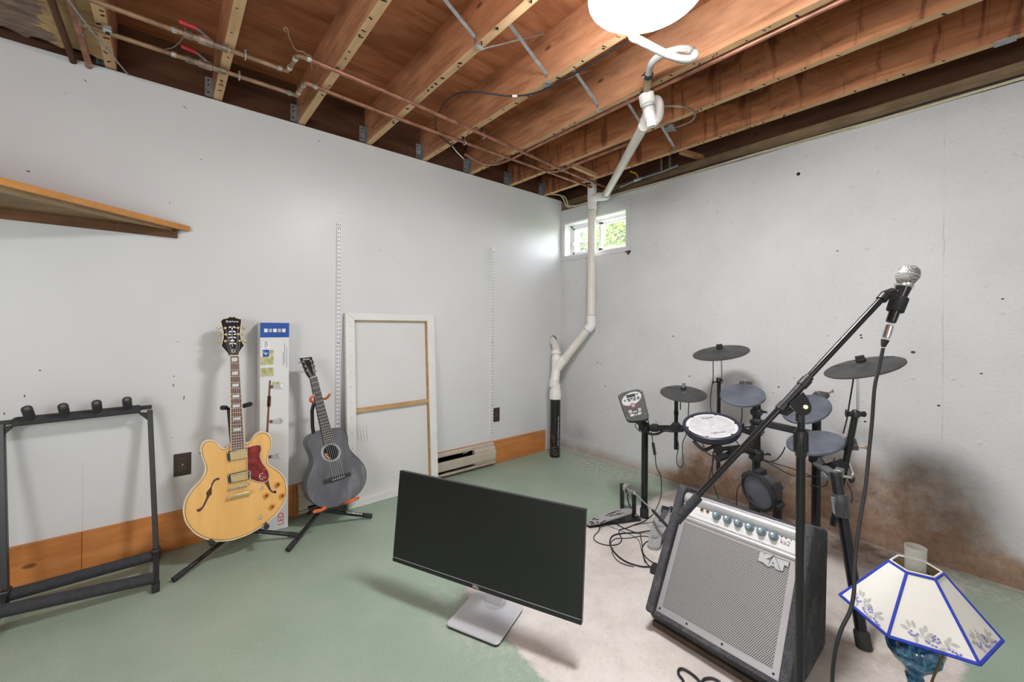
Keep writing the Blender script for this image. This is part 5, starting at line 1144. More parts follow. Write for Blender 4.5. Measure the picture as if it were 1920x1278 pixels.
for c in ((212, 285), (297, 313)):
    q = PP(*z6([c])[0], PL0 + SN * .0042, SN); kn = MB(); kn.lathe([(.0062, 0), (.0062, .003), (.0035, .003), (.0035, .001)], q, SN, 16); jk = kn.build('input_jack', M['gold'], am, smooth=40); kn = MB(); kn.disc(q + SN * .0012, SN, .0035, .0006, 12); kn.build('jack_hole', M['hole'], jk)
for c, mt_ in (((1403, 685), 'darkslot'), ((1468, 710), 'redcap'), ((1545, 741), 'grape'), ((1410, 643), 'text_grey')):
    q = PP(*z6([c])[0], PL0 + SN * .0042, SN); kn = MB(); kn.disc(q, SN, .0025, .0015, 10); kn.build('indicator', M[mt_], am)
kn = MB(); kn.tube([PP(*p, PL0 + SN * .0045, SN) for p in z6([(1455, 660), (1458, 650), (1470, 646), (1482, 655), (1490, 672), (1490, 684)])], .0008, 5); kn.build('headphone_symbol', M['text_dark'], am)
kn = MB(); kn.text('ka2', PP(*z6([(1456, 778)])[0], PL0 + SN * .0042, SN), SY, SU, .021, .0003); kn.build('model_lettering', M['text_dark'], am)
kn = MB()
for a, b in (((95, 340), (300, 412)), ((330, 420), (360, 432)), ((470, 478), (500, 490)), ((640, 535), (668, 546)), ((800, 592), (830, 603)), ((950, 650), (990, 664)), ((1140, 718), (1230, 750))):
    kn.tube([PP(*p, PL0 + SN * .0046, SN) for p in z6([a, b])], .0005, 4)
kn.build('strip_printing', M['text_grey'], am)
# badge letters: K, A, T
BK = [(1084, 906), (1152, 929), (1142, 966), (1166, 940), (1290, 968), (1218, 1012), (1172, 1018), (1206, 1034), (1240, 1022), (1196, 1136), (1128, 1074), (1050, 1046)]
BA = [(1300, 976), (1346, 1086), (1388, 1203), (1312, 1166), (1300, 1134), (1248, 1118), (1226, 1140), (1198, 1134), (1244, 1050)]
BT = [(1316, 1000), (1520, 1070), (1506, 1142), (1450, 1112), (1424, 1206), (1396, 1200), (1352, 1084)]
for pts in (BK, BA, BT):
    q = [PP(*p, PL0 + SN * .0045, SN) for p in z6(pts)]; kn = MB(); kn.prism(q, SN * .005); le = kn.build('badge_letter', M['matgrey'], am, bevel=.0006)
    c_ = sum(q, V()) / len(q); kn = MB(); kn.prism([c_ + (p - c_) * 1.08 - SN * .0002 for p in q], SN * .0022); kn.build('badge_backing_plate', M['text_dark'], le)  # dark backing, slightly larger than its letter
q = [PP(*p, PL0 + SN * .0097, SN) for p in z6([(1275, 1066), (1294, 1098), (1252, 1084)])]; kn = MB(); kn.prism(q, SN * .0004); kn.build('letter_opening', M['text_dark'], am)
for u in (.012, .115, .235, .385): kn = MB(); kn.disc(AP(u, .012, .003), SN, .0035, .0015, 10); kn.build('plate_screw', M['hole'], am)
for y in (AL - .05, AR + .05):
    for x in (-1.40, -1.10): pass

# ======================================================= microphone stand, microphone, cable
dm = 1.13
b0 = PD(1500.5, 1000, dm); PXY = (b0.x, b0.y)
ms = thing('microphone_stand', 'black boom microphone stand in front of the silver amplifier', 'microphone stand', (PXY[0], PXY[1], 0))
zt_ = PD(1500, 770, dm).z; zc = PD(1500, 845, dm).z
m_ = MB(); m_.lathe([(.0, 0), (.128, 0), (.130, .006), (.122, .014), (.03, .026), (.017, .05), (.0, .05)], (PXY[0], PXY[1], 0), (0, 0, 1), 40); m_.build('round_base', M['black'], ms, smooth=40)
m_ = MB(); m_.tube([(PXY[0], PXY[1], .03), (PXY[0], PXY[1], zc)], .0112, 18); m_.build('lower_post', M['blackgloss'], ms, smooth=40)
m_ = MB(); m_.tube([(PXY[0], PXY[1], zc - .05), (PXY[0], PXY[1], zt_)], .0092, 16); m_.build('upper_post', M['blackgloss'], ms, smooth=40)
m_ = MB(); zg0, zg1 = PD(1500, 848, dm).z, PD(1500, 806, dm).z; h_ = zg1 - zg0
m_.lathe([(.0112, -.012), (.0135, -.008), (.0135, .0), (.0155, .003), (.0158, h_ - .004), (.0135, h_), (.011, h_ + .004)], (PXY[0], PXY[1], zg0), (0, 0, 1), 24)
for k in range(8): a = 2 * math.pi * k / 8; m_.box((PXY[0] + .0158 * math.cos(a), PXY[1] + .0158 * math.sin(a), (zg0 + zg1) / 2), (.004, .005, h_ * .85), (V((math.cos(a), math.sin(a), 0)), V((-math.sin(a), math.cos(a), 0)), V((0, 0, 1))))
m_.build('height_clutch', M['black'], ms, smooth=35)
e0 = PD(1268, 976, dm + .02); e1 = PD(1655, 558, dm); bdv = (e1 - e0).normalized()
def BM(px, py): return PD(px, py, dm + .02 - .02 * (px - 1268) / 387)
toward = (CAM - PD(1500, 750, dm)).normalized()
m_ = MB(); m_.tube([BM(1292, 947), e1], .0082, 16); m_.build('boom_tube', M['blackgloss'], ms, smooth=40)
c0_, c1_ = BM(1268, 976), BM(1310, 930)
m_ = MB(); L = (c1_ - c0_); n = 5
prof_ = [(.0, 0), (.012, 0)]
for k in range(n): prof_ += [(.0128, L.length * (k + .02) / n), (.0128, L.length * (k + .93) / n), (.0118, L.length * (k + .95) / n), (.0118, L.length * (k + .99) / n)]
prof_ += [(.0115, L.length), (.008, L.length)]
m_.lathe(prof_, c0_, L, 20); m_.build('counterweight_grip', M['foam'], ms, smooth=30)
# swivel clamp
pa, pb = BM(1462, 767), BM(1518, 706)
m_ = MB(); m_.tube([pa, pb], .0112, 18); m_.lathe([(.0112, -.012), (.0138, -.012), (.0138, .012), (.0112, .012)], BM(1508, 717), bdv, 18); m_.lathe([(.0112, -.010), (.0132, -.010), (.0132, .012), (.0112, .012)], BM(1466, 763), bdv, 18); cl_ = m_.build('boom_clamp', M['black'], ms, smooth=40)
m_ = MB(); piv = PD(1507, 762, dm)
q = [PD(x, y, dm - .012) for x, y in ((1480, 756), (1506, 734), (1516, 748), (1522, 762), (1521, 772), (1513, 778), (1502, 779), (1494, 775))]
m_.prism(q, -toward * .024); sw = m_.build('swivel_bracket', M['black'], ms, bevel=.002)
m_ = MB(); m_.lathe([(.0, .004), (.0052, .004), (.0068, .002), (.0068, 0)], PD(1510.5, 762.5, dm - .0125), toward, 16); m_.build('brass_rivet', M['gold'], sw, smooth=40)
m_ = MB(); m_.tube([PD(1500, 775, dm), PD(1500, 790, dm)], .0105, 16); m_.tube([PD(1486, 766, dm + .01), PD(1474, 775, dm + .02), PD(1462, 770, dm + .02)], [.007, .007, .009], 10); m_.build('tension_knob', M['black'], ms, smooth=40)
# mic clip
mb0 = PD(1660, 640, dm); mb1 = PD(1706, 512, dm); md = (mb1 - mb0).normalized()
def MQ(px, py): return PD(px, py, dm)
m_ = MB(); m_.lathe([(.0165, 0), (.0195, .002), (.0205, .045), (.0185, .048)], MQ(1676, 586), md, 22); q = MQ(1683, 566)
cg = MB(); cg.lathe([(.017, -.028), (.0195, -.026), (.0205, .012), (.0185, .014)], MQ(1684, 566), md, 22); clp = cg.build('microphone_clip', M['rubber'], ms, smooth=40)
m_ = MB(); m_.tube([MQ(1652, 562), MQ(1660, 553)], [.0125, .0125], 14); m_.tube([MQ(1659, 554), MQ(1671, 548), MQ(1678, 556)], [.0135, .013, .012], 14); m_.build('clip_hinge', M['black'], clp, smooth=40)
mic = thing('microphone', 'black handheld microphone with silver mesh ball head in boom clip', 'microphone', MQ(1690, 560))
m_ = MB(); L0 = MQ(1670, 604); m_.lathe([(.0095, 0), (.0115, .002), (.0125, .04), (.0150, .075), (.0178, .098), (.0182, .103)], L0, md, 24)
m_.build('body', M['blackgloss'], mic, smooth=40)
bc_ = MQ(1706.5, 513)
axis_end = L0 + md * .103
m_ = MB(); m_.lathe([(.0182, -.001), (.0205, .003), (.0205, .010), (.0185, .012)], axis_end, md, 24); m_.build('collar', M['chrome'], mic, smooth=40)
hc = axis_end + md * .012
m = N('microphone_mesh'); x_ = m.n('TexChecker'); x_.inputs['Scale'].default_value = 420; m.t.links.new(m.co, x_.inputs[0]); m.base(m.mix(x_.outputs['Fac'], (.05, .05, .05), (.55, .54, .52)), .45, .3); M['micmesh'] = m.m
m_ = MB(); m_.lathe([(.0175, 0), (.021, .006), (.0252, .018), (.0256, .021)], hc, md, 28); m_.lathe([(.0256, .024), (.0248, .032), (.0215, .041), (.014, .048), (.006, .0505), (.0, .051)], hc, md, 28); m_.build('grille_ball', M['micmesh'], mic, smooth=60)
m_ = MB(); m_.lathe([(.0255, .0205), (.0264, .0212), (.0264, .0240), (.0255, .0247)], hc, md, 28, ring=True); m_.build('grille_band', M['silverpaint'], mic, smooth=40)
xl_ = thing('microphone_cable', 'black microphone cable hanging from the microphone down past the lamp shade', 'cable', MQ(1660, 640))
m_ = MB(); m_.lathe([(.0, -.0), (.0095, .0), (.0095, .034), (.0078, .036), (.0, .036)], MQ(1661, 633), MQ(1670, 604) - MQ(1661, 633), 20); m_.build('plug_barrel', M['chrome'], xl_, smooth=40)
m_ = MB(); m_.lathe([(.0045, -.0), (.006, .004), (.0092, .018), (.0092, .02)], MQ(1656, 650), MQ(1661, 633) - MQ(1656, 650), 18); m_.build('strain_relief', M['rubber'], xl_, smooth=40)
cpts = [MQ(1656, 652), MQ(1648, 690), PD(1640, 725, 1.12), PD(1635, 790, 1.10), PD(1629, 850, 1.08), PD(1623, 910, 1.06), PD(1613, 970, 1.04), PD(1606, 1020, 1.02), PD(1602, 1070, 1.0), PD(1601, 1110, .985), PD(1594, 1145, .975), PD(1578, 1178, .97), PD(1567, 1215, .97), PD(1561, 1260, .97), PD(1560, 1300, .975), PD(1556, 1370, .98)]
last = cpts[-1]; g1 = V((last.x + .02, last.y - .03, .02)); g2 = V((last.x + .08, last.y - .12, .0045)); g3 = V((last.x - .02, last.y - .26, .0045))
m_ = MB(); m_.tube(catmull(cpts + [g1, g2, g3], 6), .0042, 10); m_.build('cable_sheath', M['cable'], xl_, smooth=60)

# ======================================================= oil-lamp style table lamp
LX, LY, LZ = -1.2733, -2.5353, .3442; RB, RTp, LH, L0a = .1627, .055, .1348, 1.8776
lp = thing('table_lamp', 'blue glass lamp with white six-panel shade trimmed in blue on the floor', 'lamp', (LX, LY, 0))
def hexp(r, z): return [V((LX + r * math.cos(L0a + k * math.pi / 3), LY + r * math.sin(L0a + k * math.pi / 3), z)) for k in range(6)]
Bv, Tv = hexp(RB, LZ), hexp(RTp, LZ + LH)
def panel_pt(k, s_, t_):
    a = Bv[k].lerp(Bv[(k + 1) % 6], s_); b = Tv[k].lerp(Tv[(k + 1) % 6], s_); return a.lerp(b, t_)
shd = bpy.data.objects.new('lamp_shade', None); COL.objects.link(shd); shd.parent = lp
rnd = random.Random(11)
for k in range(6):
    a, b, c, d = Bv[k], Bv[(k + 1) % 6], Tv[(k + 1) % 6], Tv[k]; nn = (b - a).cross(d - a).normalized()
    if nn.dot(a - V((LX, LY, LZ))) < 0: nn = -nn
    m_ = MB(); m_.prism([a, b, c, d], -nn * .0012, 0)
    m_.add([a - nn * .0014, b - nn * .0014, c - nn * .0014, d - nn * .0014], [(0, 1, 2, 3)], 1)
    w = (b - a).length; ux = (b - a).normalized(); uy = nn.cross(ux)
    if uy.dot(d - a) < 0: uy = -uy
    def ell(s_, t_, rx_, ry_, ang, mi):
        p = panel_pt(k, s_, t_) + nn * .0006; ca, sa = math.cos(ang), math.sin(ang)
        m_.prism([p + ux * (rx_ * math.cos(q) * ca - ry_ * math.sin(q) * sa) + uy * (rx_ * math.cos(q) * sa + ry_ * math.sin(q) * ca) for q in [2 * math.pi * j / 8 for j in range(8)]], nn * .0002, mi)
    for (s_, t_, an) in ((.22, .26, 2.2), (.17, .20, 2.7), (.29, .27, 1.6), (.45, .25, 1.4), (.40, .20, 2.0), (.50, .18, .8), (.47, .12, 2.4), (.74, .19, .9), (.80, .15, .2), (.70, .13, 2.1), (.63, .045, .6), (.33, .08, 1.9)):
        ell(s_, t_, .0085, .0042, an + rnd.uniform(-.3, .3), 2)
    for (s_, t_) in ((.26, .17), (.24, .14), (.27, .12), (.30, .115), (.33, .125), (.35, .15), (.53, .16), (.57, .19), (.56, .15), (.60, .165), (.62, .13), (.54, .12), (.58, .11), (.45, .09), (.48, .075), (.52, .06), (.56, .055), (.70, .07), (.74, .055), (.78, .05), (.82, .045), (.79, .03)):
        ell(s_ + rnd.uniform(-.006, .006), t_, .0026, .0031, rnd.uniform(0, 3), 3)
    m_.tube([panel_pt(k, q, t_) + nn * .0006 for q, t_ in ((.2, .2), (.32, .14), (.45, .13), (.6, .10), (.78, .09))], .0004, 4, 2)
    m_.build('shade_panel', [M['shade'], M['shadein'], M['leafgrey'], M['grape']], shd, recalc=True)
m_ = MB()
for k in range(6):
    m_.tube([Bv[k], Tv[k]], .0034, 8); m_.tube([Bv[k], Bv[(k + 1) % 6]], .0042, 8); m_.tube([Tv[k], Tv[(k + 1) % 6]], .0036, 8)
m_.build('blue_braid', M['trimblue'], shd, smooth=50)
m_ = MB(); q = [p + V((0, 0, .0030)) for p in hexp(RTp - .003, LZ + LH)]
for k in range(6): m_.tube([q[k], q[(k + 1) % 6]], .0026, 6)
m_.build('top_rim', M['cream'], shd)
m_ = MB()
for k in (0, 2, 4): m_.tube([hexp(RTp, LZ + LH - .01)[k], V((LX + .026 * math.cos(L0a + k * math.pi / 3), LY + .026 * math.sin(L0a + k * math.pi / 3), LZ + LH - .02))], .0012, 6)
m_.tube([V((LX + .027 * math.cos(a), LY + .027 * math.sin(a), LZ + LH - .02)) for a in [2 * math.pi * k / 16 for k in range(16)]], .0015, 6, closed=True); m_.build('shade_spider', M['greymetal'], shd)
m_ = MB(); n = 28; pr_ = [(.0235, .535), (.0228, .50), (.0225, .46), (.026, .43), (.031, .40), (.028, .372), (.022, .355)]
m_.lathe(pr_, (LX, LY, 0), (0, 0, 1), 32); o_ = m_.build('glass_chimney', M['chimney'], lp, smooth=60)
bmx = bmesh.new(); bmx.from_mesh(o_.data); bmesh.ops.delete(bmx, geom=[f for f in bmx.faces if len(f.verts) > 4], context='FACES'); bmx.to_mesh(o_.data); bmx.free(); sol = o_.modifiers.new('t', 'SOLIDIFY'); sol.thickness = .0016
m_ = MB(); m_.lathe([(.0, .300), (.020, .300), (.022, .31), (.018, .318), (.018, .335), (.027, .34), (.030, .352), (.026, .362), (.0, .362)], (LX, LY, 0), (0, 0, 1), 28); m_.build('burner_collar', M['gold'], lp, smooth=40)
m_ = MB(); prof_ = [(.0, 0), (.062, 0), (.064, .008), (.056, .018), (.036, .045), (.022, .085), (.0155, .13), (.0145, .160), (.020, .178), (.017, .188), (.024, .200), (.042, .218), (.056, .240), (.060, .258), (.054, .276), (.038, .290), (.022, .300), (.0, .301)]
nn_ = 48; vs = []; fs = []
for i, (r_, h_) in enumerate(prof_):
    for k in range(nn_): a = 2 * math.pi * k / nn_; rr = r_ * (1 + .035 * math.cos(8 * a + h_ * 40)); vs.append((LX + rr * math.cos(a), LY + rr * math.sin(a), h_))
for i in range(len(prof_) - 1):
    for k in range(nn_): l = (k + 1) % nn_; fs.append((i * nn_ + k, i * nn_ + l, (i + 1) * nn_ + l, (i + 1) * nn_ + k))
m_.add(vs, fs); m_.build('glass_base', M['blueglass'], lp, smooth=60)
q = [V((LX, LY, .33)) + (CAM - V((LX, LY, 1.136))).normalized() * .03, PD(1764, 1222, 1.04), PD(1763, 1240, 1.03), PD(1755, 1258, 1.04), PD(1746, 1282, 1.05), PD(1735, 1330, 1.06), PD(1760, 1385, 1.08)]
q[-1].z = .005; q.append(q[-1] + V((.12, -.2, 0)))
m_ = MB(); m_.tube(catmull(q, 6), .0028, 8); m_.build('power_cord', M['cordbrown'], lp, smooth=60)
# ======================================================= electronic drum kit
def disc_axis(px, py, d, a, b, minor):
    """axis of a round disc from its measured long and short diameters"""
    r = ray(px, py); view = r.normalized(); cosoff = 1 / r.length
    X_ = RT - view * RT.dot(view); X_.normalize(); Y_ = X_.cross(view); Y_ = -Y_ if Y_.z < 0 else Y_
    dx = (b[0] - a[0]) * cosoff; dy = b[1] - a[1]; maj = math.hypot(dx, dy)
    mdir = (X_ * dx - Y_ * dy).normalized(); ndir = view.cross(mdir); ndir = -ndir if ndir.z < 0 else ndir
    ct = min(1, minor / maj); st_ = math.sqrt(1 - ct * ct)
    return (-view * ct + ndir * st_).normalized(), mdir, maj * d * r.length * cosoff / F / 1.0
kit = 'electronic drum kit pieces'
# --- rack
rk = thing('drum_rack', 'black tubular drum rack standing by the stained concrete wall', 'drum rack', (-.6, -1.8, 0))
def post(top, bot, r=.019, foot=True, nm='post', cap=True):
    m_ = MB(); m_.tube([bot, top], r, 20); p = m_.build(nm, M['blackgloss'], rk, smooth=40)
    if foot: d = (top - bot).normalized(); m_ = MB(); m_.lathe([(.0, 0), (r + .0055, 0), (r + .0055, .05), (r + .001, .056)], bot, d, 20); m_.build('rubber_foot', M['rubber'], p, smooth=40)
    return p
f1 = PZ(1208, 969); P1b = V((f1.x, f1.y, 0)); P1t = V((f1.x, f1.y, PD(1207, 792, (f1 - CAM).dot(FW)).z)); d1 = (f1 - CAM).dot(FW)
post(P1t, P1b)
d2 = 2.14; q2 = PD(1418.5, 800, d2); P2 = lambda z: V((q2.x, q2.y, z)); post(P2(PD(1418, 758, d2).z), P2(0))
d3 = 2.02; q3 = PD(1531, 800, d3); P3 = lambda z: V((q3.x, q3.y, z)); post(P3(PD(1531, 782, d3).z), P3(0))
f4 = PZ(1620, 1214); f4.z = 0.0; t4 = PD(1567, 888, 1.58)
p4_ = post(t4, f4, .0185)
m_ = MB(); d4 = (t4 - f4).normalized(); c4 = PD(1578, 945, (f4 - CAM).dot(FW) + .10); c4 = f4 + d4 * (c4 - f4).dot(d4)
m_.lathe([(.019, -.045), (.025, -.043), (.025, .036), (.019, .038)], c4, d4, 22); m_.box(c4 - toward * -.024 + V((0, 0, -.012)), (.03, .02, .05), None); sl = m_.build('leg_clamp', M['darkmetal'], rk, smooth=35)
m_ = MB(); m_.bar(c4 - RT * .028 + V((0, 0, .028)), c4 - RT * .020 + V((0, 0, -.035)), .012, .010); m_.build('clamp_lever', M['steel'], sl)
m_ = MB(); m_.disc(t4 - d4 * .004, d4, .0192, .010, 20); m_.build('end_plug', M['black'], p4_)
# horizontal tubes
def hbar(a, b, r, nm='crossbar'): m_ = MB(); m_.tube([a, b], r, 16); return m_.build(nm, M['blackgloss'], rk, smooth=40)
zb1 = PD(1210, 800, d1).z
h1a = V((P1t.x, P1t.y, zb1 - .004)); h1b = P2(PD(1418, 800, d2).z - .015); hbar(h1a, h1b, .017)
h2a = P2(PD(1430, 790, d2).z); h2b = P3(PD(1528, 815, d3).z); m_ = MB(); m_.bar(h2a, h2b, .030, .034); m_.build('crossbar', M['black'], rk, bevel=.005)
h3a = P3(PD(1531, 868, d3).z); h3b = t4 + V((0, 0, -.005)); m_ = MB(); m_.tube([h3a, h3a.lerp(h3b, .4), h3b], [.017, .017, .014], 14); m_.build('crossbar', M['greymetal'], rk, smooth=40)
# joint clamps
def clamp(c, ax, r, L, nm='joint_clamp', knob=None, mat='black'):
    m_ = MB(); m_.lathe([(r * .8, -L / 2), (r, -L / 2), (r, L / 2), (r * .8, L / 2)], c, ax, 18); m_.box(c - toward * .0 + V((0, 0, 0)), (r * 2.1, r * 2.1, L * .7)); o = m_.build(nm, M[mat], rk, smooth=35, bevel=.003)
    if knob is not None:
        k_ = MB(); k_.tube([c, c + knob], .005, 8); e = c + knob; x, y, z = frame_of(knob); k_.sphere(e, .018, 12, (1.0, .35, .35), 0, (x, y, z)); k_.build('wing_knob', M['rubber'], o, smooth=60)
    return o
clamp(V((P1t.x, P1t.y, zb1 - .004)), V((0, 0, 1)), .026, .05)
clamp(h1a.lerp(h1b, .10), h1b - h1a, .024, .035)
clamp(h1b, V((0, 0, 1)), .027, .055)
clamp(P2(PD(1418, 852, d2).z), V((0, 0, 1)), .026, .06, knob=RT * .065 + V((0, 0, .003)))
clamp(P2(PD(1418, 772, d2).z), V((0, 0, 1)), .022, .04, knob=RT * .045)
clamp(P3(PD(1531, 858, d3).z), V((0, 0, 1)), .025, .055, mat='black')
clamp(h2a, h2b - h2a, .024, .03)
# hi-hat arm
dh = 2.36
ha_t, ha_b = PD(1268, 745, dh), PD(1266.5, 842, dh); ha_b = V((ha_t.x, ha_t.y, ha_b.z))
m_ = MB(); m_.tube([ha_b, ha_t], .0108, 14); m_.lathe([(.0108, 0), (.013, 0), (.013, .02), (.0108, .022)], ha_t - V((0, 0, .10)), (0, 0, 1), 14); a_ = m_.build('cymbal_arm', M['blackgloss'], rk, smooth=40)
m_ = MB(); m_.tube([ha_t + V((0, 0, .0)), ha_t + V((0, 0, .035))], .004, 8); m_.box(ha_t + RT * .012 + V((0, 0, -.006)), (.04, .03, .014)); m_.tube([ha_t - RT * .02, ha_t - RT * .045 - V((0, 0, .004))], .004, 8); m_.tube([ha_t + RT * .024, ha_t + RT * .024 - V((0, 0, .07))], .0035, 8); m_.build('tilter', M['black'], a_)
cjh = V((ha_t.x, ha_t.y, PD(1268, 800, dh).z)); o_ = clamp(cjh, V((0, 0, 1)), .020, .05, knob=RT * .04)
hb_pt = h1a.lerp(h1b, .30); m_ = MB(); m_.bar(cjh, hb_pt, .026, .03); m_.build('clamp_arm', M['black'], o_)
# crash arm
dc = 2.45; ct_ = PD(1348, 716, dc); cb_ = V((ct_.x, ct_.y, PD(1348, 895, dc).z))
m_ = MB(); m_.tube([cb_, ct_], .0112, 14); m_.lathe([(.0, 0), (.014, 0), (.016, .02), (.013, .026)], ct_, (0, 0, 1), 14); a_ = m_.build('cymbal_arm', M['blackgloss'], rk, smooth=40)
m_ = MB(); m_.tube([ct_ + RT * .0 + V((0, 0, .012)), ct_ + RT * .022 + V((0, 0, .012))], .009, 10); m_.tube([ct_ - RT * .005, ct_ - RT * .032], .004, 8); m_.sphere(ct_ - RT * .036, .010, 10, (.5, .5, 1.4)); m_.build('tilter', M['black'], a_, smooth=50)
cr_a, cr_b = PD(1352.5, 672, 2.42), ct_ + RT * .018 + V((0, 0, -.01)); m_ = MB(); m_.tube([cr_b, cr_a + V((0, 0, .04))], .0048, 10); m_.build('cymbal_rod', M['chrome'], a_, smooth=40)
cj = V((ct_.x, ct_.y, PD(1348, 842, dc).z)); oc_ = clamp(cj, V((0, 0, 1)), .020, .05); m_ = MB(); m_.bar(cj, P2(PD(1418, 835, d2).z), .024, .024); m_.build('clamp_arm', M['black'], oc_)
# protruding knob arm below the snare
ka, kb_ = PD(1345, 860, 2.02), PD(1395, 842, 2.10); m_ = MB(); m_.tube([ka, kb_], .0165, 16); m_.tube([kb_, P2(PD(1418, 852, d2).z)], .015, 12); m_.box(PD(1375, 845, 2.05), (.04, .04, .03)); m_.build('side_arm', M['black'], rk, smooth=35)
# ride arm
rt_t, rt_m, rt_b = PD(1604, 776, 1.75), PD(1592, 838, 1.77), PD(1562, 984, 1.82)
m_ = MB(); m_.tube([rt_b, rt_t], .0125, 14); a_ = m_.build('cymbal_arm', M['blackgloss'], rk, smooth=40)
m_ = MB(); m_.lathe([(.0125, -.012), (.016, -.010), (.016, .010), (.010, .018)], rt_t, rt_t - rt_b, 14); m_.tube([rt_t - RT * .03, rt_t + RT * .03], .011, 12); m_.sphere(rt_t + RT * .036, .012, 10, (.6, .8, 1.1)); m_.sphere(rt_t - RT * .04 + V((0, 0, .004)), .012, 10, (.4, .4, 1.5)); m_.build('tilter', M['black'], a_, smooth=50)
m_ = MB(); m_.tube([PD(1608.5, 792, 1.745), PD(1609, 700, 1.745), PD(1609, 684, 1.745)], .0050, 10); m_.build('cymbal_rod', M['chrome'], a_, smooth=40)
m_ = MB(); m_.bar(PD(1585, 868, 1.78), h3a.lerp(h3b, .55), .03, .03); m_.sphere(PD(1597, 897, 1.78), .020, 12, (1, .6, 1)); m_.build('clamp_arm', M['black'], a_)
# chrome L rod and grey bracket
m_ = MB(); m_.tube(catmull([PD(1587, 857, 1.78), PD(1596, 880, 1.77), PD(1598.5, 889, 1.765), PD(1594, 894.5, 1.76), PD(1586, 893, 1.755), PD(1560, 891, 1.74), PD(1547, 893, 1.73)], 5), .0058, 10); m_.build('pad_rod', M['chrome'], rk, smooth=50)
m_ = MB(); m_.lathe([(.013, -.02), (.018, -.018), (.018, .018), (.013, .02)], PD(1552, 892, 1.735), RT, 16); m_.box(PD(1573, 885, 1.72), (.05, .03, .03)); m_.build('rod_clamp', M['greymetal'], rk, smooth=40, bevel=.004)
m_ = MB(); m_.tube([PD(1540, 862, 1.93), PD(1552, 878, 1.85)], .016, 14); m_.bar(PD(1548, 870, 1.86), PD(1572, 876, 1.8), .016, .014); m_.build('angle_arm', M['greymetal'], rk, smooth=40)

# --- sound module
PMn = (-FW * .80 - RT * .25 + UP * .45).normalized(); MO = PD(1186, 760, 2.36); PMp = Plane(MO, PMn)
zm = zsc(1140, 700, 6.389)
mod = thing('sound_module', 'black drum sound module with round dial on the left rack post', 'drum module', MO)
out = zm([(118, 262), (135, 250), (180, 225), (250, 205), (300, 193), (360, 187), (408, 203), (418, 225), (440, 300), (462, 400), (488, 500), (486, 530), (470, 546), (440, 556), (340, 572), (260, 574), (226, 556), (200, 500), (160, 390)])
m_ = MB(); m_.prism([PMp(*p) for p in out], PMn * -.032); m_.build('housing', plain('module_plastic', (.016, .016, .018), .55), mod, bevel=.003)
m_ = MB(); m_.prism([PMp(*zm([(282 + 118 * math.cos(a) * .98 - 18 * math.sin(a), 302 + 82 * math.sin(a) - 22 * math.cos(a))])[0], .0003) for a in [2 * math.pi * k / 30 for k in range(30)]], PMn * .0012); fp = m_.build('face_panel', M['matgrey'], mod)
m_ = MB(); m_.prism([PMp(*p, .0016) for p in zm([(216, 262), (322, 238), (328, 272), (224, 298)])], PMn * .0008); m_.build('display', M['darkslot'], fp)
def btn(pts, mt, nm='button'): m_ = MB(); m_.prism([PMp(*p, .001) for p in zm(pts)], PMn * .0028); return m_.build(nm, M[mt], mod)
for (x, y) in ((242, 311), (280, 302), (320, 292), (256, 327), (316, 316)): btn([(x - 16, y - 3), (x + 14, y - 9), (x + 16, y + 3), (x - 14, y + 9)], 'rubber')
for (x, y) in ((345, 246), (360, 282), (362, 302)): btn([(x - 14, y - 2), (x + 14, y - 10), (x + 15, y + 2), (x - 13, y + 9)], 'rubber')
q = PMp(*zm([(203, 328)])[0]); m_ = MB(); m_.lathe([(.0048, 0), (.0044, .007), (0, .007)], q, PMn, 14); m_.build('volume_knob', M['rubber'], mod, smooth=40)
q = PMp(*zm([(302, 385)])[0]); m_ = MB(); m_.lathe([(.0128, 0), (.0155, 0), (.0155, .003), (.0128, .004)], q, PMn, 28, ring=True); m_.build('red_ring', M['red'], mod, smooth=40)
m_ = MB(); m_.lathe([(.0125, 0), (.0125, .006), (.0110, .008), (.0, .0075)], q, PMn, 28); dl = m_.build('dial', plain('grey_dial', (.10, .11, .12), .4), mod, smooth=40)
for pts in ([(244, 446), (282, 436), (286, 452), (248, 462)], [(252, 466), (292, 456), (296, 472), (256, 482)], [(304, 456), (344, 446), (346, 460), (308, 470)], [(356, 420), (392, 412), (396, 426), (360, 434)], [(362, 440), (396, 432), (398, 448), (366, 456)], [(262, 492), (314, 480), (318, 508), (272, 518)], [(356, 470), (402, 460), (396, 488), (358, 498)]): btn(pts, 'leafgrey')
m_ = MB(); m_.prism([PMp(*p, .0008) for p in zm([(326, 485), (346, 480), (348, 500), (328, 505)])], PMn * .0008); m_.build('logo_mark', M['text_grey'], mod)
for c in ((136, 270), (393, 212), (232, 530), (444, 480)):
    m_ = MB(); m_.disc(PMp(*zm([c])[0]), PMn, .0022, .0012, 10); m_.build('screw', M['matgrey'], mod)
m_ = MB(); m_.bar(MO - PMn * .03 - UP * .04, V((P1t.x, P1t.y, P1t.z - .02)), .05, .03); m_.build('mount', M['black'], mod)

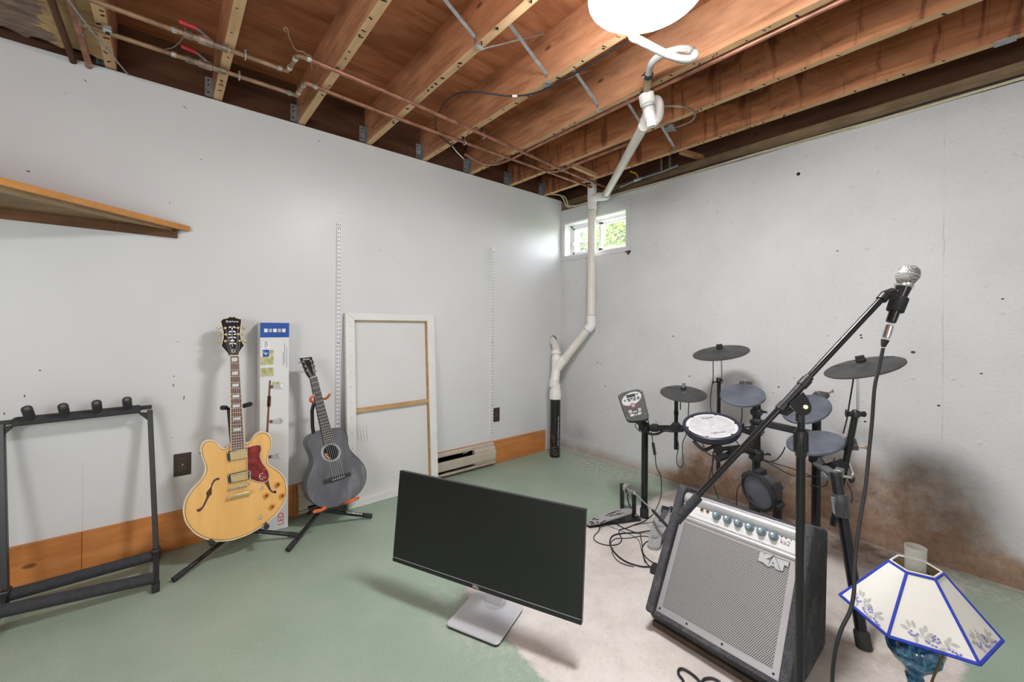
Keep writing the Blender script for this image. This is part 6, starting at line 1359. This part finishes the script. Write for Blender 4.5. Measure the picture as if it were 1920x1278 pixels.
# --- cymbal pads
def cym(px, py, d, a, b, mn, R, label, cap, sx=1.0):
    n, md, dia = disc_axis(px, py, d, a, b, mn); c = PD(px, py, d)
    t = thing('cymbal_pad', label, 'cymbal', c, 'drum kit cymbal pads')
    m_ = MB(); m_.lathe([(.0, -.006), (.3 * R, -.010), (R - .006, -.010), (R, -.006), (R, -.002), (R - .006, .001), (.62 * R, .006), (.30 * R, .010), (.25 * R, .016), (.14 * R, .020), (.0, .021)], c - n * .004, n, 48); m_.build('playing_surface', M['cymbal'], t, smooth=35)
    m_ = MB(); q = c + n * .016
    if cap == 'chrome':
        m_.lathe([(.014, 0), (.016, .004), (.016, .012), (.011, .014)], q, n, 16); m_.build('felt_washer', M['rubber'], t, smooth=40)
        m_ = MB(); m_.lathe([(.0105, 0), (.0105, .026), (.006, .029), (.004, .036), (.0, .037)], q + n * .012, n, 16); x = md; m_.bar(q + n * .034 + x * .003, q + n * .036 + x * .02, .006, .006); m_.build('clutch_nut', M['chrome'], t, smooth=40)
    else:
        m_.lathe([(.016, 0), (.018, .003), (.018, .013), (.012, .015), (.012, .022), (.0, .023)], q - n * .0, n, 18); m_.box(q + n * .020, (.032, .014, .014), (md, n.cross(md), n)); m_.build('wing_nut', M['rubber'], t, smooth=40)
    # raised bow edge across the pad
    u_, v_ = md, n.cross(md)
    for an in (.55, 2.6): m_ = MB(); m_.tube([c + n * .004 + (u_ * math.cos(an) + v_ * math.sin(an)) * R * s_ + n * (.0035 - .0085 * s_) for s_ in (.28, .6, .93)], .0011, 6); m_.build('zone_seam', M['rubber'], t)
    return c, n
cym(1281, 735, dh, (1239, 731), (1323, 739), 27, .125, 'dark rubber hi-hat pad with chrome nut next to the sound module', 'chrome')
cym(1350.5, 658.5, 2.42, (1299, 664), (1402, 652), 24, .152, 'dark rubber cymbal pad highest in the middle of the kit', 'black')
cym(1617.5, 685, 1.745, (1540, 698), (1695, 672), 32, .139, 'dark rubber cymbal pad behind the microphone cable on the right', 'black')

# --- rubber pads
def pad(px, py, d, a, b, mn, R, label, br=None):
    n, md, dia = disc_axis(px, py, d, a, b, mn); c = PD(px, py, d)
    t = thing('drum_pad', label, 'drum pad', c, 'round rubber drum pads')
    m_ = MB(); m_.lathe([(.0, -.012), (R * .85, -.012), (R - .008, -.010), (R, -.003), (R - .001, .006), (R - .010, .010), (R - .018, .0085), (.0, .009)], c, n, 48); m_.build('rubber_head', M['padrubber'], t, smooth=35)
    m_ = MB(); m_.lathe([(.0, -.034), (R * .55, -.034), (R * .80, -.012), (.0, -.012)], c, n, 40); m_.build('backing_shell', M['black'], t, smooth=35)
    if br:
        e = PD(*br); v = e - c; v = (v - n * v.dot(n)).normalized(); w = n.cross(v); q = c + v * (R + .012) - n * .012
        m_ = MB(); m_.box(q, (.055, .062, .026), (v, w, n)); bo = m_.build('jack_box', plain('pad_box', (.06, .06, .058), .5) if 'pb' not in M else M['pb'], t, bevel=.003); M['pb'] = bo.data.materials[0]
        m_ = MB(); m_.tube([q + n * .01, q + n * .040 - v * .006], .006, 10); m_.build('adjust_stud', M['silverpaint'], bo, smooth=40)
        m_ = MB(); s_ = 1 if True else -1; m_.tube([q + v * .02 + w * -.02, q + v * .05 - w * .03], .005, 8); m_.sphere(q + v * .055 - w * .032, .012, 10, (1, .4, .8)); m_.build('thumb_screw', plain('worn_brass', (.38, .28, .20), .5, .4) if 'wb' not in M else M['wb'], bo, smooth=50)
    return c, n
pad(1392, 741, 2.20, (1348, 740), (1436, 742), 41, .108, 'grey blue round drum pad left of the microphone boom', (1397, 716, 2.28))
pad(1511, 767, 2.06, (1463, 779), (1561, 757), 50, .108, 'grey blue round drum pad half behind the boom clamp, upper right', (1552, 742, 2.12))
pad(1527.5, 830, 1.86, (1471, 833), (1586, 827), 42, .110, 'grey blue round drum pad behind the microphone stand clutch, lowest tom', (1592, 850, 1.80))
# --- snare (mesh head)
n, md, dia = disc_axis(1334, 799, 2.14, (1279, 796), (1388, 803), 48); c = PD(1334, 799, 2.14); R = .139
sn = thing('snare_pad', 'white mesh-headed snare drum pad with blue black rim', 'drum pad', c)
m_ = MB(); m_.lathe([(R - .017, .004), (R - .015, .010), (R - .008, .013), (R, .008), (R + .001, -.004), (R - .003, -.018), (R - .012, -.020), (R - .017, .0)], c, n, 56, ring=True); m_.build('rim', plain('blue_black_rubber', (.032, .036, .06), .4), sn, smooth=40)
m_ = MB(); m_.lathe([(.0, .003), (R - .015, .003), (R - .015, .0), (.0, 0)], c, n, 56); hd = m_.build('mesh_head', plain('white_mesh', (.62, .62, .63), .7), sn)
m_ = MB(); m_.lathe([(R - .031, .0032), (R - .030, .0034), (R - .0155, .0034), (R - .0155, .003)], c, n, 56, ring=True); m_.build('head_border', M['text_white'], hd)
m_ = MB(); m_.lathe([(R - .012, -.022), (R - .010, -.030), (R - .03, -.040), (R * .5, -.048), (.0, -.05)], c, n, 48); m_.build('shell', M['black'], sn, smooth=40)
m_ = MB(); v_ = n.cross(md); v_ = v_ if v_.z > 0 else -v_; v_ = v_ if True else v_
fwd = (FW - n * FW.dot(n)).normalized(); rgt = (RT - n * RT.dot(n)).normalized()
m_.text('Roland', c + n * .0036 + fwd * .080 + rgt * .018, rgt, fwd, .020, .0003); m_.build('head_lettering', M['text_dark'], hd); m_ = MB(); m_.text('V-Drums', c + n * .0036 - fwd * .068 - rgt * .005, rgt, fwd, .019, .0003, 0, .2); m_.build('head_lettering', M['text_dark'], hd)
for k in range(6):
    a = 2 * math.pi * k / 6 + .35; q = c + (md * math.cos(a) + n.cross(md) * math.sin(a)) * (R - .018) + n * .006; m_ = MB(); m_.box(q, (.012, .012, .006), (md, n.cross(md), n)); m_.build('lug', M['rubber'], sn)
ra = c + rgt * (R - .01) - n * .025; m_ = MB(); m_.bar(ra, P2(PD(1418, 815, d2).z), .03, .028); m_.box(ra + rgt * .01, (.05, .04, .04)); m_.build('mount_arm', M['black'], sn, bevel=.004)
# --- kick tower
kc = PD(1422, 921, 1.98); kn = (-FW * .30 - RT * .92 - UP * .20).normalized()
kk = thing('kick_pad', 'black round kick drum pad on two legs behind the amplifier', 'drum pad', (kc.x, kc.y, 0))
Rk = .090
m_ = MB(); m_.lathe([(Rk - .014, .008), (Rk - .010, .014), (Rk, .010), (Rk + .003, .0), (Rk - .002, -.012), (Rk - .012, -.012)], kc, kn, 44, ring=True); m_.build('hoop', M['rubber'], kk, smooth=40)
m_ = MB(); m_.lathe([(.0, .004), (Rk - .012, .004), (Rk - .012, .0), (.0, 0)], kc, kn, 44); kh = m_.build('head', M['padrubber'], kk)
x, y, z = frame_of(kn); m_ = MB(); q = kc + kn * .0045 - UP * .022 + RT * .012; m_.tube([q + (x * math.cos(a) + y * math.sin(a)) * .017 for a in [2 * math.pi * k / 20 for k in range(20)]], .0022, 6, closed=True); m_.build('strike_ring', M['text_grey'], kh)
m_ = MB(); m_.lathe([(Rk - .006, -.008), (Rk - .010, -.03), (Rk - .014, -.062), (Rk - .030, -.070), (.0, -.072)], kc, kn, 44); m_.build('shell', plain('kick_shell', (.06, .063, .066), .5), kk, smooth=40)
for k in range(6):
    a = 2 * math.pi * k / 6 + .5; r_ = (x * math.cos(a) + y * math.sin(a)); q = kc + r_ * (Rk + .0) - kn * .026; m_ = MB(); m_.box(q, (.026, .032, .052), (r_, kn.cross(r_), kn)); lg = m_.build('lug', M['rubber'], kk, bevel=.004)
    m_ = MB(); m_.disc(q + r_ * .004 + kn * .0262, kn, .0055, .0008, 10); m_.build('lug_hole', M['hole'], lg)
for (px_, dd_) in ((1413, 2.03), (1458, 2.0)):
    q = PD(px_, 950, dd_); m_ = MB(); m_.span((q.x - .016, q.y - .016, .01), (q.x + .016, q.y + .016, kc.z - .02)); m_.build('leg', M['black'], kk, bevel=.003)
qa, qb = PD(1413, 950, 2.03), PD(1458, 950, 2.0); qm = (qa + qb) / 2
m_ = MB(); m_.box((qm.x, qm.y, .008), (.22, .2, .014)); m_.build('base_plate', M['black'], kk, bevel=.003)

# --- bass drum pedal
z3 = zsc(1080, 860, 5.323)
def FZ(p, z=0.0): q = z3([p])[0]; return PZ(q[0], q[1], z)
bp = thing('bass_pedal', 'silver bass drum pedal with chrome beater rod on floor', 'drum pedal', FZ((380, 640)))
m_ = MB(); b_ = [FZ((104, 668), .0), FZ((130, 692), .0), FZ((650, 622), .0), FZ((640, 590), .0), FZ((560, 560), 0), FZ((300, 590), 0)]; m_.prism(b_, (0, 0, .012)); m_.build('base_plate', M['black'], bp, bevel=.003)
fbp = [FZ((104, 655), .016), FZ((140, 668), .016), FZ((250, 650), .022), FZ((400, 600), .035), FZ((560, 548), .05), FZ((562, 505), .055), FZ((470, 508), .05), FZ((330, 540), .035), FZ((200, 590), .024), FZ((140, 615), .018)]
m_ = MB(); m_.prism(fbp, (0, 0, .010)); fbo = m_.build('footboard', M['silverpaint'], bp, bevel=.002)
def on_board(p):
    # top surface of the footboard: height rises with distance from the heel
    q0 = FZ((110, 655), .026); best = FZ(p, .03)
    for _ in range(4): s_ = min(1, max(0, (best - q0).length / .38)); best = FZ(p, .0275 + .038 * s_)
    return best + V((0, 0, .001))
m_ = MB()
for pts in ([(300, 570), (340, 545), (390, 530), (370, 548), (330, 575), (400, 560), (430, 545)], [(380, 530), (450, 515), (480, 540), (420, 560), (380, 530)], [(410, 540), (450, 530), (460, 545), (415, 552)], [(165, 602), (195, 595), (200, 610), (225, 605)], [(130, 632), (165, 628), (180, 640), (150, 655)], [(205, 638), (225, 632)]): m_.tube([on_board(p) for p in pts], .0028, 6)
m_.build('tread_pattern', M['text_dark'], fbo)
uprA, uprB = FZ((462, 500), 0), FZ((580, 600), 0)
axz = .165
def up_at(base, px, py): d = (base - CAM).dot(FW); return PD(px, py, d)
ta, tb_ = up_at(uprA, *z3([(458, 262)])[0]), up_at(uprB, *z3([(577, 332)])[0])
for b_, t_ in ((uprA, ta), (uprB, tb_)):
    m_ = MB(); m_.bar(V((b_.x, b_.y, .0)), t_, .020, .016, V((0, 1, 0))); m_.sphere(t_, .014, 12); m_.build('upright', M['black'], bp, smooth=40)
m_ = MB(); m_.tube([ta, tb_], .006, 12); mid = ta.lerp(tb_, .5); m_.lathe([(.012, -.016), (.026, -.016), (.026, .016), (.012, .016)], mid, tb_ - ta, 20); m_.lathe([(.0, -.01), (.013, -.01), (.013, .014), (.0, .016)], tb_, tb_ - ta, 14); m_.build('axle_cam', M['chrome'], bp, smooth=40)
fp_ = FZ((555, 500), .06); m_ = MB(); m_.tube(catmull([mid - V((0, 0, .02)), mid.lerp(fp_, .5) + V((-.015, 0, -.01)), fp_], 5), .004, 8); m_.build('drive_strap', M['black'], bp)
be = PD(*z3([(785, 532)])[0], (uprB - CAM).dot(FW) - .20); bz = PD(*z3([(932, 695)])[0], (uprB - CAM).dot(FW) - .42)
m_ = MB(); m_.tube([tb_ + (be - tb_) * .08, be], .0038, 10); m_.lathe([(.0045, 0), (.007, .002), (.007, .02), (.0045, .022)], tb_, be - tb_, 10); m_.build('beater_rod', M['chrome'], bp, smooth=40)
m_ = MB(); m_.tube([be + (tb_ - be) * .08, bz], .0085, 12); m_.build('beater_sleeve', M['blackgloss'], bp, smooth=40)
m_ = MB(); sp = FZ((605, 560), .03); m_.tube([tb_ + V((.01, 0, -.02)), V((tb_.x + .01, tb_.y - .004, .03))], .005, 8); m_.lathe([(.012, 0), (.016, .003), (.016, .012), (.006, .016)], V((tb_.x + .01, tb_.y - .004, .016)), (0, 0, 1), 12); m_.build('return_spring', M['chrome'], bp, smooth=40)
# --- hi-hat controller pedal
hp0 = thing('hi_hat_pedal', 'grey hi-hat control pedal lying on bare concrete beside the amplifier', 'drum pedal', FZ((790, 700)))
def HZ(p, z): return FZ(p, z)
toeL, toeR = HZ((858, 462), .085), HZ((945, 482), .085); hL, hR = HZ((712, 850), .018), HZ((842, 868), .018); mL, mR = HZ((776, 585), .070), HZ((930, 700), .05)
m_ = MB(); tops = [hL, HZ((738, 872), .018), HZ((810, 882), .018), hR, HZ((862, 760), .042), HZ((930, 640), .068), toeR, toeL, mL, HZ((745, 690), .05)]
m_.v += tops; nT = len(tops); m_.v += [V((p.x, p.y, .002)) for p in tops]; m_.f.append(list(range(nT))); m_.m.append(0); m_.f.append(list(reversed(range(nT, 2 * nT)))); m_.m.append(1)
for i in range(nT): j = (i + 1) % nT; m_.f.append([i, i + nT, j + nT, j]); m_.m.append(1 if i in (3, 4, 5, 6) else 0)
ho = m_.build('pedal_body', [plain('pedal_grey', (.36, .37, .37), .5), M['black']], hp0, bevel=.002)
def ontop(p, e=.001):
    a, b, c_ = hL, toeL, toeR; nn = (b - a).cross(c_ - a).normalized(); nn = nn if nn.z > 0 else -nn; q = z3([p])[0]; return PP(q[0], q[1], a + nn * (.0045 + e), nn), nn
pp = [ontop(p) for p in ((862, 466), (940, 486), (862, 632), (824, 622))]; m_ = MB(); m_.prism([p for p, _ in pp], pp[0][1] * .002); tr = m_.build('rubber_tread', M['rubber'], hp0)
m_ = MB()
for k in range(9): t_ = k / 8; a, _ = ontop((868 - 34 * t_, 510 + 104 * t_), .003); b, _ = ontop((920 - 56 * t_, 524 + 98 * t_), .003); m_.tube([a, b], .0018, 6)
m_.build('tread_ribs', M['text_grey'], tr)
m_ = MB(); a, nn = ontop((830, 668), .0005); b, _ = ontop((870, 678), .0005); m_.text('Roland', a, b - a, nn.cross(b - a), .016, .0003); m_.build('pedal_lettering', M['text_dark'], hp0)
m_ = MB(); m_.prism([ontop(p, .0005)[0] for p in ((752, 765), (826, 775), (822, 795), (745, 785))], ontop((800, 780))[1] * .0008); m_.prism([ontop(p, .0008)[0] for p in ((758, 770), (820, 778), (817, 790), (753, 781))], ontop((800, 780))[1] * .0008, 1); m_.build('heel_recess', [M['text_dark'], ho.data.materials[0]], hp0)
m_ = MB(); q = HZ((965, 525), .06); m_.tube([toeR, q], .012, 12); m_.build('pedal_knob', M['black'], hp0, smooth=40)

# --- cables and adapter
def floor_cable(pts, r, label, z=None):
    q = []
    for k, p in enumerate(pts): zz = r + .0005 + (z[k] if z else 0); a, b = z3([p])[0]; q.append(PZ(a, b, zz))
    m_ = MB(); m_.tube(catmull(q, 6), r, 8); o = m_.build('floor_cable', M['cable'], loc=q[0], smooth=60); tag(o, label, 'cable', 'cables tangled by the pedals'); return o
floor_cable([(760, 1078), (735, 1075), (640, 1070), (500, 1025), (400, 950), (345, 870), (343, 800), (380, 760), (470, 742), (620, 735), (740, 718), (830, 740), (905, 780)], .0038, 'thick black cable looping from the power adapter over the grey pedal heel', [0, 0, 0, 0, 0, 0, 0, 0, 0, 0, .015, .02, .0])
floor_cable([(640, 740), (650, 800), (660, 850), (665, 920), (690, 1010), (725, 1062), (750, 1075)], .0026, 'thin black cable running straight down to the power adapter')
floor_cable([(905, 822), (820, 815), (720, 820), (680, 850), (660, 900), (690, 970), (760, 1030), (830, 1060)], .0026, 'thin black cable arching from the amplifier past the pedal heel', [0, .02, .0, 0, 0, 0, 0, 0])
floor_cable([(240, 660), (250, 640), (300, 615), (380, 630), (440, 670), (500, 700), (600, 735), (640, 742)], .0030, 'black cable crossing over the silver pedal heel', [.02, .035, .03, .01, 0, 0, 0, 0])
floor_cable([(370, 885), (362, 940), (410, 1010), (480, 1050), (580, 1075)], .0022, 'thin black cable following inside the thick cable loop')
floor_cable([(725, 775), (650, 770), (520, 790), (400, 795), (352, 830), (350, 860)], .0022, 'thin black cable from the grey pedal back to the loop')
floor_cable([(260, 640), (380, 690), (500, 735), (580, 775), (630, 820), (650, 900), (690, 1040)], .0016, 'very thin cable from under the pedal to the adapter', [.02, 0, 0, 0, 0, 0, 0])
floor_cable([(770, 628), (700, 640), (640, 650), (560, 668), (500, 690)], .0016, 'very thin cable between the two drum pedals')
# module cable that hangs then lies on the floor
d_m = d1 - .06; mp = [PD(1214, 785, d_m), PD(1217, 795, d_m), PD(1222, 815, d_m), PD(1225.5, 838, d_m), PD(1228, 852, d_m), PD(1231, 875, d_m), PD(1239, 893, d_m), PD(1240, 915, d_m - .02), PD(1238, 935, d_m - .04)]
tail = [FZ((790, 520), .004), FZ((760, 560), .003), FZ((680, 622), .003), FZ((600, 650), .003), FZ((500, 690), .003), FZ((440, 706), .003), FZ((430, 740), .003), (FZ((452, 785), .003)), FZ((455, 815), .003), FZ((420, 850), .003), FZ((340, 862), .003), FZ((260, 850), .003), FZ((190, 815), .003), FZ((180, 770), .003), FZ((225, 720), .003), FZ((240, 660), .003)]
mc_ = thing('module_cable', 'black power cable hanging from the sound module and coiling on the floor', 'cable', mp[0])
m_ = MB(); m_.tube(catmull(mp + tail, 6), .0027, 8); m_.build('cable_sheath', M['cable'], mc_, smooth=60)
m_ = MB(); m_.tube([mp[3].lerp(mp[2], .35), mp[4]], .0085, 12); m_.build('ferrite_lump', M['rubber'], mc_, smooth=40)
ad = [FZ((738, 1082), 0), FZ((735, 1140), 0), FZ((830, 1172), 0), FZ((850, 1110), 0)]
a0_ = FZ((735, 1142)); m_ = MB(); dx_ = (FZ((830, 1180)) - a0_).normalized(); dy_ = V((-dx_.y, dx_.x, 0)); dy_ = dy_ if dy_.dot(FW) > 0 else -dy_; m_.box(a0_ + dx_ * .05 + dy_ * .025 + V((0, 0, .0165)), (.10, .05, .032), (dx_, dy_, V((0, 0, 1)))); o = m_.build('power_adapter', M['black'], loc=a0_, bevel=.003); tag(o, 'black power adapter block against the amplifier left side', 'power adapter')
# looped cable at the bottom edge
zc_ = zsc(1200, 1080, 5.333)
q = [PZ(*p, .005) for p in zc_([(450, 1120), (430, 1040), (390, 985), (383, 950), (400, 925), (440, 928), (500, 962), (560, 1010), (600, 1056), (615, 1060), (640, 1030), (680, 1018), (730, 1022), (790, 1052), (850, 1120)])]
m_ = MB(); m_.tube(catmull(q, 6), .0042, 10); o = m_.build('instrument_cable', M['cable'], loc=q[3], smooth=60); tag(o, 'thick looped black cable in front of the amplifier at the bottom edge', 'cable')
# kit wiring
def wire(pts, r, label):
    q = [PD(*p) for p in pts]; m_ = MB(); m_.tube(catmull(q, 6), r, 7); o = m_.build('kit_cable', M['cable'], loc=q[0], smooth=60); tag(o, label, 'cable', 'cables of the drum kit')
wire([(1292, 748, 2.34), (1291, 765, 2.35), (1290, 785, 2.36), (1289, 797, 2.36)], .0028, 'cable dropping from the hi-hat pad to the rack')
wire([(1268, 818, 2.34), (1271, 828, 2.33), (1272, 840, 2.33), (1269, 855, 2.33), (1270, 870, 2.33), (1276, 876, 2.33), (1281, 870, 2.33), (1280, 850, 2.33), (1280, 830, 2.33), (1288, 812, 2.35)], .0026, 'cable loop hanging under the hi-hat arm')
wire([(1337, 675, 2.40), (1337, 705, 2.42), (1336, 716, 2.42), (1333, 738, 2.42), (1332, 760, 2.41), (1335, 776, 2.40)], .0026, 'cable falling from the highest cymbal pad')
wire([(1391, 764, 2.19), (1391, 780, 2.19), (1389, 792, 2.18), (1386, 797, 2.18)], .0026, 'cable from the left tom pad down to the snare')
wire([(1601, 704, 1.74), (1597, 730, 1.75), (1592, 760, 1.76), (1588, 785, 1.77), (1581, 812, 1.78)], .0030, 'cable from the right cymbal pad down beside its arm')
wire([(1300, 826, 2.10), (1312, 838, 2.08), (1322, 843, 2.07), (1335, 838, 2.07), (1348, 832, 2.07)], .0085, 'thick black cable bundle sagging under the snare')
wire([(1350, 832, 2.07), (1342, 838, 2.06), (1336, 870, 2.10), (1326, 905, 2.16), (1315, 922, 2.2)], .0024, 'thin cable falling left behind the boom toward the floor')
wire([(1337, 846, 2.08), (1336, 870, 2.12), (1336, 895, 2.15), (1340, 915, 2.2), (1348, 935, 2.2)], .0024, 'thin cable falling straight behind the boom')
wire([(1316, 824, 2.10), (1320, 838, 2.09), (1327, 850, 2.08), (1338, 855, 2.06), (1345, 850, 2.06)], .0024, 'thin cable looped under the snare shell')
wire([(1377, 823, 2.08), (1384, 832, 2.08), (1386, 838, 2.08), (1380, 842, 2.08)], .0026, 'short cable curl right under the snare')
wire([(1346, 826, 2.06), (1352, 833, 2.05), (1362, 827, 2.06), (1376, 820, 2.08)], .0026, 'pale looking thin cable tangle below the snare shell')
wire([(1426, 858, 2.12), (1440, 865, 2.06), (1455, 862, 2.0), (1466, 850, 1.95), (1472, 838, 1.90)], .0026, 'cable from the rack post to the lowest tom')
wire([(1428, 860, 2.12), (1445, 866, 2.05), (1465, 872, 1.98), (1490, 880, 1.95), (1521, 892, 1.95)], .0024, 'upper thin cable crossing to the right rack post')
wire([(1428, 861, 2.12), (1450, 872, 2.05), (1470, 884, 1.98), (1492, 892, 1.93), (1520, 893, 1.92), (1546, 892, 1.75)], .0024, 'lower thin cable crossing to the right rack clamp')
wire([(1389, 907, 1.97), (1383, 915, 1.97), (1381, 930, 1.97), (1381, 946, 1.98), (1382, 958, 2.0)], .0026, 'cable hanging from the kick pad side')
wire([(1565, 858, 1.84), (1563, 868, 1.80), (1567, 878, 1.76), (1572, 870, 1.76), (1575, 860, 1.80)], .0026, 'cable curl under the lowest tom jack box')
wire([(1552, 898, 1.74), (1551, 906, 1.74), (1545, 911, 1.75), (1536, 913, 1.8), (1520, 909, 1.9)], .0026, 'cable loop around the right rack post')
wire([(1588, 905, 1.70), (1594, 915, 1.66), (1598, 930, 1.60), (1596, 942, 1.58)], .0026, 'cable bend behind the right rack leg clamp')
wire([(1212, 800, d1 - .03), (1216, 812, d1 - .03), (1232, 813, d1 - .05), (1245, 807, d1 - .08), (1262, 808, d1 - .1), (1280, 807, 2.3)], .0075, 'thick cable bundle strapped under the left rack bar')
wire([(1193, 792, d1 - .02), (1191, 798, d1 - .02), (1196, 805, d1 - .02), (1201, 810, d1 - .02)], .0024, 'small cable curl under the sound module')
# --- small marks on walls
hk = PX(1178, 472); m_ = MB(); m_.prism([V((0, hk.y + .028, hk.z + .006)), V((0, hk.y - .022, hk.z + .010)), V((0, hk.y - .022, hk.z - .004)), V((0, hk.y - .004, hk.z - .024)), V((0, hk.y + .006, hk.z - .006))], (-.012, 0, 0)); o = m_.build('mounting_bracket', M['rimy'], loc=hk); tag(o, 'small rusty bracket stub under the window corner', 'bracket')
hl = PX(1497, 326); m_ = MB(); m_.disc((-.0006, hl.y, hl.z), (1, 0, 0), .010, .0005, 14); struct(m_.build('wall_right_hole', M['hole']))
# ======================================================= light and view
w = bpy.data.worlds.new('world'); SC.world = w; w.use_nodes = True; nt = w.node_tree; bg = nt.nodes['Background']
sky = nt.nodes.new('ShaderNodeTexSky'); sky.sky_type = 'NISHITA'; sky.sun_disc = False; sky.sun_elevation = math.radians(48); sky.sun_rotation = math.radians(60)
hs = nt.nodes.new('ShaderNodeHueSaturation'); hs.inputs['Saturation'].default_value = .22; nt.links.new(sky.outputs[0], hs.inputs['Color']); nt.links.new(hs.outputs[0], bg.inputs[0]); bg.inputs[1].default_value = SKY
SC.render.film_transparent = False
# added fill lights behind the camera, brightening the joists and walls
for nm, loc, e, rad in (('rear_fill_light', (-4.3, -2.7, 1.25), FILL2, .35), ('back_fill_light', (-3.1, -4.5, 1.5), FILL3, .35), ('side_fill_light', (-1.3, -4.4, 1.7), FILL4, .25)):
    if e <= 0: continue
    ld = bpy.data.lights.new(nm, 'POINT'); ld.shadow_soft_size = rad; ld.energy = e; ld.color = (.96, .98, 1.0)
    lo = bpy.data.objects.new(nm, ld); COL.objects.link(lo); lo.location = loc
vs_ = SC.view_settings; vs_.view_transform = 'Standard'; vs_.look = 'None'; vs_.exposure = EXPO; vs_.gamma = 1.0; vs_.use_curve_mapping = False
SC.cycles.use_denoising = True
SC.cycles.max_bounces = 10; SC.cycles.diffuse_bounces = 6; SC.cycles.sample_clamp_indirect = 8.0
SC.cycles.caustics_reflective = False; SC.cycles.caustics_refractive = False
bpy.context.view_layer.update()
